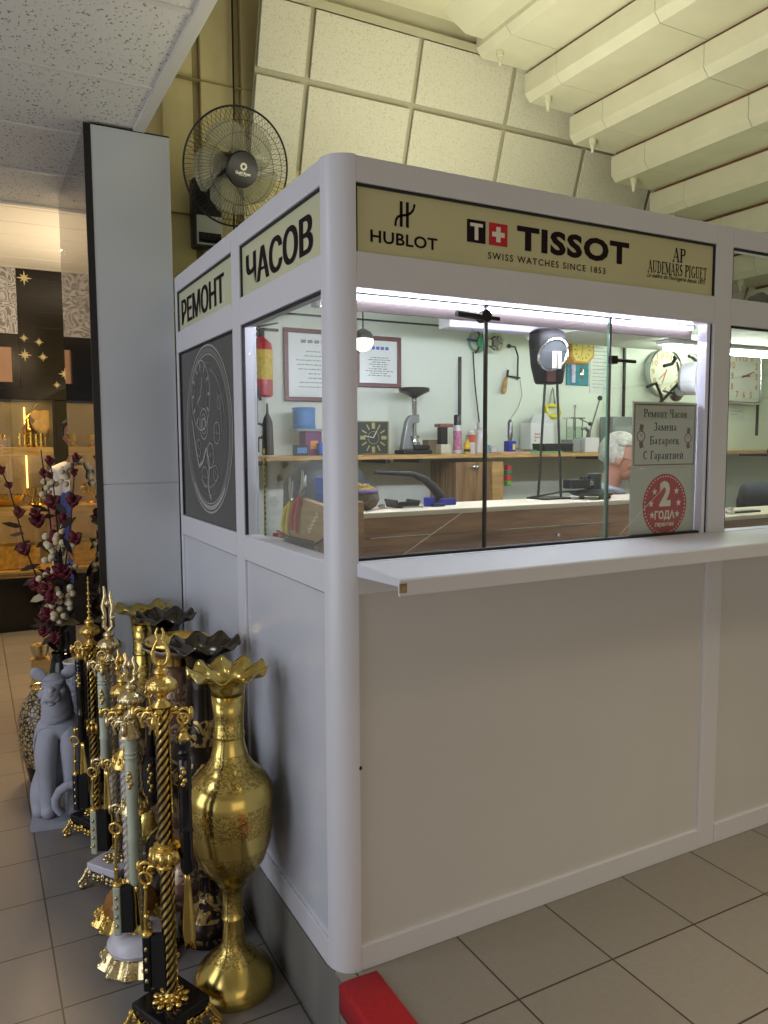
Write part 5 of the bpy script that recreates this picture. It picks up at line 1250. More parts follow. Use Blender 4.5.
for k in range(8):
    a_ = 2*PI*k/8; mb.annulus(o_+fu*.012*math.cos(a_)+fw*(.012+.012*math.sin(a_)), fu, fw, .0001, .0052, 10)
mb.text('Gold Rose', o_-fu*.036-fw*.022, fu, fw, .074, .014, .05)
mb.line2(o_, fu, fw, (-.02, -.025), (.022, -.025), .0016); mb.build('brand_print', M['white_print'], hc, smooth=0, recalc=False)
MB().lathe(fc, [(.0, -.19), (.04, -.185), (.055, -.16), (.058, -.10), (.052, -.078), (.02, -.07), (.02, .05)], 28, rot=rotf).build('motor_housing', M['black'], fan)
b0 = (0.128, 1.860, 2.455); b1 = (0.271, 1.860, 2.776)
bx0, bx1, bz0, bz1 = b0[0], b1[0], b0[2], b1[2]
mb = MB(); mb.boxe(bx0, bx1, 1.86, 1.93, bz0, bz1); mb.build('wall_bracket', M['black'], fan, smooth=0, bevel=.012)
MB().boxe(bx0+.014, bx1-.004, 1.852, 1.861, bz0+.012, bz0+.148).build('control_panel', mat('light_grey_panel', (172, 172, 162), .35), fan, smooth=0, bevel=.006)
mb = MB(); mb.boxe(bx0+.022, bx1-.012, 1.850, 1.853, bz0+.02, bz0+.068); mb.build('display_window', M['black_gloss'], fan.children[-1], smooth=0)
q_ = fc-n_*.17
MB().tube([q_, q_+V((-.02, .06, -.06)), ((bx0+bx1)/2, 1.87, bz1-.03)], [.03, .028, .03], 14).build('swivel_arm', M['black'], fan)
mb = MB(); a = V((0.352, 1.900, 3.641)); mb.tube([V((a.x, 1.90, 4.2)), a, V((0.351, 1.900, 3.365)), V((0.351, 1.900, 3.124)), V((0.318, 1.840, 2.921)), q_+V((0, 0, .03))], .0045, 6); mb.tube([V((0.341, 1.900, 2.684)), V((0.336, 1.900, 2.469))], .005, 6); mb.build('cord', M['rubber'], fan)

# ------------------------------------------------------------------ brass and dark vases along the kiosk flank
M['brass'] = engraved('engraved_brass', (214, 190, 108), (120, 98, 44), .2, .10, .93, 120, .55, 1, .4, .075)
M['brass2'] = engraved('plain_engraved_brass', (206, 182, 102), (116, 94, 44), .22, .10, .93, 120, .4, 1, .4, .075)
M['darkv'] = engraved('dark_engraved_metal', (44, 36, 32), (176, 150, 92), .22, .02, .86, 34, .75, .7, .4, .065)
M['dark_rim'] = mat('dark_pewter', (92, 86, 76), .2, 1)
M['brownv'] = engraved('brown_engraved_copper', (112, 84, 68), (196, 178, 150), .3, .02, .93, 52, .6, .6, .5, .07)
PV = [(.0, .0), (.128, 0), (.133, .012), (.132, .03), (.118, .065), (.078, .105), (.072, .113), (.046, .135), (.036, .165), (.032, .22), (.032, .235), (.037, .239), (.037, .245), (.032, .25), (.034, .32), (.042, .352), (.049, .358), (.049, .366), (.078, .40), (.107, .44), (.127, .50), (.139, .59), (.141, .64), (.134, .68), (.118, .71), (.090, .738), (.082, .744), (.062, .775), (.05, .82), (.047, .845), (.051, .849), (.051, .857), (.047, .861), (.048, .92), (.053, .985)]
PR = [(.053, .985), (.055, 1.008), (.060, 1.022), (.072, 1.035), (.090, 1.044), (.108, 1.050), (.122, 1.056), (.128, 1.062)]
PB2 = [(.0, .0), (.104, 0), (.112, .012), (.113, .05), (.106, .08), (.086, .105), (.05, .135), (.036, .165), (.034, .22), (.038, .235), (.038, .25), (.034, .26), (.036, .33), (.05, .37), (.09, .42), (.122, .48), (.138, .56), (.14, .62), (.134, .68), (.12, .72), (.10, .75), (.088, .77), (.076, .80), (.068, .85), (.062, .92), (.058, .99)]
PR2 = [(.058, .99), (.060, 1.012), (.066, 1.028), (.078, 1.042), (.096, 1.052), (.112, 1.060), (.125, 1.066), (.131, 1.072)]
def vase(x, y, body, rim, mb_, mr_, label, waves=9, sc=1.0, ph=0):
    t = thing('floor_vase', label, 'vase', (x, y, LOW), 'ruffled floor vases beside the kiosk')
    rt = Matrix.Rotation(ph, 3, 'Z')
    MB().lathe((x, y, LOW), [(a*sc, b*sc) for a, b in body], 44, caps=False, rot=rt).build('body', mb_, t, smooth=50, solid=.003)
    MB().lathe((x, y, LOW), [(a*sc, b*sc) for a, b in rim], 108, wave=(waves, 3, .0125, .002), caps=False, rot=rt).build('ruffled_rim', mr_, t, smooth=80, solid=.003)
vase(-.166, .465, PV, PR, M['brass'], M['brass2'], 'big bright brass floor vase with ruffled rim, the front one of the row', 10, 1.0, .2)
vase(-.160, .775, PB2, PR2, M['darkv'], M['dark_rim'], 'dark engraved floor vase with black ruffled rim right behind the front brass vase', 9, 1.005, .1)
vase(-.160, 1.385, PB2, PR2, M['darkv'], M['dark_rim'], 'dark ruffled floor vase at the back of the row, behind the gold rimmed brown vase', 9, .985, .3)
vase(-.205, 1.635, PV, PR, M['brass2'], M['brass2'], 'brass floor vase with ruffled rim at the far end of the row', 8, .99, .0)
t = thing('floor_vase', 'brown banded floor vase with a wide gold mouth between the two dark vases', 'vase', (-.185, 1.05, LOW))
MB().lathe((-.185, 1.05, LOW), [(0, 0), (.105, 0), (.112, .015), (.112, .05), (.10, .09), (.06, .12), (.05, .16), (.055, .22), (.085, .28), (.115, .38), (.13, .52), (.132, .66), (.125, .78), (.112, .86), (.098, .92), (.094, .95)], 44, caps=False).build('body', M['brownv'], t, smooth=50, solid=.003)
MB().lathe((-.185, 1.05, LOW), [(.094, .95), (.097, .97), (.108, 1.0), (.122, 1.02), (.126, 1.03), (.122, 1.036), (.108, 1.03), (.095, 1.01), (.085, .96)], 48, wave=None, caps=False).build('mouth', M['gold_s'], t, smooth=60)
MB().lathe((-.185, 1.05, LOW), [(.102, .985), (.13, 1.008), (.134, 1.016)], 88, wave=(18, 1, .004, .006), caps=False).build('pearly_collar', mat('mother_of_pearl', (176, 160, 146), .3, .3), t, smooth=60, solid=.003)

# ------------------------------------------------------------------ shoe horn stands
CR = V((.88, -.47, 0)); CF = V((-.47, -.88, 0))     # sideways and towards the viewer
M['marble_w'] = mat('white_marble', (206, 204, 212), .25, noise=.05, nscale=12); M['marble_k'] = mat('black_marble', (26, 24, 24), .12)
M['amber'] = mat('amber_onyx', (140, 92, 34), .15, noise=.3, nscale=14); M['sage'] = mat('sage_enamel', (186, 194, 170), .3); M['kgloss'] = mat('black_lacquer', (12, 12, 16), .12)
M['bristle'] = mat('black_bristles', (24, 21, 20), .9, noise=.5, nscale=200, bump=1, bscale=400)
def twist_pole(x, y, z0, z1, r_, mats, parent, tw=38):
    mb = MB(); seg = 24; n = int((z1-z0)/.009); rings = []
    for i in range(n+1):
        z = z0+(z1-z0)*i/n; R_ = []
        for j in range(seg):
            rr = r_*(1.05 if j % 4 in (1, 2) else .97); a_ = 2*PI*j/seg+tw*z
            R_.append(mb.bm.verts.new((x+rr*math.cos(a_), y+rr*math.sin(a_), z)))
        rings.append(R_)
    for A_, B_ in zip(rings, rings[1:]):
        for j in range(seg):
            f = mb.bm.faces.new((A_[j], A_[(j+1) % seg], B_[(j+1) % seg], B_[j])); f.material_index = 1 if j % 4 in (0, 1) else 0
    mb.cap(rings[0], True); mb.cap(rings[-1])
    return mb.build('twisted_pole', mats, parent, smooth=60)
def spiral(mb, c, ax1, ax2, R_, turns, r0, r1, n=22, a0=0):
    c = V(c); mb.tube([c+(ax1*math.cos(a0+2*PI*turns*i/n)+ax2*math.sin(a0+2*PI*turns*i/n))*R_*(1-.78*i/n) for i in range(n+1)], [r0+(r1-r0)*i/n for i in range(n+1)], 7)
def rosette(mb, c, R_, n=10, h=.02):
    for k in range(n):
        a_ = 2*PI*k/n; mb.ball(V(c)+V((R_*math.cos(a_), R_*math.sin(a_), h*.3)), R_*.36, 10, (1, .7, .55), Matrix.Rotation(a_, 3, 'Z'))
        mb.ball(V(c)+V((R_*.6*math.cos(a_+.3), R_*.6*math.sin(a_+.3), h*.8)), R_*.26, 8, (1, .7, .8), Matrix.Rotation(a_+.3, 3, 'Z'))
    mb.lathe(c, [(R_*.75, 0), (R_*.6, h*.8), (R_*.4, h*1.6), (R_*.33, h*2.4)], 16)
def base_square(x, y, rz, st, trim, w_, h_, t):
    Rz = Matrix.Rotation(rz, 3, 'Z'); P = lambda a, b, c: V((x, y, LOW))+Rz@V((a, b, c))
    MB().box((x, y, LOW+h_-.016), (w_, w_, .032), rz).box((x, y, LOW+h_-.045), (w_*.86, w_*.86, .03), rz).build('plinth', st, t, smooth=0, bevel=.005)
    mb = MB()
    for k in range(4):
        R2 = Matrix.Rotation(rz+PI/2*k, 3, 'Z'); Q = lambda a, b, c: V((x, y, LOW))+R2@V((a, b, c))
        d_ = (R2@V((1, 1, 0))).normalized(); u_ = V((0, 0, 1)); s = w_/2
        c_ = Q(s, s, 0)
        spiral(mb, c_+d_*.012+u_*.022, d_, u_, .018, 1.3, .007, .004)
        mb.tube([c_+d_*.028+u_*.028, c_+d_*.012+u_*.045, c_-d_*.01+u_*(h_-.02)], [.008, .009, .007], 8)
        mb.ball(c_+d_*.02+u_*.010, .0105, 10, (1.2, 1.2, .9))
        n = 7
        for i in range(n):
            f = -s+w_*(i+.5)/n; q_ = Q(s-.004, f, h_-.045+.006*math.cos(2*PI*i/3))
            mb.ball(q_, .013, 9, (.7, 1, 1)); mb.ball(q_+V((0, 0, -.014)), .009, 8); spiral(mb, q_+R2@V((.008, .006, .004)), R2@V((0, 1, 0)), u_, .010, 1, .0035, .002, 10)
    mb.build('scroll_feet', trim, t, smooth=60)
    mb = MB(); rosette(mb, (x, y, LOW+h_), .042, 10, .016); mb.build('rosette', trim, t, smooth=60)
def base_round(x, y, ring_m, trim, R_, h_, t, cone=False):
    mb = MB(); prof = [(R_*.5, h_*.35), (R_*.62, h_*.55), (R_*.78, h_*.40), (R_*.9, h_*.18), (R_*1.0, .004)]
    mb.lathe((x, y, LOW), prof, 96, wave=(12, 1, .006, .010), caps=False)
    n = 12
    for k in range(n):
        a_ = 2*PI*(k)/n; d_ = V((math.cos(a_), math.sin(a_), 0)); s_ = V((-math.sin(a_), math.cos(a_), 0))
        c_ = V((x, y, LOW))+d_*R_*.98
        mb.ball(c_+V((0, 0, .010)), .0115, 9, (1, 1, .85)); spiral(mb, c_-d_*.012+V((0, 0, .026)), s_, V((0, 0, 1))*.7-d_*.5, .014, 1.2, .005, .003, 14, k)
        mb.ball(V((x, y, LOW))+d_*R_*.72+V((0, 0, h_*.46)), .011, 8)
    mb.build('scroll_skirt', trim, t, smooth=60)
    if cone: pr = [(R_*.55, h_*.38), (R_*.74, h_*.42), (R_*.72, h_*.75), (R_*.62, h_*1.0), (R_*.40, h_*1.25), (R_*.22, h_*1.4), (.02, h_*1.45)]
    else: pr = [(R_*.45, h_*.42), (R_*.78, h_*.5), (R_*.80, h_*.62), (R_*.72, h_*.70), (R_*.68, h_*.82), (R_*.60, h_*.92), (R_*.4, h_*.98), (.02, h_)]
    MB().lathe((x, y, LOW), pr, 40).build('plinth', ring_m, t, smooth=40)
    top = LOW+(h_*1.38 if cone else h_*.97)
    mb = MB(); rosette(mb, (x, y, top), .034, 12, .014); mb.build('rosette', trim, t, smooth=60)
def collar(x, y, z, trim, t, kind):
    mb = MB()
    if kind == 'cup':
        mb.lathe((x, y, z), [(.024, -.028), (.028, -.022), (.024, -.016), (.034, -.006), (.046, .012), (.048, .028), (.040, .036), (.030, .04), (.036, .046), (.028, .052), (.022, .054)], 30)
        for k in range(12):
            a_ = 2*PI*k/12; mb.ball((x+.042*math.cos(a_), y+.042*math.sin(a_), z+.014), .013, 8, (1, .75, 1.7), Matrix.Rotation(a_, 3, 'Z'))
    elif kind == 'pumpkin':
        for k in range(14):
            a_ = 2*PI*k/14; mb.ball((x+.032*math.cos(a_), y+.032*math.sin(a_), z), .022, 10, (1, .55, 1.0), Matrix.Rotation(a_, 3, 'Z'))
        mb.lathe((x, y, z), [(.02, -.035), (.026, -.03), (.03, 0), (.026, .03), (.02, .036)], 20)
    else:
        mb.lathe((x, y, z), [(.052, -.03), (.05, -.018), (.034, .01), (.022, .03), (.022, .036)], 60, wave=None)
        for k in range(14):
            a_ = 2*PI*k/14; mb.ball((x+.04*math.cos(a_), y+.04*math.sin(a_), z-.012), .012, 8, (.8, .7, 1.9), Matrix.Rotation(a_, 3, 'Z'))
    mb.build('collar', trim, t, smooth=60)
def finial(x, y, z, kind, trim, t, hh):
    mb = MB()
    mb.lathe((x, y, z), [(.024, 0), (.030, .006), (.026, .014), (.014, .022), (.014, .034), (.022, .042), (.040, .054), (.046, .066), (.042, .078), (.026, .090), (.016, .096), (.022, .102), (.020, .112), (.008, .122)], 26)
    for k in range(16):
        a_ = 2*PI*k/16; mb.ball((x+.041*math.cos(a_), y+.041*math.sin(a_), z+.064), .008, 7, (.8, .8, 1.4))
    z1 = z+.12
    if kind == 'lyre':
        for s in (-1, 1): mb.tube([V((x, y, z1))+CR*(s*o_)+V((0, 0, q_*hh)) for o_, q_ in ((.004, 0), (.020, .15), (.024, .35), (.016, .55), (.006, .72), (.012, .88), (.006, 1))], [.005, .006, .006, .005, .004, .004, .003], 8)
        mb.ball((x, y, z1+.01), .012, 10)
    elif kind == 'spire':
        for q_, r_ in ((0, .013), (.16, .010), (.3, .011), (.46, .007), (.6, .008), (.74, .005), (.86, .006), (1, .003)): mb.ball((x, y, z1+q_*hh), r_, 9)
        mb.cyl((x, y, z1), (x, y, z1+hh), .004, .0015, 8)
    else:
        for s in (-1, 1):
            mb.tube([V((x, y, z1))+CR*(s*o_)+V((0, 0, q_*hh)) for o_, q_ in ((.0, 0), (.018, .12), (.012, .35), (.02, .55), (.010, .8), (.014, 1 if s < 0 else .9))], [.008, .010, .008, .010, .007, .004], 8)
            mb.ball(V((x, y, z1+hh*.3))+CR*(.016*s), .012, 9)
        mb.ball((x, y, z1+hh*.62), .012, 9, (1, 1, 1.4))
    mb.build('finial', trim, t, smooth=60)
def arms(x, y, z, trim, t, sides, R_=.05):
    mb = MB(); u_ = V((0, 0, 1)); c_ = V((x, y, z))
    for d_ in sides:
        d_ = V(d_).normalized()
        mb.tube([c_+d_*a_+u_*b_ for a_, b_ in ((.018, -.01), (.03, .012), (.05, .010), (.062, -.012), (.058, -.035))], [.008, .008, .007, .006, .005], 8)
        spiral(mb, c_+d_*.062+u_*.004, d_, u_, .022, 1.2, .007, .003); mb.ball(c_+d_*.084+u_*.008, .012, 9, (.8, .8, 1.8)); mb.ball(c_+d_*.035+u_*.022, .011, 9, (1.4, 1, .8))
    mb.build('hook_arms', trim, t, smooth=60)
def stand(x, y, label, st, trim, stripe, btype, zc, ckind, ztop, fkind, fh, rz=0, pr=.021, hb=.105):
    t = thing('shoe_horn_stand', label, 'shoe horn stand', (x, y, LOW), 'shoe horn stands in front of the vases')
    if btype == 'square': base_square(x, y, rz, st, trim, .165, hb, t); zb = LOW+hb+.03
    else: base_round(x, y, st, trim, .135, hb, t, btype == 'cone'); zb = LOW+(hb*1.38 if btype == 'cone' else hb*.97)+.028
    twist_pole(x, y, zb, ztop, pr, stripe, t)
    collar(x, y, zc, trim, t, ckind); finial(x, y, ztop-.004, fkind, trim, t, fh)
    arms(x, y, ztop-.03, trim, t, (CR, -CR, CF), .05)
    arms(x, y, zc-.035, trim, t, (-CR,))
    return t
gk = [M['kgloss'], M['gold_s']]; gw = [M['marble_w'], M['pale_gold']]
stand(-.394, .36, 'nearest shoe horn stand, black and gold twisted pole on a square black marble base', M['marble_k'], M['gold'], gk, 'square', .29, 'cup', .755, 'lyre', .115, .42)
stand(-.412, .763, 'shoe horn stand with white twisted pole on a round white base with champagne scroll skirt', M['marble_w'], M['pale_gold'], gw, 'round', .30, 'shell', .60, 'figure', .10, 0, .019)
stand(-.398, 1.02, 'shoe horn stand on an amber stone cone with gold scroll skirt', M['amber'], M['gold'], gw, 'cone', .36, 'shell', .55, 'figure', .10, 0, .018, .09)
stand(-.404, 1.275, 'shoe horn stand with white and gold twisted pole on a square white marble base', M['marble_w'], M['pale_gold'], gw, 'square', .27, 'pumpkin', .665, 'figure', .18, .62)
stand(-.42, 1.73, 'farthest shoe horn stand with black and gold twisted pole and a bead spire', M['marble_k'], M['gold'], gk, 'square', .25, 'pumpkin', .625, 'spire', .19, .5)

def horn(x, y, zt, zh, zb, hm, label, cone=False, tilt=0):
    t = thing('shoe_horn', label, 'shoe horn', (x, y, zb), 'long shoe horns on the stands')
    L = zt-zh; r_ = .0195
    MB().lathe((x, y, zh), [(.010, 0), (.014, .004), (r_, .02), (r_*.94, L*.3), (r_*1.12, L*.32), (r_*.94, L*.34), (r_, L*.62), (r_*1.1, L*.64), (r_, L*.66), (r_*1.05, L*.84), (r_*.9, L*.855), (r_*1.1, L*.87), (r_*.9, L*.885), (r_*1.1, L*.90), (r_*.92, L*.915), (r_*1.08, L*.95), (r_*.8, L)], 20).build('handle', hm, t, smooth=50)
    mb = MB(); mb.lathe((x, y, zt-.004), [(.021, 0), (.023, .006), (.014, .014), (.010, .024), (.014, .03), (.008, .038)], 18)
    if cone: mb.lathe((x, y, zt), [(.036, .004), (.034, .008), (.014, .05), (.010, .056)], 20)
    mb.torus((x, y, zt+.058), .016, .0045, CF, 20, 7); mb.build('hook_cap', M['gold'] if not cone else M['pale_gold'], t, smooth=60)
    mb = MB(); n = 10; rows = []
    for i in range(n+1):
        q_ = i/n; z = zh-(zh-zb)*q_; w_ = .007+.013*min(1, q_*1.5) if q_ < .9 else .016; bend = CF*(-.010*q_*q_)
        rows.append([mb.bm.verts.new(V((x, y, z))+bend+CR*(w_*s_)+CF*(-.008*(1-s_*s_)*(1 if q_ > .1 else 0))) for s_ in (-1, -.5, 0, .5, 1)])
    for A_, B_ in zip(rows, rows[1:]):
        for j in range(4): mb.bm.faces.new((A_[j], A_[j+1], B_[j+1], B_[j]))
    mb.build('blade', M['gold_s'], t, smooth=80, solid=.003)
    mb = MB()
    for k, (dx, dz) in enumerate(((0, 0), (.006, .012), (-.005, .024), (.004, .036), (0, .048))): mb.ball(V((x, y, zh+L*.68+dz))+CF*(r_)+CR*dx, .007, 8, (1, .6, 1.2))
    mb.build('applique', M['gold'], t, smooth=60)
def brush(x, y, zb, zt, zr, bm_, label, group='shoe brushes hung on the stands', w_=.018):
    t = thing('shoe_brush', label, 'brush', (x, y, zb), group)
    H = zt-zb; Rb = Matrix((CR, -CF, V((0, 0, 1)))).transposed()
    c_ = V((x, y, (zt+zb)/2))
    MB().box(c_, (.026, .034, H), rot=Rb).build('back', bm_, t, smooth=0, bevel=.006)
    MB().box(c_+CR*.034+V((0, 0, .004)), (.042, .028, H*.92), rot=Rb).build('bristles', M['bristle'], t, smooth=0, bevel=.003)
    mb = MB(); mb.lathe((x, y, zt), [(.017, -.002), (.017, .006), (.008, .012)], 14)
    mb.tube([V((x, y, zt+.01))-CR*.004, V((x, y, zt+.05))-CR*.005, V((x, y, zr-.03))+CR*.002], .0055, 8); mb.torus((x, y, zr-.012), .017, .005, CF, 20, 7, 1.2); mb.ball((x, y, zt+.055), .010, 9); mb.ball((x, y, zr-.04), .009, 9)
    mb.build('hanger', M['gold'], t, smooth=60)
    mb = MB()
    for k in range(4): mb.ball(c_+CF*.018+V((0, 0, H*(.28-.19*k))), .006, 8, (1, .8, 1.4))
    mb.build('applique', M['pale_gold'], t, smooth=60)
def at(x, y, r_, f=0): q_ = V((x, y, 0))+CR*r_+CF*f; return q_.x, q_.y
x, y = at(-.394, .36, .062, .005); horn(x, y, .66, .245, .0, M['kgloss'], 'shoe horn with black turned handle hanging right of the nearest black and gold pole')
x, y = at(-.394, .36, -.062, .01); brush(x, y, -.115, .06, .245, M['kgloss'], 'black shoe brush hanging left of the nearest black and gold pole')
x, y = at(-.412, .763, .008, .05); horn(x, y, .545, .03, -.20, M['sage'], 'shoe horn with pale green handle under a cream cone, on the round white based stand', True)
x, y = at(-.412, .763, -.052, .05); brush(x, y, -.145, .03, .24, M['sage'], 'pale green shoe brush hanging on the round white based stand')
x, y = at(-.404, 1.275, -.012, .05); horn(x, y, .64, .24, -.10, M['sage'], 'shoe horn with pale green handle hanging on the square white marble based stand')
x, y = at(-.404, 1.275, -.068, .045); brush(x, y, -.11, .07, .235, M['sage'], 'slim pale green shoe brush hanging on the square white marble based stand')
x, y = at(-.42, 1.73, -.036, .04); horn(x, y, .575, .19, -.09, M['kgloss'], 'shoe horn with black handle on the farthest stand with the bead spire')
x, y = at(-.42, 1.73, -.075, .03); brush(x, y, -.13, .04, .205, M['kgloss'], 'black shoe brush hanging low on the farthest stand beside the grey cat statue')
def hairbrush(x, y, zb, zt, ztop, label):
    t = thing('clothes_brush', label, 'brush', (x, y, zb), 'oval clothes brushes on the stands')
    H = zt-zb; Rb = Matrix((CR, -CF, V((0, 0, 1)))).transposed()
    mb = MB(); mb.ball((x, y, zb+H*.36), 1, 24, (.036, .012, H*.37), Rb); mb.tube([V((x, y, zb+H*.6)), V((x, y, zb+H*.8)), V((x, y, zt))], [.020, .013, .012], 12); mb.build('back', M['kgloss'], t, smooth=60)
    MB().ball(V((x, y, zb+H*.36))+CR*.026-CF*.012, 1, 20, (.026, .018, H*.32), Rb).build('bristles', M['bristle'], t, smooth=60)
    mb = MB()
    for k in range(7): mb.ball(V((x, y, zb+H*(.20+.05*k)))+CF*.011+CR*(.006*math.sin(k*2.1)), .008, 8, (1, .5, 1.2))
    mb.build('applique', M['gold'], t, smooth=60)
    mb = MB(); mb.lathe((x, y, zt), [(.016, -.004), (.018, .004), (.009, .012), (.011, .02), (.005, .028)], 16); mb.tube([(x, y, zt+.02), V((x, y, zt+.06))+CR*.008, (x, y, ztop)], .006, 8); mb.torus((x, y, ztop), .014, .005, CF, 18, 7); mb.build('hanger', M['gold'], t, smooth=60)
x, y = at(-.398, 1.02, .095, .0); hairbrush(x, y, .17, .49, .60, 'black oval clothes brush with gold crest on the amber based stand')
x, y = at(-.42, 1.73, .062, .03); hairbrush(x, y, .22, .44, .56, 'black oval clothes brush on the right of the farthest stand')

# ------------------------------------------------------------------ grey seated panther
M['stone'] = mat('grey_cast_stone', (164, 167, 178), .75, noise=.07, nscale=18, bump=.5, bscale=60)
px0, py0 = -.535, 2.02
t = thing('panther_statue', 'grey stone seated panther statue on the floor by the column', 'statue', (px0, py0, LOW))
Rp = Matrix.Rotation(-.18, 3, 'Z')
def PQ(v): q_ = Rp@V(v[:3]); return (px0+q_.x, py0+q_.y, LOW+q_.z, v[3]) if len(v) > 3 else (px0+q_.x, py0+q_.y, LOW+q_.z)
vs = [(.015, .10, .15, .105), (.01, .085, .28, .100), (.0, .045, .40, .092), (-.005, .0, .49, .078), (-.01, -.02, .575, .050), (-.015, -.04, .645, .048), (-.02, -.10, .632, .046), (-.02, -.135, .618, .032),
      (-.055, -.02, .42, .055), (-.062, -.06, .30, .046), (-.06, -.07, .17, .036), (-.058, -.08, .06, .032), (-.058, -.125, .042, .030),
      (.045, -.02, .42, .055), (.052, -.06, .30, .046), (.052, -.07, .17, .036), (.05, -.08, .06, .032), (.05, -.125, .042, .030),
      (.09, .04, .17, .078), (.105, -.03, .13, .060), (.11, -.05, .05, .036), (.11, -.10, .042, .030),
      (-.075, .05, .16, .072), (-.098, -.02, .13, .052), (-.10, -.04, .05, .034), (-.10, -.09, .042, .028)]
ed = [(0, 1), (1, 2), (2, 3), (3, 4), (4, 5), (5, 6), (6, 7), (2, 8), (8, 9), (9, 10), (10, 11), (11, 12), (2, 13), (13, 14), (14, 15), (15, 16), (16, 17), (0, 18), (18, 19), (19, 20), (20, 21), (0, 22), (22, 23), (23, 24), (24, 25)]
def pan_extra(mb):
    mb.mi = 0
    mb.ball(PQ((-.015, -.045, .655)), 1, 22, (.054, .062, .050), Rp); mb.ball(PQ((-.018, -.112, .622)), 1, 18, (.042, .056, .036), Rp); mb.ball(PQ((-.018, -.118, .650)), 1, 14, (.020, .042, .016), Rp); mb.ball(PQ((-.010, -.015, .56)), 1, 20, (.070, .074, .11), Rp); mb.ball(PQ((-.015, -.085, .672)), 1, 16, (.050, .026, .016), Rp)
    for s in (-1, 1):
        mb.ball(PQ((-.018+s*.036, -.09, .625)), 1, 14, (.028, .036, .026), Rp)
        c_ = V(PQ((-.015+s*.066, -.022, .700))); mb.ball(c_, 1, 12, (.030, .013, .044), Rp@Matrix.Rotation(s*.9, 3, 'Y'))
        mb.mi = 1; mb.ball(PQ((-.018+s*.031, -.106, .653)), .010, 10, (1.3, .7, .6)); mb.mi = 0; mb.ball(PQ((-.018+s*.032, -.085, .678)), .016, 10, (1.3, .8, .45)); mb.ball(PQ((-.020+s*.020, -.140, .612)), .022, 12, (1, .9, .8))
    mb.ball(PQ((-.02, -.158, .634)), .014, 10, (1.2, .8, .8)); mb.ball(PQ((-.02, -.135, .590)), .022, 10, (1, .9, .6))
    tail = [(.06, .14, .06), (.15, .10, .048), (.19, .02, .05), (.185, -.07, .048), (.15, -.13, .05)]+[(.062+.082*math.cos(a_), -.145, .118+.082*math.sin(a_)) for a_ in (-.6, -.1, .4, .9, 1.4, 1.9, 2.4, 2.9, 3.4, 3.9)]
    mb.tube([PQ(q_) for q_ in tail], [.030, .032, .030, .028, .026]+[.025, .024, .024, .023, .023, .022, .022, .021, .020, .014], 12); mb.ball(PQ((.085, .0, .15)), 1, 20, (.085, .12, .12), Rp)
    pl = [(-.13, -.16), (.15, -.16), (.20, -.06), (.19, .14), (.10, .20), (-.10, .18), (-.14, .05)]
    mb.prism([PQ((a_, b_, .0)) for a_, b_ in pl], (0, 0, .026))
skin('body', [PQ(v[:3]+(v[3]*(1.34 if i_ < 6 or i_ in (18, 19, 22) else 1.12),)) for i_, v in enumerate(vs)], ed, [M['stone'], mat('shadow_grey_stone', (96, 98, 108), .8)], t, 2, pan_extra)

# round lattice vase behind the statue
wx, wy = -.575, 2.50
t = thing('lattice_vase', 'round black and gold pebble-patterned vase behind the grey panther', 'vase', (wx, wy, LOW))
m_, nt_, b_ = _nt('pebble_mosaic'); tc_ = nt_.nodes.new('ShaderNodeTexCoord'); vo = nt_.nodes.new('ShaderNodeTexVoronoi'); vo.feature = 'DISTANCE_TO_EDGE'; vo.inputs['Scale'].default_value = 52
rp = nt_.nodes.new('ShaderNodeValToRGB'); rp.color_ramp.elements[0].position = .09; rp.color_ramp.elements[1].position = .16; rp.color_ramp.elements[0].color = srgb(22, 18, 14); rp.color_ramp.elements[1].color = srgb(176, 152, 104)
nt_.links.new(tc_.outputs['Object'], vo.inputs['Vector']); nt_.links.new(vo.outputs['Distance'], rp.inputs['Fac']); nt_.links.new(rp.outputs['Color'], b_.inputs['Base Color']); b_.inputs['Roughness'].default_value = .3
MB().lathe((wx, wy, LOW), [(0, 0), (.07, 0), (.08, .02), (.115, .14), (.128, .24), (.125, .33), (.105, .41), (.07, .46), (.055, .48), (.06, .50)], 40).build('body', m_, t)
MB().lathe((wx, wy, LOW), [(.062, .0), (.082, .0), (.094, .06), (.10, .085)], 40).build('foot', M['kgloss'], t)
MB().torus((wx, wy, LOW+.50), .058, .006).build('rim', M['gold_s'], t)
# pale round tray leaning behind the cat, filigree cup, wooden blocks
t = thing('perforated_bin', 'pale grey pierced metal bin between the panther and the farthest stand', 'bin', (-.425, 2.32, LOW))
MB().lathe((-.425, 2.32, LOW), [(0, 0), (.048, 0), (.05, .01), (.056, .60), (.058, .66), (.053, .66)], 32).build('body', mat('pierced_grey', (150, 154, 166), .4, .3, noise=.5, nscale=60), t)
MB().torus((-.425, 2.32, LOW+.66), .056, .006).build('rim', M['frame'], t)

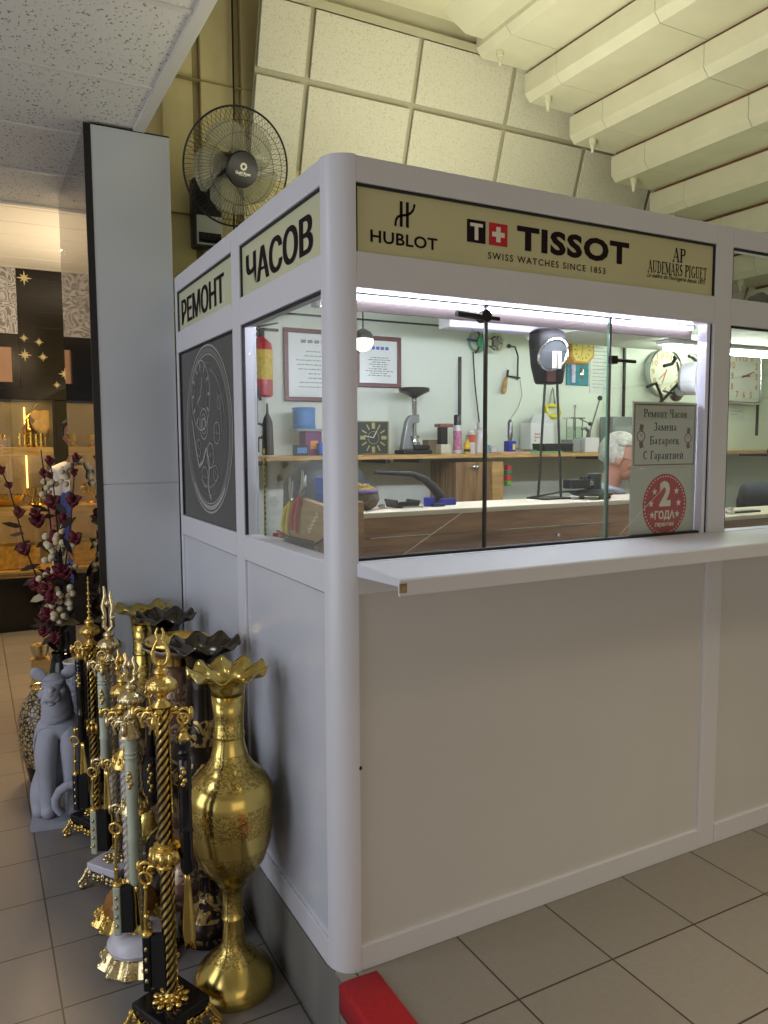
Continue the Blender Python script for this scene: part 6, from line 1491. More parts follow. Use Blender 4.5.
# flower vase and its branches
vx, vy = -.46, 2.66
t = thing('flower_vase', 'slender black glossy floor vase holding dark red flower branches', 'vase', (vx, vy, LOW))
MB().lathe((vx, vy, LOW), [(0, 0), (.062, 0), (.065, .01), (.05, .08), (.055, .25), (.07, .40), (.072, .5), (.06, .57), (.05, .61), (.056, .63), (.05, .632), (.044, .60)], 32).build('body', M['kgloss'], t)
M['petal'] = mat('dark_red_petals', (92, 10, 28), .6, noise=.25, nscale=60); M['stem'] = mat('dark_twig', (34, 24, 20), .7); M['berry'] = mat('cream_berries', (214, 202, 166), .45); M['leaf_o'] = mat('olive_leaf', (98, 82, 34), .5); M['leaf_d'] = mat('blackish_leaf', (40, 30, 24), .6, noise=.3, nscale=30); M['leaf_c'] = mat('cream_leaf', (196, 182, 146), .5)
vt = V((vx, vy, LOW+.60))
def petals(mb, c, r_, d_):
    d_ = V(d_).normalized(); u_ = d_.orthogonal().normalized(); w_ = d_.cross(u_)
    for k in range(6):
        a_ = 2*PI*k/6; o_ = u_*math.cos(a_)+w_*math.sin(a_)
        rt = Matrix((o_.cross(d_).normalized(), (o_*.8+d_).normalized(), (o_-d_*.8).normalized())).transposed()
        mb.ball(V(c)+o_*r_*.42+d_*r_*.35*(k % 2), r_*.62, 10, (.75, 1.2, .35), rt)
    mb.ball(V(c)-d_*r_*.3, r_*.42, 10)
BERRY = MB().ball((0, 0, 0), .0158, 12).build('berry', M['berry'], None, smooth=80)
def branch(pts, blooms, berries, leaves, label):
    pts = [V(q_) for q_ in pts]
    t = thing('flower_branch', label, 'flower branch', vt, 'flower branches in the black vase')
    path = [vt+V((0, 0, -.06)), vt+V((0, 0, .04))]+pts
    mb = MB(); n = len(path)
    mb.tube(path, [.0055-.0030*i/n for i in range(n)], 7); mb.build('stem', M['stem'], t)
    rq = random.Random(n+len(blooms)*7)
    for k in range(9):
        c_ = path[1].lerp(path[-1], .1+.08*k)+V((rq.uniform(-.05, .05), rq.uniform(-.05, .05), rq.uniform(-.03, .03))); d_ = V((rq.uniform(-1, 1), rq.uniform(-.5, .5), rq.uniform(-.2, 1))).normalized(); s_ = d_.orthogonal().normalized()
        mb = MB(); mb.prism([c_-d_*.05, c_-d_*.015+s_*.017, c_+d_*.02+s_*.015, c_+d_*.055, c_+d_*.015-s_*.016, c_-d_*.02-s_*.014], d_.cross(s_)*.0025)
        mb.build('leaf', M['leaf_d'], t, smooth=0)
    for c_, r_ in blooms:
        mb = MB(); petals(mb, c_, r_*1.18, (random.uniform(-.3, .3), -.5, .8)); mb.build('blossom', M['petal'], t, smooth=80)
    for c_, sx, sz, n in berries:
        rr = random.Random(int(1000*abs(c_[0])+n))
        for k in range(n):
            f = (k+.5)/n-.5; q_ = V(c_)+V((sx*f+rr.uniform(-.040, .040), rr.uniform(-.045, .045), sz*f*1.15+rr.uniform(-.022, .022)))
            o = bpy.data.objects.new('berry', BERRY.data); COL.objects.link(o); o.parent = t; o.location = q_-t.location; o.scale = [.92+.2*rr.random()]*3
    for c_, ang, m_ in leaves:
        mb = MB(); c_ = V(c_); d_ = V((math.cos(ang), -.2, math.sin(ang))); s_ = V((-math.sin(ang), .1, math.cos(ang)))
        o_ = [c_-d_*.045, c_-d_*.02+s_*.016, c_+d_*.012+s_*.020, c_+d_*.05, c_+d_*.012-s_*.018, c_-d_*.02-s_*.015]
        mb.prism(o_, (0, .003, 0)); mb.build('leaf', m_, t, smooth=0)
branch([(-0.542, 2.550, 0.638), (-0.584, 2.450, 0.845), (-0.626, 2.450, 0.979), (-0.656, 2.450, 1.135), (-0.690, 2.450, 1.305), (-0.723, 2.450, 1.391)], [((-0.723, 2.450, 1.386), .024), ((-0.690, 2.450, 1.310), .020), ((-0.650, 2.450, 1.166), .030), ((-0.631, 2.450, 0.974), .036)], [], [], 'long twig of dark red buds reaching furthest left out of the black vase')
branch([(-0.486, 2.550, 0.686), (-0.486, 2.500, 0.910), (-0.502, 2.500, 1.123), (-0.518, 2.500, 1.334), (-0.531, 2.500, 1.490)], [((-0.522, 2.500, 1.365), .024), ((-0.560, 2.500, 1.116), .042), ((-0.568, 2.500, 1.153), .03)], [((-0.495, 2.500, 1.297), .05, .12, 9)], [], 'tall twig with a dark red bloom and cream berries on the left of the bouquet')
branch([(-0.470, 2.500, 0.693), (-0.469, 2.450, 0.968), (-0.478, 2.450, 1.231), (-0.494, 2.450, 1.439)], [((-0.494, 2.450, 1.428), .026), ((-0.484, 2.450, 1.210), .042), ((-0.482, 2.450, 1.021), .042), ((-0.497, 2.450, 1.356), .02)], [((-0.444, 2.450, 1.370), .07, .13, 10)], [], 'tallest twig with dark red blooms and a slanting run of cream berries')
branch([(-0.477, 2.450, 0.650), (-0.484, 2.400, 0.818), (-0.504, 2.350, 0.931)], [((-0.516, 2.350, 0.849), .036), ((-0.477, 2.350, 0.877), .038)], [((-0.531, 2.350, 0.953), .02, .20, 16)], [], 'short twig with a long hanging cluster of cream berries, left of centre')
branch([(-0.465, 2.450, 0.702), (-0.457, 2.400, 0.894), (-0.448, 2.350, 1.030)], [((-0.444, 2.400, 1.129), .03)], [((-0.449, 2.350, 0.989), -.03, .20, 18)], [((-0.429, 2.350, 1.003), .7, M['leaf_o'])], 'short twig with the big middle cluster of cream berries and an olive leaf')
branch([(-0.483, 2.400, 0.607), (-0.480, 2.350, 0.690)], [((-0.543, 2.350, 0.769), .040), ((-0.543, 2.350, 0.639), .042), ((-0.562, 2.400, 0.547), .03)], [((-0.479, 2.300, 0.709), .05, .14, 22)], [((-0.470, 2.330, 0.609), .3, M['leaf_o']), ((-0.442, 2.330, 0.606), -.2, M['leaf_o'])], 'lowest spray with a round cluster of cream berries above the vase mouth')
branch([(-0.500, 2.500, 0.561), (-0.547, 2.450, 0.710), (-0.595, 2.400, 0.786)], [((-0.594, 2.400, 0.797), .036)], [], [((-0.578, 2.400, 0.733), .4, M['leaf_c']), ((-0.558, 2.400, 0.657), 1.2, M['leaf_c'])], 'low twig with one dark red bloom and cream leaves at the left of the vase')
branch([(-0.469, 2.400, 0.711), (-0.456, 2.250, 0.940), (-0.441, 2.100, 1.154), (-0.426, 2.050, 1.349), (-0.426, 2.050, 1.468)], [((-0.431, 2.080, 1.242), .036), ((-0.424, 2.050, 1.382), .02), ((-0.413, 2.050, 1.449), .022), ((-0.422, 2.100, 1.056), .034)], [], [], 'twig with dark red buds leaning towards the mirrored column on the right')
branch([(-0.485, 2.400, 0.554), (-0.462, 2.350, 0.772), (-0.482, 2.300, 0.885)], [((-0.482, 2.300, 0.874), .036), ((-0.454, 2.300, 0.857), .034), ((-0.525, 2.300, 0.735), .036), ((-0.445, 2.350, 0.718), .03), ((-0.519, 2.300, 0.528), .030)], [], [((-0.501, 2.300, 0.639), .1, M['leaf_o'])], 'short dense spray of dark red blooms in the middle of the bouquet')
bpy.data.objects.remove(BERRY)
# bits on the floor behind the vase
t = thing('filigree_cup', 'small gilt filigree cup on a wooden post behind the panther', 'cup', (q_.x, 3.0, LOW))
mb = MB(); cx_, cy_ = -.535, 3.2; MB().boxe(cx_-.055, cx_+.055, 3.14, 3.26, LOW, LOW+.47).build('block', M['wood_light'], t, smooth=0, bevel=.004); mb.lathe((cx_, cy_, LOW+.47), [(.03, 0), (.034, .01), (.05, .05), (.056, .09), (.05, .09)], 28); mb.build('cup', M['pale_gold'], t)

# ------------------------------------------------------------------ gift shop at the far end of the lower floor
SY = 6.4
x0s, x1s = -1.62, 1.0
mb = MB()
mb.boxe(x0s, x1s, SY+.5, SY+.6, LOW, 3.22)                     # back of the display recess
struct(mb, 'wall_shop', M['dark_wall'], smooth=0)
mb = MB(); mb.boxe(-.40, x1s, SY, SY+.1, 2.07, 3.2)
for k in range(7): mb.boxe(-.40, x1s, SY-.003, SY, 2.2+.15*k, 2.345+.15*k)
struct(mb, 'wall_cladding', M['dark_wall'], smooth=0, bevel=.001)
mb = MB(); mb.boxe(x0s, -.402, SY, SY+.1, 2.58, 3.2); struct(mb, 'wall_lace_panel', M['lace'], smooth=0)
mb = MB(); mb.boxe(x0s, -.402, SY-.01, SY+.1, 2.07, 2.578); mb.boxe(x0s, x1s, SY-.02, SY+.1, 1.955, 2.07); mb.boxe(-.10, x1s, SY, SY+.1, LOW, 1.955)
struct(mb, 'wall_fascia', M['dark_wall'], smooth=0, bevel=.003)
mb = MB(); mb.boxe(-.78, -.47, SY-.016, SY-.009, 2.12, 2.45); single(mb, 'wood_panel', mat('pinkish_wood', (176, 136, 104), .5), 'pinkish wooden panel set in the black fascia under the lace wallpaper', 'panel', smooth=0, bevel=.003)
cab = thing('display_cabinet', 'black framed lit display cabinet with gold gifts on shelves', 'display cabinet', (-1.2, SY, LOW))
MB().boxe(x0s, -.10, SY-.25, SY+.5, LOW, .26).build('plinth', M['dark_wall'], cab, smooth=0, bevel=.006)
M['lit_back'] = mat('grey_cabinet_back', (122, 116, 106), .35)
MB().boxe(x0s, -.10, SY+.45, SY+.47, .26, 1.955).build('back_panel', M['lit_back'], cab, smooth=0)
for zz in (.86, 1.44, 1.955): MB().boxe(x0s, -.12, SY+.02, SY+.035, zz-.024, zz).build('shelf_lip', M['wood_light'] if zz < 1.9 else M['black'], cab, smooth=0)
for zz in (.86, 1.44): MB().boxe(x0s, -.12, SY+.02, SY+.45, zz, zz+.055).build('shelf', M['wood_light'], cab, smooth=0, bevel=.003)
MB().boxe(x0s, -.12, SY+.02, SY+.45, .26, .28).build('shelf', M['wood_light'], cab, smooth=0)
MB().boxe(x0s, -.12, SY+.005, SY+.012, .26, 1.955).build('glass_front', M['glass'], cab, smooth=0)
MB().boxe(-.13, -.10, SY-.01, SY+.45, .26, 1.955).build('side_post', M['black'], cab, smooth=0)
M['warm_led'] = emit('warm_led', (255, 196, 104), 55)
for zz in (1.945, 1.43, .85): MB().boxe(x0s, -.15, SY+.06, SY+.075, zz, zz+.008).build('led_strip', M['warm_led'], cab, smooth=0)
M['warm_strip'] = emit('warm_strip', (255, 196, 104), 5)
for xx in ((-0.360, 6.830, 1.671)[0], -1.1):
    MB().boxe(xx, xx+.012, SY+.43, SY+.445, 1.0, 1.42).build('led_strip', M['warm_strip'], cab, smooth=0); MB().boxe(xx, xx+.012, SY+.43, SY+.445, 1.5, 1.9).build('led_strip', M['warm_strip'], cab, smooth=0)
# shelf goods
rr = random.Random(12)
G = 'gold gifts on the display shelves'
k = 0
def goblet(x, z, s, lab):
    t = thing('gold_cup', lab, 'cup', (x, SY+.2, z), 'gold cups on the display shelves')
    MB().lathe((x, SY+.2, z), [(.03*s, 0), (.034*s, .006), (.010*s, .03*s), (.010*s, .05*s), (.036*s, .075*s), (.042*s, .13*s), (.038*s, .13*s)], 18).build('bowl', M['gold_s'], t)
    MB().torus((x+.046*s, SY+.2, z+.095*s), .018*s, .005*s, (0, 1, 0)).build('handle', M['gold_s'], t)
top = 1.4955; mid = .9155; low = .2805
lab_u = ['first', 'second', 'third', 'fourth', 'fifth', 'sixth', 'seventh', 'eighth', 'ninth']
for i, x in enumerate((-1.55, -1.25, -.98, -.80, -.70, -.60)): goblet(x, top, 1.0, 'gold cup on the upper display shelf, %s counted from the shelf left end' % lab_u[i])
for i, x in enumerate((-.42, -.375, -.32, -.27, -.225)):
    mb = MB(); h_ = (.14, .13, .15, .13, .14)[i]
    mb.lathe((x, SY+.18, top), [(.020, 0), (.021, .004), (.019, h_*.5), (.022, h_), (.018, h_)], 14); mb.torus((x, SY+.18, top+h_*.7), .021, .003)
    single(mb, 'gold_tumbler', M['gold_s'], 'slim gold tumbler on the upper shelf before the hexagon plaque, %s from the left' % lab_u[i], 'tumbler', 'slim gold tumblers on the upper shelf')
mb = MB(); mb.lathe((-.33, SY+.30, top), [(.05, 0), (.05, .01), (.015, .05), (.02, .08), (.06, .16), (.065, .18), (.03, .24), (.01, .30)], 20); single(mb, 'gold_ewer', M['gold_s'], 'gold ewer standing behind the slim tumblers on the upper shelf', 'ewer')
t = thing('hexagon_plaque', 'cream plaque in a glowing hexagon frame standing on the upper shelf', 'plaque', (-.25, SY+.36, top))
ha = [(-0.356, 6.740, 1.770), (-0.248, 6.740, 1.933), (-0.093, 6.740, 1.936), (-0.106, 6.740, 1.609), (-0.206, 6.740, 1.589)]; hx_ = [(q_[0], q_[2]) for q_ in ha]; hd = (-0.169, 6.760, 1.773)
mb = MB(); mb.tube([V((a_, SY+.34, b_)) for a_, b_ in hx_], .009, 6, closed=True); mb.build('frame', M['gold_s'], t, smooth=0)
mb = MB(); mb.lathe((hd[0], SY+.36, hd[2]), [(0, -.004), (.098, -.004), (.10, 0), (.098, .006), (0, .006)], 44, wave=None, rot=Matrix.Rotation(PI/2, 3, 'X')); mb.build('disc', mat('cream_disc', (214, 184, 128), .5), t)
mb = MB()
for a_, b_ in ((hd[0]-.085, hd[2]+.05), (hd[0]-.07, hd[2]-.06), (hd[0]-.02, hd[2]-.10)): mb.ball((a_, SY+.35, b_), .05, 12, (1, .2, 1))
mb.build('leafy_edge', mat('cream_disc2', (206, 174, 118), .5), t)
MB().cyl((hd[0], SY+.37, top), (hd[0], SY+.37, hd[2]-.05), .01).build('stand', M['gold_s'], t)
# middle shelf: basket, candelabra-like cups
t = thing('gold_basket', 'wide gold woven basket on the middle display shelf', 'basket', (-.56, SY+.2, mid))
MB().lathe((-.56, SY+.2, mid), [(.09, 0), (.10, .006), (.15, .05), (.18, .11), (.172, .11)], 40, wave=(20, 2, .006, .006)).build('bowl', M['gold'], t)
MB().torus((-.56, SY+.2, mid+.10), .165, .008, (0, 1, .0), a0=0, a1=PI, sq=.8).build('handle', M['gold_s'], t)
for i, x in enumerate((-.33, -.26, -.19)): goblet(x, mid, 1.35, 'tall gold goblet right of the basket on the middle shelf, %s from the left' % lab_u[i])
for i, x in enumerate((-1.5, -1.2, -.95)): goblet(x, mid, 1.5, 'gold goblet left on the middle shelf, %s of three from the left' % lab_u[i])
for i, (xa, xb) in enumerate(((-1.55, -1.25), (-1.15, -.75), (-.72, -.29))):
    t = thing('gilt_panel', ('gilt relief picture panel leaning at the far left of the bottom shelf', 'gilt relief picture panel leaning in the middle of the bottom shelf', 'gilt relief picture panel at the right of the bottom shelf, below the basket')[i], 'panel', ((xa+xb)/2, SY+.1, low))
    MB().boxe(xa, xb, SY+.09, SY+.115, low, low+.27).build('relief', mat('gilt_relief%d' % i, (206, 150, 62), .4, .6, noise=.35, nscale=26, bump=1, bscale=30), t, smooth=0)
    mb = MB(); mb.boxe(xa, xb, SY+.08, SY+.095, low+.25, low+.275).boxe(xa, xb, SY+.08, SY+.095, low, low+.02); mb.build('frame', M['gold_s'], t, smooth=0)
# star ornaments on the black cladding
stars = [((-0.329, 6.380, 3.109), .085), ((-0.353, 6.380, 2.543), .05), ((-0.222, 6.380, 2.512), .05), ((-0.351, 6.380, 2.382), .075), ((-0.192, 6.380, 2.370), .055), ((0.001, 6.380, 2.214), .075), ((-0.077, 6.380, 2.104), .045)]
sl_ = ['large gold star ornament alone at the top of the black cladding', 'small gold star ornament above the large star of the lower cluster', 'small gold star ornament at the top right of the lower cluster', 'large gold star ornament at the left of the lower cluster', 'small gold star ornament at the right of the lower cluster', 'gold star ornament lowest but one, at the edge of the mirrored column', 'smallest gold star ornament, lowest on the black cladding']
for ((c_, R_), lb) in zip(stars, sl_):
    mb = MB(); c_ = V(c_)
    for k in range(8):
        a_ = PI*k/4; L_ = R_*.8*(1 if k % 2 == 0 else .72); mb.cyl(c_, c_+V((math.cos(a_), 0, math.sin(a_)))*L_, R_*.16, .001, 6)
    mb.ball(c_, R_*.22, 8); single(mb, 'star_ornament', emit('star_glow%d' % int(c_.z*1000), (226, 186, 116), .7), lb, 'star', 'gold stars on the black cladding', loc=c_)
# shop floor step for the assistant
mb = MB(); mb.boxe(-.33, .9, 3.3, 5.0, LOW, LOW+.12); struct(mb, 'floor_step', M['dark_wall'], smooth=0, bevel=.004)

# ------------------------------------------------------------------ people
M['skin'] = mat('skin', (206, 150, 124), .55, noise=.06, nscale=30); M['skin2'] = mat('skin_tanned', (150, 104, 78), .55, noise=.06, nscale=30)
M['white_hair'] = mat('white_hair', (206, 206, 186), .8, noise=.2, nscale=60, bump=1, bscale=160); M['dark_hair'] = mat('dark_hair', (28, 22, 20), .6, noise=.3, nscale=80, bump=.8, bscale=160)
M['shirt'] = mat('pale_blue_shirt', (190, 206, 216), .8); M['dk_jacket'] = mat('dark_navy_jacket', (44, 50, 58), .85, noise=.25, nscale=16, bump=.5, bscale=30)
M['white_tee'] = mat('white_tshirt', (222, 220, 216), .85); M['apron'] = mat('blue_apron', (70, 84, 150), .85); M['dk_trouser'] = mat('dark_trousers', (30, 30, 36), .85)
def frame3(face, up=(0, 0, 1)):
    f = V(face).normalized(); s = V(up).cross(f).normalized(); u = f.cross(s); return f, s, u
def head_extra(c, face, R_, hair, beard=False):
    """brow, nose, lips, ears and eyes shaped onto the skinned head; c head centre, R_ half head height"""
    f, s, u = frame3(face); c = V(c)
    rt = Matrix((s, f, u)).transposed()
    def ex(mb):
        mb.mi = 0
        mb.ball(c+u*R_*.10, R_*.92, 22, (.74, .90, 1.02), rt)
        mb.ball(c+f*R_*.30-u*R_*.45, R_*.55, 16, (.80, .90, .85), rt)
        mb.tube([c+f*R_*.84+u*R_*.16, c+f*R_*1.0-u*R_*.10, c+f*R_*1.10-u*R_*.24, c+f*R_*.86-u*R_*.30], [R_*.07, R_*.10, R_*.13, R_*.08], 10)
        mb.ball(c+f*R_*.80+u*R_*.22, R_*.3, 12, (1.6, .5, .35), rt)
        mb.ball(c+f*R_*.80-u*R_*.52, R_*.16, 12, (1.4, .7, .42), rt); mb.ball(c+f*R_*.76-u*R_*.84, R_*.20, 12, (1.1, .8, .8), rt)
        for q_ in (-1, 1):
            mb.ball(c+s*q_*R_*.70-u*R_*.05-f*R_*.06, R_*.24, 12, (.30, .70, 1.1), rt)
            mb.ball(c+s*q_*R_*.36+f*R_*.52-u*R_*.16, R_*.30, 12, (.9, .8, .8), rt)
        mb.mi = 1
        for q_ in (-1, 1): mb.ball(c+s*q_*R_*.30+f*R_*.80+u*R_*.06, R_*.085, 10, (1.3, .6, .7), rt)
        mb.mi = 0
    return ex
def hair_mesh(c, face, R_, name, m_, parent, long_=.2, curls=0, front=.35):
    f, s, u = frame3(face); c = V(c); rt = Matrix((s, f, u)).transposed(); mb = MB()
    mb.ball(c+u*R_*.24-f*R_*.14, R_*1.0, 24, (.80, .92, .98), rt)
    for v in list(mb.bm.verts):
        d = v.co-c
        if d.dot(f) > R_*front and d.dot(u) < R_*.70: v.co -= f*(d.dot(f)-R_*front)
        d = v.co-c
        if d.dot(u) < -R_*long_: v.co += u*(-R_*long_-d.dot(u))*.8
    rr = random.Random(3)
    for k in range(curls):
        a_ = rr.uniform(-2.6, 2.6)+PI; e_ = rr.uniform(-.1, 1.4)
        d = (f*math.cos(a_)*math.cos(e_)+s*math.sin(a_)*math.cos(e_)*.85+u*math.sin(e_))
        if d.dot(f) > .05 and d.dot(u) < .85: continue
        mb.ball(c+u*R_*.20-f*R_*.12+d*R_*.92, R_*rr.uniform(.13, .22), 8, (1, 1.3, .6), Matrix((d.orthogonal().normalized(), d.cross(d.orthogonal().normalized()), d)).transposed())
    return mb.build(name, m_, parent, smooth=80)
def hand_chain(vs, ed, wrist, d, side, up, i_w, s=1.0):
    """palm and five fingers as their own chains from the wrist vertex i_w; d along the hand, side towards the thumb"""
    d, side, up = V(d).normalized(), V(side).normalized(), V(up).normalized(); w = V(wrist)
    def add(p_, r_, a): vs.append((p_.x, p_.y, p_.z, r_)); ed.append((a, len(vs)-1)); return len(vs)-1
    pm = add(w+d*.045*s, .021*s, i_w)
    for k, (o_, L_) in enumerate(((.027, .066), (.010, .076), (-.008, .071), (-.025, .055))):
        a = add(w+d*.080*s+side*o_*s, .0095*s, pm); a = add(w+d*(.080+L_*.5)*s+side*o_*1.15*s-up*.006*s, .0085*s, a); add(w+d*(.080+L_*.92)*s+side*o_*1.15*s-up*.022*s, .007*s, a)
    a = add(w+d*.03*s+side*.034*s, .011*s, pm); a = add(w+d*.060*s+side*.052*s-up*.006*s, .0095*s, a); add(w+d*.085*s+side*.050*s-up*.014*s, .008*s, a)

# the white-haired watchmaker bent over the counter, seen in profile
hc = V((1.945, .90, 1.438)); HR = .108; face = (.66, -.62, -.22)
man = thing('person', 'white-haired older person in a pale shirt bent over the counter behind the red seal notice', 'person', (1.88, 1.02, .22))
f, s, u = frame3(face)
vs = [(1.86, 1.06, .72, .15), (1.86, 1.05, .90, .145), (1.87, 1.03, 1.08, .15), (1.89, .99, 1.21, .13), (1.915, .94, 1.305, .050), (hc.x-.02, hc.y+.01, hc.z-.05, .052), (hc.x, hc.y, hc.z+.01, .078)]
ed = [(0, 1), (1, 2), (2, 3), (3, 4), (4, 5), (5, 6)]
def limb(vs, ed, a, pts):
    for p_ in pts: vs.append(p_); ed.append((a, len(vs)-1)); a = len(vs)-1
    return a
i1 = limb(vs, ed, 3, [(2.04, 1.02, 1.20, .066), (2.09, .92, 1.10, .052), (2.08, .74, 1.12, .044), (2.03, .615, 1.325, .036), (2.01, .56, 1.335, .026)]); hand_chain(vs, ed, vs[i1][:3], (-.4, -1, -.05), (-1, .3, 0), (0, 0, 1), i1, .95)
i2 = limb(vs, ed, 3, [(1.72, .98, 1.20, .066), (1.63, .88, 1.10, .052), (1.72, .74, 1.12, .044), (1.86, .625, 1.325, .036), (1.90, .57, 1.335, .026)]); hand_chain(vs, ed, vs[i2][:3], (.4, -1, -.05), (1, .3, 0), (0, 0, 1), i2, .95)
for q_ in (-1, 1): limb(vs, ed, 0, [(1.86+q_*.10, .98, .70, .085), (1.86+q_*.12, .70, .68, .068), (1.86+q_*.12, .68, .42, .05), (1.86+q_*.12, .66, .27, .04), (1.86+q_*.12, .58, .255, .036)])
skin('body', vs, ed, [M['skin'], M['black']], man, 2, head_extra(hc, face, HR, None))
hair_mesh(hc, face, HR, 'hair', M['white_hair'], man, .30, 14, .05)
vs = [(1.86, 1.06, .74, .165), (1.86, 1.05, .90, .162), (1.87, 1.03, 1.08, .166), (1.89, .995, 1.20, .145), (1.905, .96, 1.275, .085)]; ed = [(0, 1), (1, 2), (2, 3), (3, 4)]
limb(vs, ed, 3, [(2.04, 1.02, 1.20, .082), (2.09, .92, 1.10, .066), (2.08, .76, 1.11, .058)]); limb(vs, ed, 3, [(1.72, .98, 1.20, .082), (1.63, .88, 1.10, .066), (1.71, .76, 1.11, .058)])
skin('shirt', vs, ed, M['shirt'], man, 2)
mb = MB(); mb.torus((1.912, .945, 1.298), .072, .016, (.25, -.25, 1), 24, 8); mb.build('collar', M['shirt'], man)
mb = MB(); gl = hc+f*HR*.9+u*HR*.08
for q_ in (-1, 1): mb.torus(gl+s*q_*HR*.33, HR*.22, .0022, f, 20, 6); mb.cyl(gl+s*q_*HR*.55, hc+s*q_*HR*.74+u*HR*.02, .002, seg=6)
mb.build('spectacles', M['steel'], man)
mb = MB(); mb.lathe((1.86, 1.05, .22), [(.16, 0), (.16, .02), (.03, .04), (.03, .30), (.17, .32), (.18, .36), (.16, .37)], 28); single(mb, 'stool', M['rubber'], 'black round stool the white-haired person sits on', 'stool')

DX = .44
# second worker in the right-hand window: dark sleeve along the bench
hc = V((2.86+DX, .96, 1.50)); face = (-.6, -.7, -.45)
w2 = thing('person', 'person in a dark jacket leaning an arm on the counter in the right-hand window', 'person', (2.80+DX, 1.02, .22))
vs = [(2.80+DX, 1.08, .72, .15), (2.80+DX, 1.07, .92, .145), (2.79+DX, 1.04, 1.12, .15), (2.80+DX, 1.0, 1.28, .125), (2.83+DX, .97, 1.38, .06), (hc.x, hc.y, hc.z-.03, .06), (hc.x, hc.y, hc.z+.02, .075)]
ed = [(0, 1), (1, 2), (2, 3), (3, 4), (4, 5), (5, 6)]
i1 = limb(vs, ed, 3, [(2.60+DX, .98, 1.30, .066), (2.40+DX, .84, 1.32, .052), (2.48+DX, .64, 1.335, .042), (2.56+DX, .56, 1.332, .028)]); hand_chain(vs, ed, vs[i1][:3], (1, -.5, 0), (.4, 1, 0), (0, 0, 1), i1, .95)
i2 = limb(vs, ed, 3, [(2.98+DX, .95, 1.26, .066), (3.02+DX, .80, 1.14, .052), (2.88+DX, .68, 1.22, .042), (2.74+DX, .60, 1.335, .028)]); hand_chain(vs, ed, vs[i2][:3], (-1, -.4, 0), (-.3, 1, 0), (0, 0, 1), i2, .95)
for q_ in (-1, 1): limb(vs, ed, 0, [(2.80+DX+q_*.10, 1.0, .70, .085), (2.80+DX+q_*.12, .72, .68, .068), (2.80+DX+q_*.12, .70, .42, .05), (2.80+DX+q_*.12, .68, .27, .04), (2.80+DX+q_*.12, .60, .255, .036)])
skin('body', vs, ed, [M['skin'], M['black']], w2, 2, head_extra(hc, face, .115, None))
hair_mesh(hc, face, .115, 'hair', M['dark_hair'], w2, .25, 30)
vs = [(2.80+DX, 1.08, .74, .165), (2.80+DX, 1.07, .92, .162), (2.79+DX, 1.04, 1.12, .168), (2.80+DX, 1.0, 1.27, .14), (2.815+DX, .98, 1.34, .085)]; ed = [(0, 1), (1, 2), (2, 3), (3, 4)]
limb(vs, ed, 3, [(2.60+DX, .98, 1.31, .082), (2.40+DX, .84, 1.33, .068), (2.47+DX, .66, 1.345, .054), (2.53+DX, .59, 1.34, .046)]); limb(vs, ed, 3, [(2.98+DX, .95, 1.26, .082), (3.02+DX, .80, 1.14, .068), (2.89+DX, .69, 1.22, .056)])
skin('jacket', vs, ed, M['dk_jacket'], w2, 2)
mb = MB(); mb.lathe((2.80+DX, 1.07, .22), [(.16, 0), (.16, .02), (.03, .04), (.03, .30), (.17, .32), (.18, .36), (.16, .37)], 28); single(mb, 'stool', M['rubber'], 'black round stool the person in the dark jacket sits on', 'stool')

for ch in w2.children: ch.scale = (1, 1, .925)
# assistant standing in the gift shop, half hidden by the mirrored column
X0, Y0, Z0 = -.165, 4.10, LOW+.12
hs = thing('person', 'dark-haired person in white top and blue apron standing in the gift shop behind the flowers', 'person', (X0, Y0, Z0))
hc = V((X0-.02, Y0-.02, Z0+1.725)); face = (-.25, -1, -.12)
vs = [(X0, Y0, Z0+.98, .13), (X0, Y0, Z0+1.12, .12), (X0, Y0, Z0+1.30, .14), (X0, Y0, Z0+1.48, .12), (X0, Y0, Z0+1.58, .052), (X0-.015, Y0-.01, Z0+1.66, .06), (X0-.02, Y0-.01, Z0+1.74, .075)]
ed = [(0, 1), (1, 2), (2, 3), (3, 4), (4, 5), (5, 6)]
for q_ in (-1, 1):
    i_ = limb(vs, ed, 3, [(X0+q_*.15, Y0, Z0+1.47, .058), (X0+q_*.19, Y0+.01, Z0+1.14, .045), (X0+q_*.19, Y0-.14, Z0+.96, .036), (X0+q_*.16, Y0-.2, Z0+.93, .026)]); hand_chain(vs, ed, vs[i_][:3], (-q_*.5, -.8, -.3), (-q_, .3, .3), (0, 0, 1), i_, .95)
    limb(vs, ed, 0, [(X0+q_*.09, Y0, Z0+.90, .09), (X0+q_*.10, Y0-.01, Z0+.50, .06), (X0+q_*.10, Y0+.01, Z0+.28, .056), (X0+q_*.10, Y0+.01, Z0+.07, .038), (X0+q_*.11, Y0-.12, Z0+.035, .034)])
skin('body', vs, ed, [M['skin2'], M['black']], hs, 2, head_extra(hc, face, .115, None))
hair_mesh(hc, face, .115, 'hair', M['dark_hair'], hs, .1, 24)
vs = [(X0, Y0, Z0+.96, .145), (X0, Y0, Z0+1.12, .135), (X0, Y0, Z0+1.30, .155), (X0, Y0, Z0+1.47, .15), (X0, Y0, Z0+1.58, .085)]; ed = [(0, 1), (1, 2), (2, 3), (3, 4)]
for q_ in (-1, 1): limb(vs, ed, 3, [(X0+q_*.15, Y0, Z0+1.47, .074), (X0+q_*.18, Y0+.005, Z0+1.22, .066)])
skin('white_top', vs, ed, M['white_tee'], hs, 2)
vs = [(X0, Y0-.012, Z0+.62, .165), (X0, Y0-.012, Z0+.95, .160), (X0, Y0-.015, Z0+1.14, .148), (X0, Y0-.015, Z0+1.30, .160), (X0, Y0-.015, Z0+1.36, .12)]; ed = [(0, 1), (1, 2), (2, 3), (3, 4)]
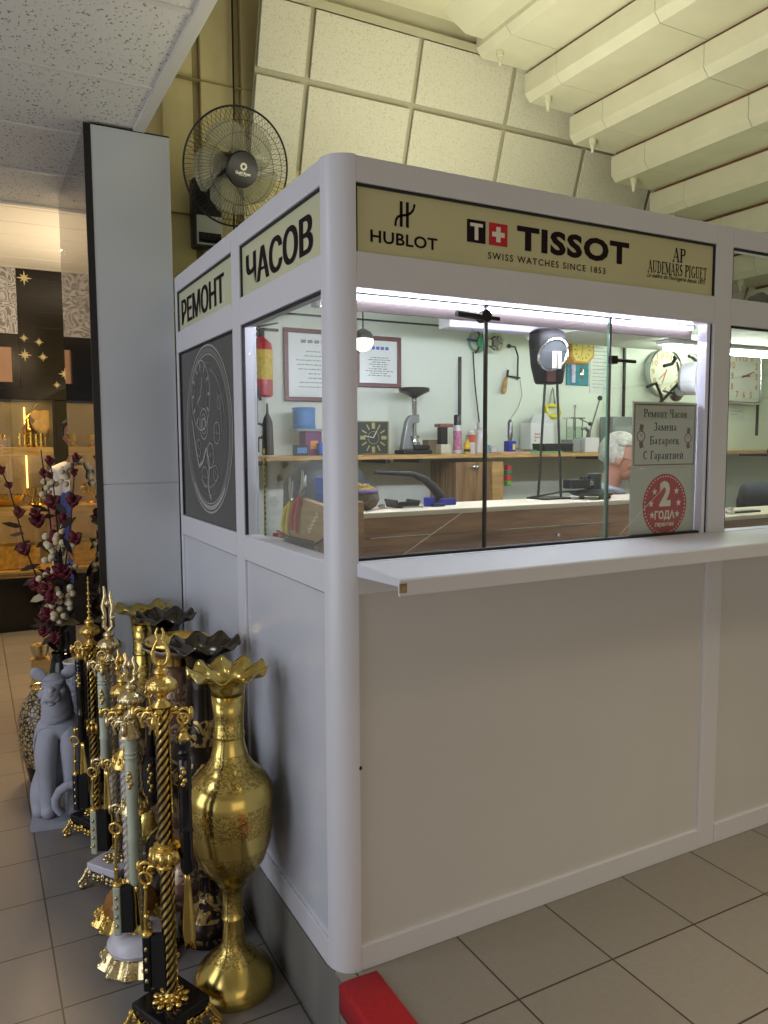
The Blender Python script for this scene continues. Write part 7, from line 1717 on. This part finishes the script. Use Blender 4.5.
skin('apron', vs, ed, M['apron'], hs, 2)
vs = [(X0, Y0, Z0+.95, .14), (X0+.09, Y0, Z0+.86, .105), (X0+.10, Y0-.01, Z0+.50, .078), (X0+.10, Y0+.01, Z0+.12, .062), (X0-.09, Y0, Z0+.86, .105), (X0-.10, Y0-.01, Z0+.50, .078), (X0-.10, Y0+.01, Z0+.12, .062)]; ed = [(0, 1), (1, 2), (2, 3), (0, 4), (4, 5), (5, 6)]
skin('trousers', vs, ed, M['dk_trouser'], hs, 2)

# ------------------------------------------------------------------ light
def area(name, loc, aim, sx, sy, power, rgb, spread=180):
    l = bpy.data.lights.new(name, 'AREA'); l.shape = 'RECTANGLE'; l.size = sx; l.size_y = sy; l.energy = power; l.spread = math.radians(spread)
    l.color = srgb(*rgb)[:3]
    o = bpy.data.objects.new(name, l); COL.objects.link(o); o.location = loc
    o.rotation_euler = (V(aim)-V(loc)).to_track_quat('-Z', 'Y').to_euler()
    return o
area('left_fill_light', (-3.5, .0, 1.1), (0, .6, 1.5), 3.0, 1.8, 47, (224, 230, 249))  # added unseen fill for the tiled ceiling, kiosk flank and brass
area('ceiling_lamp_left_hall', (-2.6, .6, 2.8), (-2.2, .6, 0), .6, .6, 14, (226, 234, 255))
area('low_front_fill', (.1, -4.3, 1.0), (.6, 0, .4), 2.6, 1.4, 9, (255, 230, 204))  # added low fill on the kiosk front, no real fixture there
area('platform_floor_fill', (1.6, -2.3, 3.05), (1.6, -2.2, 0), 2.4, 1.6, 34, (255, 236, 206), 90)  # added narrow-spread fill that brightens the platform floor and its bounce
area('stair_underside_fill', (1.0, .75, 2.33), (1.15, .6, 4), 1.6, .25, 20, (255, 250, 222))  # added hidden light, brightens the stair beams and sloping wall from below
area('shop_lamp', (-.1, 4.7, 2.85), (-.5, 3.6, 0), .7, .7, 70, (255, 214, 160))
area('shop_ceiling_fill', (.4, 5.0, 2.3), (-.1, 5.0, 3.2), 1.4, 1.4, 26, (255, 240, 216))  # added fill out of sight behind the column, brightens the slatted ceiling
w = bpy.data.worlds.new('hall'); SC.world = w; w.use_nodes = True
w.node_tree.nodes['Background'].inputs['Color'].default_value = (1.0, .94, .84, 1)
w.node_tree.nodes['Background'].inputs['Strength'].default_value = .28
# ------------------------------------------------------------------ camera
loc=(-0.85168,-1.87635,1.51427); R=(0.881637,-0.471906,-0.004493); U=(0.045639,0.075781,0.996079); F=(0.469716,0.878386,-0.088349); fpx=769.227
cam = bpy.data.cameras.new('camera'); co = bpy.data.objects.new('camera', cam); COL.objects.link(co)
co.matrix_world = Matrix(((R[0], U[0], -F[0], loc[0]), (R[1], U[1], -F[1], loc[1]), (R[2], U[2], -F[2], loc[2]), (0, 0, 0, 1)))
cam.sensor_fit = 'HORIZONTAL'; cam.sensor_width = 36; cam.lens = fpx*36/768; cam.clip_start = .05
SC.camera = co
SC.view_settings.view_transform = 'Standard'; SC.view_settings.look = 'None'; SC.view_settings.gamma = 1
SC.view_settings.use_curve_mapping = False; SC.view_settings.exposure = .05
SC.cycles.use_denoising = True
SC.cycles.max_bounces = 10; SC.cycles.transparent_max_bounces = 16; SC.cycles.sample_clamp_indirect = 4; SC.cycles.caustics_reflective = False; SC.cycles.caustics_refractive = False
